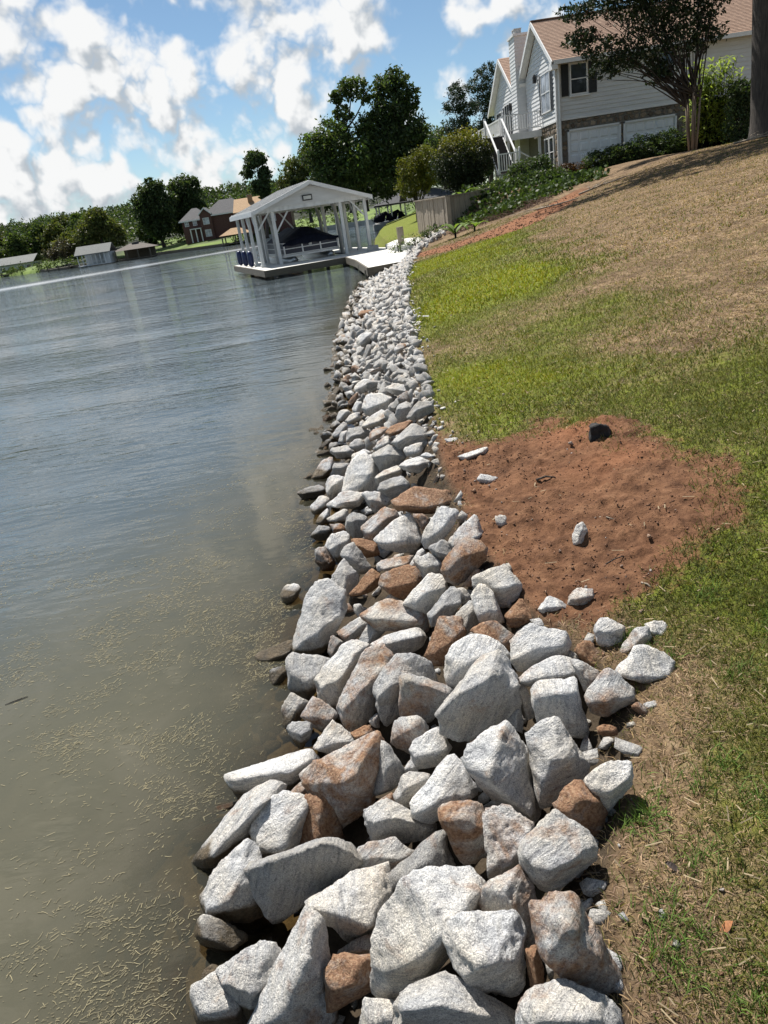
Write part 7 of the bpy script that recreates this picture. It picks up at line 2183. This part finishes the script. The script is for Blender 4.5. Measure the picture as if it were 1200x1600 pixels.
# ------------------------------------------------------------------ grass, loose earth, straw on the lake
def blades(name, x, y, h, w, lean, rng, col, az=None):
    n = len(x)
    z = ground_z(x, y)
    az = rng.random(n) * 6.283 if az is None else az
    a2 = rng.random(n) * 6.283
    base = np.stack([x, y, z - .003], 1)
    side = np.stack([np.cos(a2), np.sin(a2), np.zeros(n)], 1) * (w * .5)[:, None]
    d = np.stack([np.cos(az) * np.sin(lean), np.sin(az) * np.sin(lean), np.cos(lean)], 1)
    mid = base + d * (h * .55)[:, None]
    d2 = d.copy(); d2[:, 2] -= .55; d2 /= np.linalg.norm(d2, axis=1, keepdims=True)
    tip = mid + d2 * (h * .5)[:, None]
    tip[:, 2] = np.maximum(tip[:, 2], z + .002)
    v = np.stack([base - side, base + side, mid + side * .8, mid - side * .8, tip], 1).reshape(-1, 3)
    i = np.arange(n) * 5
    q = np.stack([i, i + 1, i + 2, i + 3], 1); t = np.stack([i + 3, i + 2, i + 4], 1)
    o = mobj(name, np_mesh(name, v, tris=t, quads=q, col={'tint': np.repeat(col, 5, 0)}), M_BLADE)
    o['kind'] = 'stuff'
    return o


def build_grass():
    rng = np.random.default_rng(71)
    def field(name, y0, y1, dens, hs, ws, pw, wide=.70):
        out = []
        A = 0.5 * ((.1 + wide * y0 + .9) + (.1 + wide * y1 + .9)) * (y1 - y0)
        n = int(A * dens)
        y = y0 + (y1 - y0) * rng.random(n) ** pw
        x = lawn_x(y) - .12 + rng.random(n) * (wide * y + 1.0)
        dm = all_dirt(x, y)
        g = green_amount(x, y)
        edge = sstep(-.12, .25, x - lawn_x(y))
        patch = fbm2(x, y, 2.2, 81, 3)
        keep = rng.random(n) < (1 - dm * 1.02) * (.25 + .75 * edge) * np.clip(.80 + .55 * patch + .3 * g, .15, 1)
        x, y, g = x[keep], y[keep], g[keep]; n = len(x)
        pg = np.clip(g * 1.25 + .08 + .25 * fbm2(x, y, 5, 83, 2), .04, .95)
        isg = rng.random(n) < pg
        green = np.array([.135, .155, .032]) * rng.uniform(.55, 1.35, (n, 1)) * np.stack([rng.uniform(.8, 1.35, n), np.ones(n), rng.uniform(.6, 1.4, n)], 1)
        green = green * (1 - .28 * (1 - sstep(4.0, 6.5, y)))[:, None]
        lush = (sstep(.55, .95, g) * sstep(4.5, 6.5, y))[:, None]
        green = green * (1 - lush) + green * np.array([1.9, 1.8, .6]) * lush
        straw = np.array([.36, .265, .160]) * rng.uniform(.30, 1.2, (n, 1)) * np.clip(1 + .75 * fbm2(x, y, 2.2, 87, 4), .35, 1.5)[:, None] * np.stack([np.ones(n), rng.uniform(.9, 1.02, n), rng.uniform(.75, 1.1, n)], 1)
        col = np.where(isg[:, None], green, straw)
        h = np.where(isg, rng.uniform(.6, 1.25, n), rng.uniform(.5, 1.3, n)) * hs * (1 + .35 * fbm2(x, y, 3, 85, 2))
        lean = np.where(isg, rng.uniform(.25, 1.15, n), rng.uniform(.8, 1.5, n))
        blades(name, x, y, h, rng.uniform(.7, 1.3, n) * ws, lean, rng, col)
    field('grass', .55, 2.6, 44000, .034, .0030, 1.0)
    field('grass', 2.6, 5.2, 18000, .036, .0040, 1.0)
    field('grass', 5.2, 11, 3600, .048, .0070, 1.0)
    field('grass', 11, 30, 620, .065, .015, 1.0, .66)
    # a few longer tufts near the stones
    n = 5200
    cx = rng.uniform(0, 1, 70); cy = .7 + 3.0 * rng.random(70) ** 1.2
    c0 = lawn_x(cy) + .05 + cx ** 1.5 * (1.0 + .35 * cy)
    k = rng.integers(0, 70, n)
    x = c0[k] + rng.normal(size=n) * .035; y = cy[k] + rng.normal(size=n) * .035
    dm = dirt_mask(x, y) < .25; x, y = x[dm], y[dm]; n = len(x)
    g = np.array([.11, .18, .035]) * rng.uniform(.6, 1.3, (n, 1))
    blades('grass_tufts', x, y, rng.uniform(.03, .075, n), np.full(n, .0034), rng.uniform(.2, 1.0, n), rng, g)
    # clods of red earth
    n = 26000
    x = rng.uniform(.25, 2.1, n); y = rng.uniform(2.2, 5.8, n)
    dm = dirt_mask(x, y)
    k = rng.random(n) < dm * (.35 + .65 * (fbm2(x, y, 3, 91, 3) > -.05)); x, y = x[k], y[k]; n = len(x)
    rad = .0025 + .0085 * rng.random(n) ** 6
    red = red_amt(x, y)[:, None]
    col = (np.array([.165, .088, .054]) * (1 - red) + np.array([.30, .145, .08]) * red) * rng.uniform(.6, 1.3, (n, 1))
    scatter_tiny('earth_clods', np.stack([x, y, ground_z(x, y) + rad * .3], 1), rad, M_CLOD, rng, .7, col)
    # clods on the red track
    n = 5000
    x = rng.uniform(2.4, 12, n); y = rng.uniform(22, 30, n)
    k = rng.random(n) < red_strip_mask(x, y); x, y = x[k], y[k]; n = len(x)
    rad = .012 + .045 * rng.random(n) ** 5
    scatter_tiny('earth_clods', np.stack([x, y, ground_z(x, y) + rad * .3], 1), rad, M_CLOD, rng, .8, np.array([.20, .105, .062]) * rng.uniform(.5, 1.3, (n, 1)))
    # straw and litter lying on the earth and the dry lawn
    n = 1500
    y = .8 + 9 * rng.random(n) ** 1.5; x = lawn_x(y) + rng.random(n) * (.7 * y + 1)
    k = rng.random(n) < np.where(dirt_mask(x, y) > .4, .22, .6); x, y = x[k], y[k]; n = len(x)
    L_ = rng.uniform(.012, .05, n) * (1 + .06 * y); a = rng.random(n) * 6.28
    z = ground_z(x, y)
    d = np.stack([np.cos(a), np.sin(a), rng.normal(size=n) * .12], 1) * (L_ * .5)[:, None]; s = np.stack([-np.sin(a), np.cos(a), np.zeros(n)], 1) * (.0014 + .0004 * y)[:, None]
    p = np.stack([x, y, z + .012 + .02 * rng.random(n)], 1)
    v = np.stack([p - d - s, p - d + s, p + d + s, p + d - s], 1).reshape(-1, 3)
    col = np.array([.36, .285, .18]) * rng.uniform(.4, 1.15, (n, 1))
    o = mobj('dry_litter', np_mesh('dry_litter', v, quads=np.arange(n * 4).reshape(-1, 4), col={'tint': np.repeat(col, 4, 0)}), M_BLADE); o['kind'] = 'stuff'


build_grass()


def build_floating():
    rng = np.random.default_rng(91)
    n = 260000
    y = .7 + 10.5 * rng.random(n) ** 1.25; x = shore_x(y) + .05 - rng.random(n) ** .9 * (1.0 + .62 * y)
    f = fbm2(x, y, 2.6, 101, 3) + .6 * fbm2(x * .5, y * 1.4, 6.0, 103, 2)
    far = 1 - sstep(4.0, 9.5, y + .5 * (shore_x(y) - x))
    k = (rng.random(n) < np.clip(.17 + 1.1 * (f - .04), .03, 1) * far * (.55 + .45 * sstep(1.4, 2.6, y))) & (x < shore_x(y) + .03)
    x, y = x[k], y[k]; n = len(x)
    # drift into little strands
    a = R8(28) + rng.normal(size=n) * .55 + fbm2(x, y, 1.5, 105, 2) * .9
    L_ = .004 + .040 * rng.random(n) ** 2.6 * rng.uniform(.6, 1.1, n)
    w = rng.uniform(.0003, .0007, n) + .00019 * y
    p = np.stack([x, y, np.full(n, .004)], 1)
    d = np.stack([np.cos(a), np.sin(a), np.zeros(n)], 1) * (L_ * .5)[:, None]
    s = np.stack([-np.sin(a), np.cos(a), np.zeros(n)], 1)
    bend = s * (rng.normal(size=n) * L_ * .05)[:, None]; s = s * w[:, None]
    v = np.stack([p - d - s, p - d + s, p + bend + s, p + bend - s, p + d + s * .6, p + d - s * .6], 1).reshape(-1, 3)
    i = np.arange(n) * 6
    q = np.concatenate([np.stack([i, i + 1, i + 2, i + 3], 1), np.stack([i + 3, i + 2, i + 4, i + 5], 1)])
    col = np.ones((n, 3)) * rng.uniform(.35, 1.25, (n, 1)) * np.array([1, .97, .9])
    o = mobj('floating_straw', np_mesh('floating_straw', v, quads=q, col={'tint': np.repeat(col, 6, 0)}), M_STRAWF); o['kind'] = 'stuff'


build_floating()


def build_small_things():
    rng = np.random.default_rng(95)
    # burnt stump at the back of the bare earth
    p = hit(937, 684, ground_z)
    me = rock_mesh(np.array([(-.07, -.04, -.05), (.07, -.05, -.05), (.09, .04, -.05), (-.06, .05, -.05), (-.075, -.03, .06), (.01, -.04, .07), (.05, .0, .045), (-.05, .04, .07), (.075, .04, .02)]), 4, 999, p=40, rough=.11)
    m, N, L, b, out = new_mat('charred_wood')
    tc = N('ShaderNodeTexCoord'); n = N('ShaderNodeTexNoise', ins={'Scale': 22.0, 'Detail': 6.0, 'Roughness': .7}); L(tc.outputs['Object'], n.inputs['Vector'])
    L(ramp(N, L, n.outputs['Fac'], [(.35, (.006, .006, .006)), (.6, (.022, .020, .019)), (.75, (.10, .085, .07))]), b.inputs['Base Color']); b.inputs['Roughness'].default_value = .8
    bp = N('ShaderNodeBump', ins={'Strength': 1.0, 'Distance': .02}); L(n.outputs['Fac'], bp.inputs['Height']); L(bp.outputs[0], b.inputs['Normal'])
    o = mobj('stump', me, m, loc=p + np.array([0, 0, .03])); set_props(o, 'charred black stump at the back edge of the red earth', 'stump')
    for k, (a, b_, r, lb) in enumerate((((838, 752), (868, 748), .008, 'dark stick lying across the middle of the red earth'), ((935, 810), (962, 814), .005, 'pale thin stick right of the lone pale stone'), ((1002, 912), (1020, 922), .005, 'short straw coloured stick near the lower edge of the earth'), ((945, 884), (975, 870), .004, 'thin brown twig below the lone pale stone'), ((905, 1372), (938, 1366), .004, 'curved pale root in the shadow of the cube shaped rock'))):
        q0, q1 = hit(a[0], a[1], ground_z), hit(b_[0], b_[1], ground_z)
        mm = MB(); mm.tube([q0 + (0, 0, r * 1.2), (q0 + q1) / 2 + (0, 0, r * 3), q1 + (0, 0, r * 1.2)], [r, r * .9, r * .5], 6)
        o = mm.build('stick', M_BARK if k in (0, 3) else M_TWIG, None, True); set_props(o, lb, 'stick')
    # stick floating at the left edge
    q0, q1 = np.array(CAMP + pray(8, 1102) * (EYE / -pray(8, 1102)[2])), np.array(CAMP + pray(44, 1089) * (EYE / -pray(44, 1089)[2]))
    mm = MB(); mm.tube([q0 + (0, 0, .004), (q0 + q1) / 2 + (0, 0, .006), q1 + (0, 0, .004)], [.002, .004, .002], 6)
    o = mm.build('stick', M_BARK, None, True); set_props(o, 'dark stick floating at the left edge of the water', 'stick')
    # small brown leaves on the grass by the stones
    for k, (a, b_, c, lb) in enumerate(((1134, 1456, (.32, .13, .05), 'orange dry leaf on the grass at the lower right'), (1052, 1362, (.05, .035, .03), 'dark dead leaf on the grass right of the cube shaped rock'), (1008, 1440, (.26, .19, .11), 'pale tan dry leaf beside the craggy boulder'))):
        p = hit(a, b_, ground_z) + np.array([0, 0, .02]); t = rng.random() * 6.28
        V = []
        for i in range(7):
            u = i / 6; w = .010 * math.sin(math.pi * u) + .001
            V += [((u - .5) * .045, -w, .004 * math.sin(u * 5)), ((u - .5) * .045, w, .006 * math.cos(u * 4))]
        F = [(2 * i, 2 * i + 1, 2 * i + 3, 2 * i + 2) for i in range(6)]
        o = mobj('dry_leaf', np_mesh('dry_leaf', np.array(V), faces=F), simple('dry_leaf_%d' % k, c, .8, .3, 30), loc=p); o.rotation_euler = (.2, .25, t); set_props(o, lb, 'leaf')
    # pebbles scattered in the grass
    n = 170
    y = .9 + 8 * rng.random(n) ** 1.5; x = lawn_x(y) + rng.exponential(.22, n) * (1 + .1 * y)
    rad = .004 + .014 * rng.random(n) ** 3 * (1 + .12 * y)
    o = scatter_tiny('pebbles', np.stack([x, y, ground_z(x, y) + rad * .5], 1), rad, M_ROCK, rng); o['rust'] = .55; o['tone'] = .5


build_small_things()
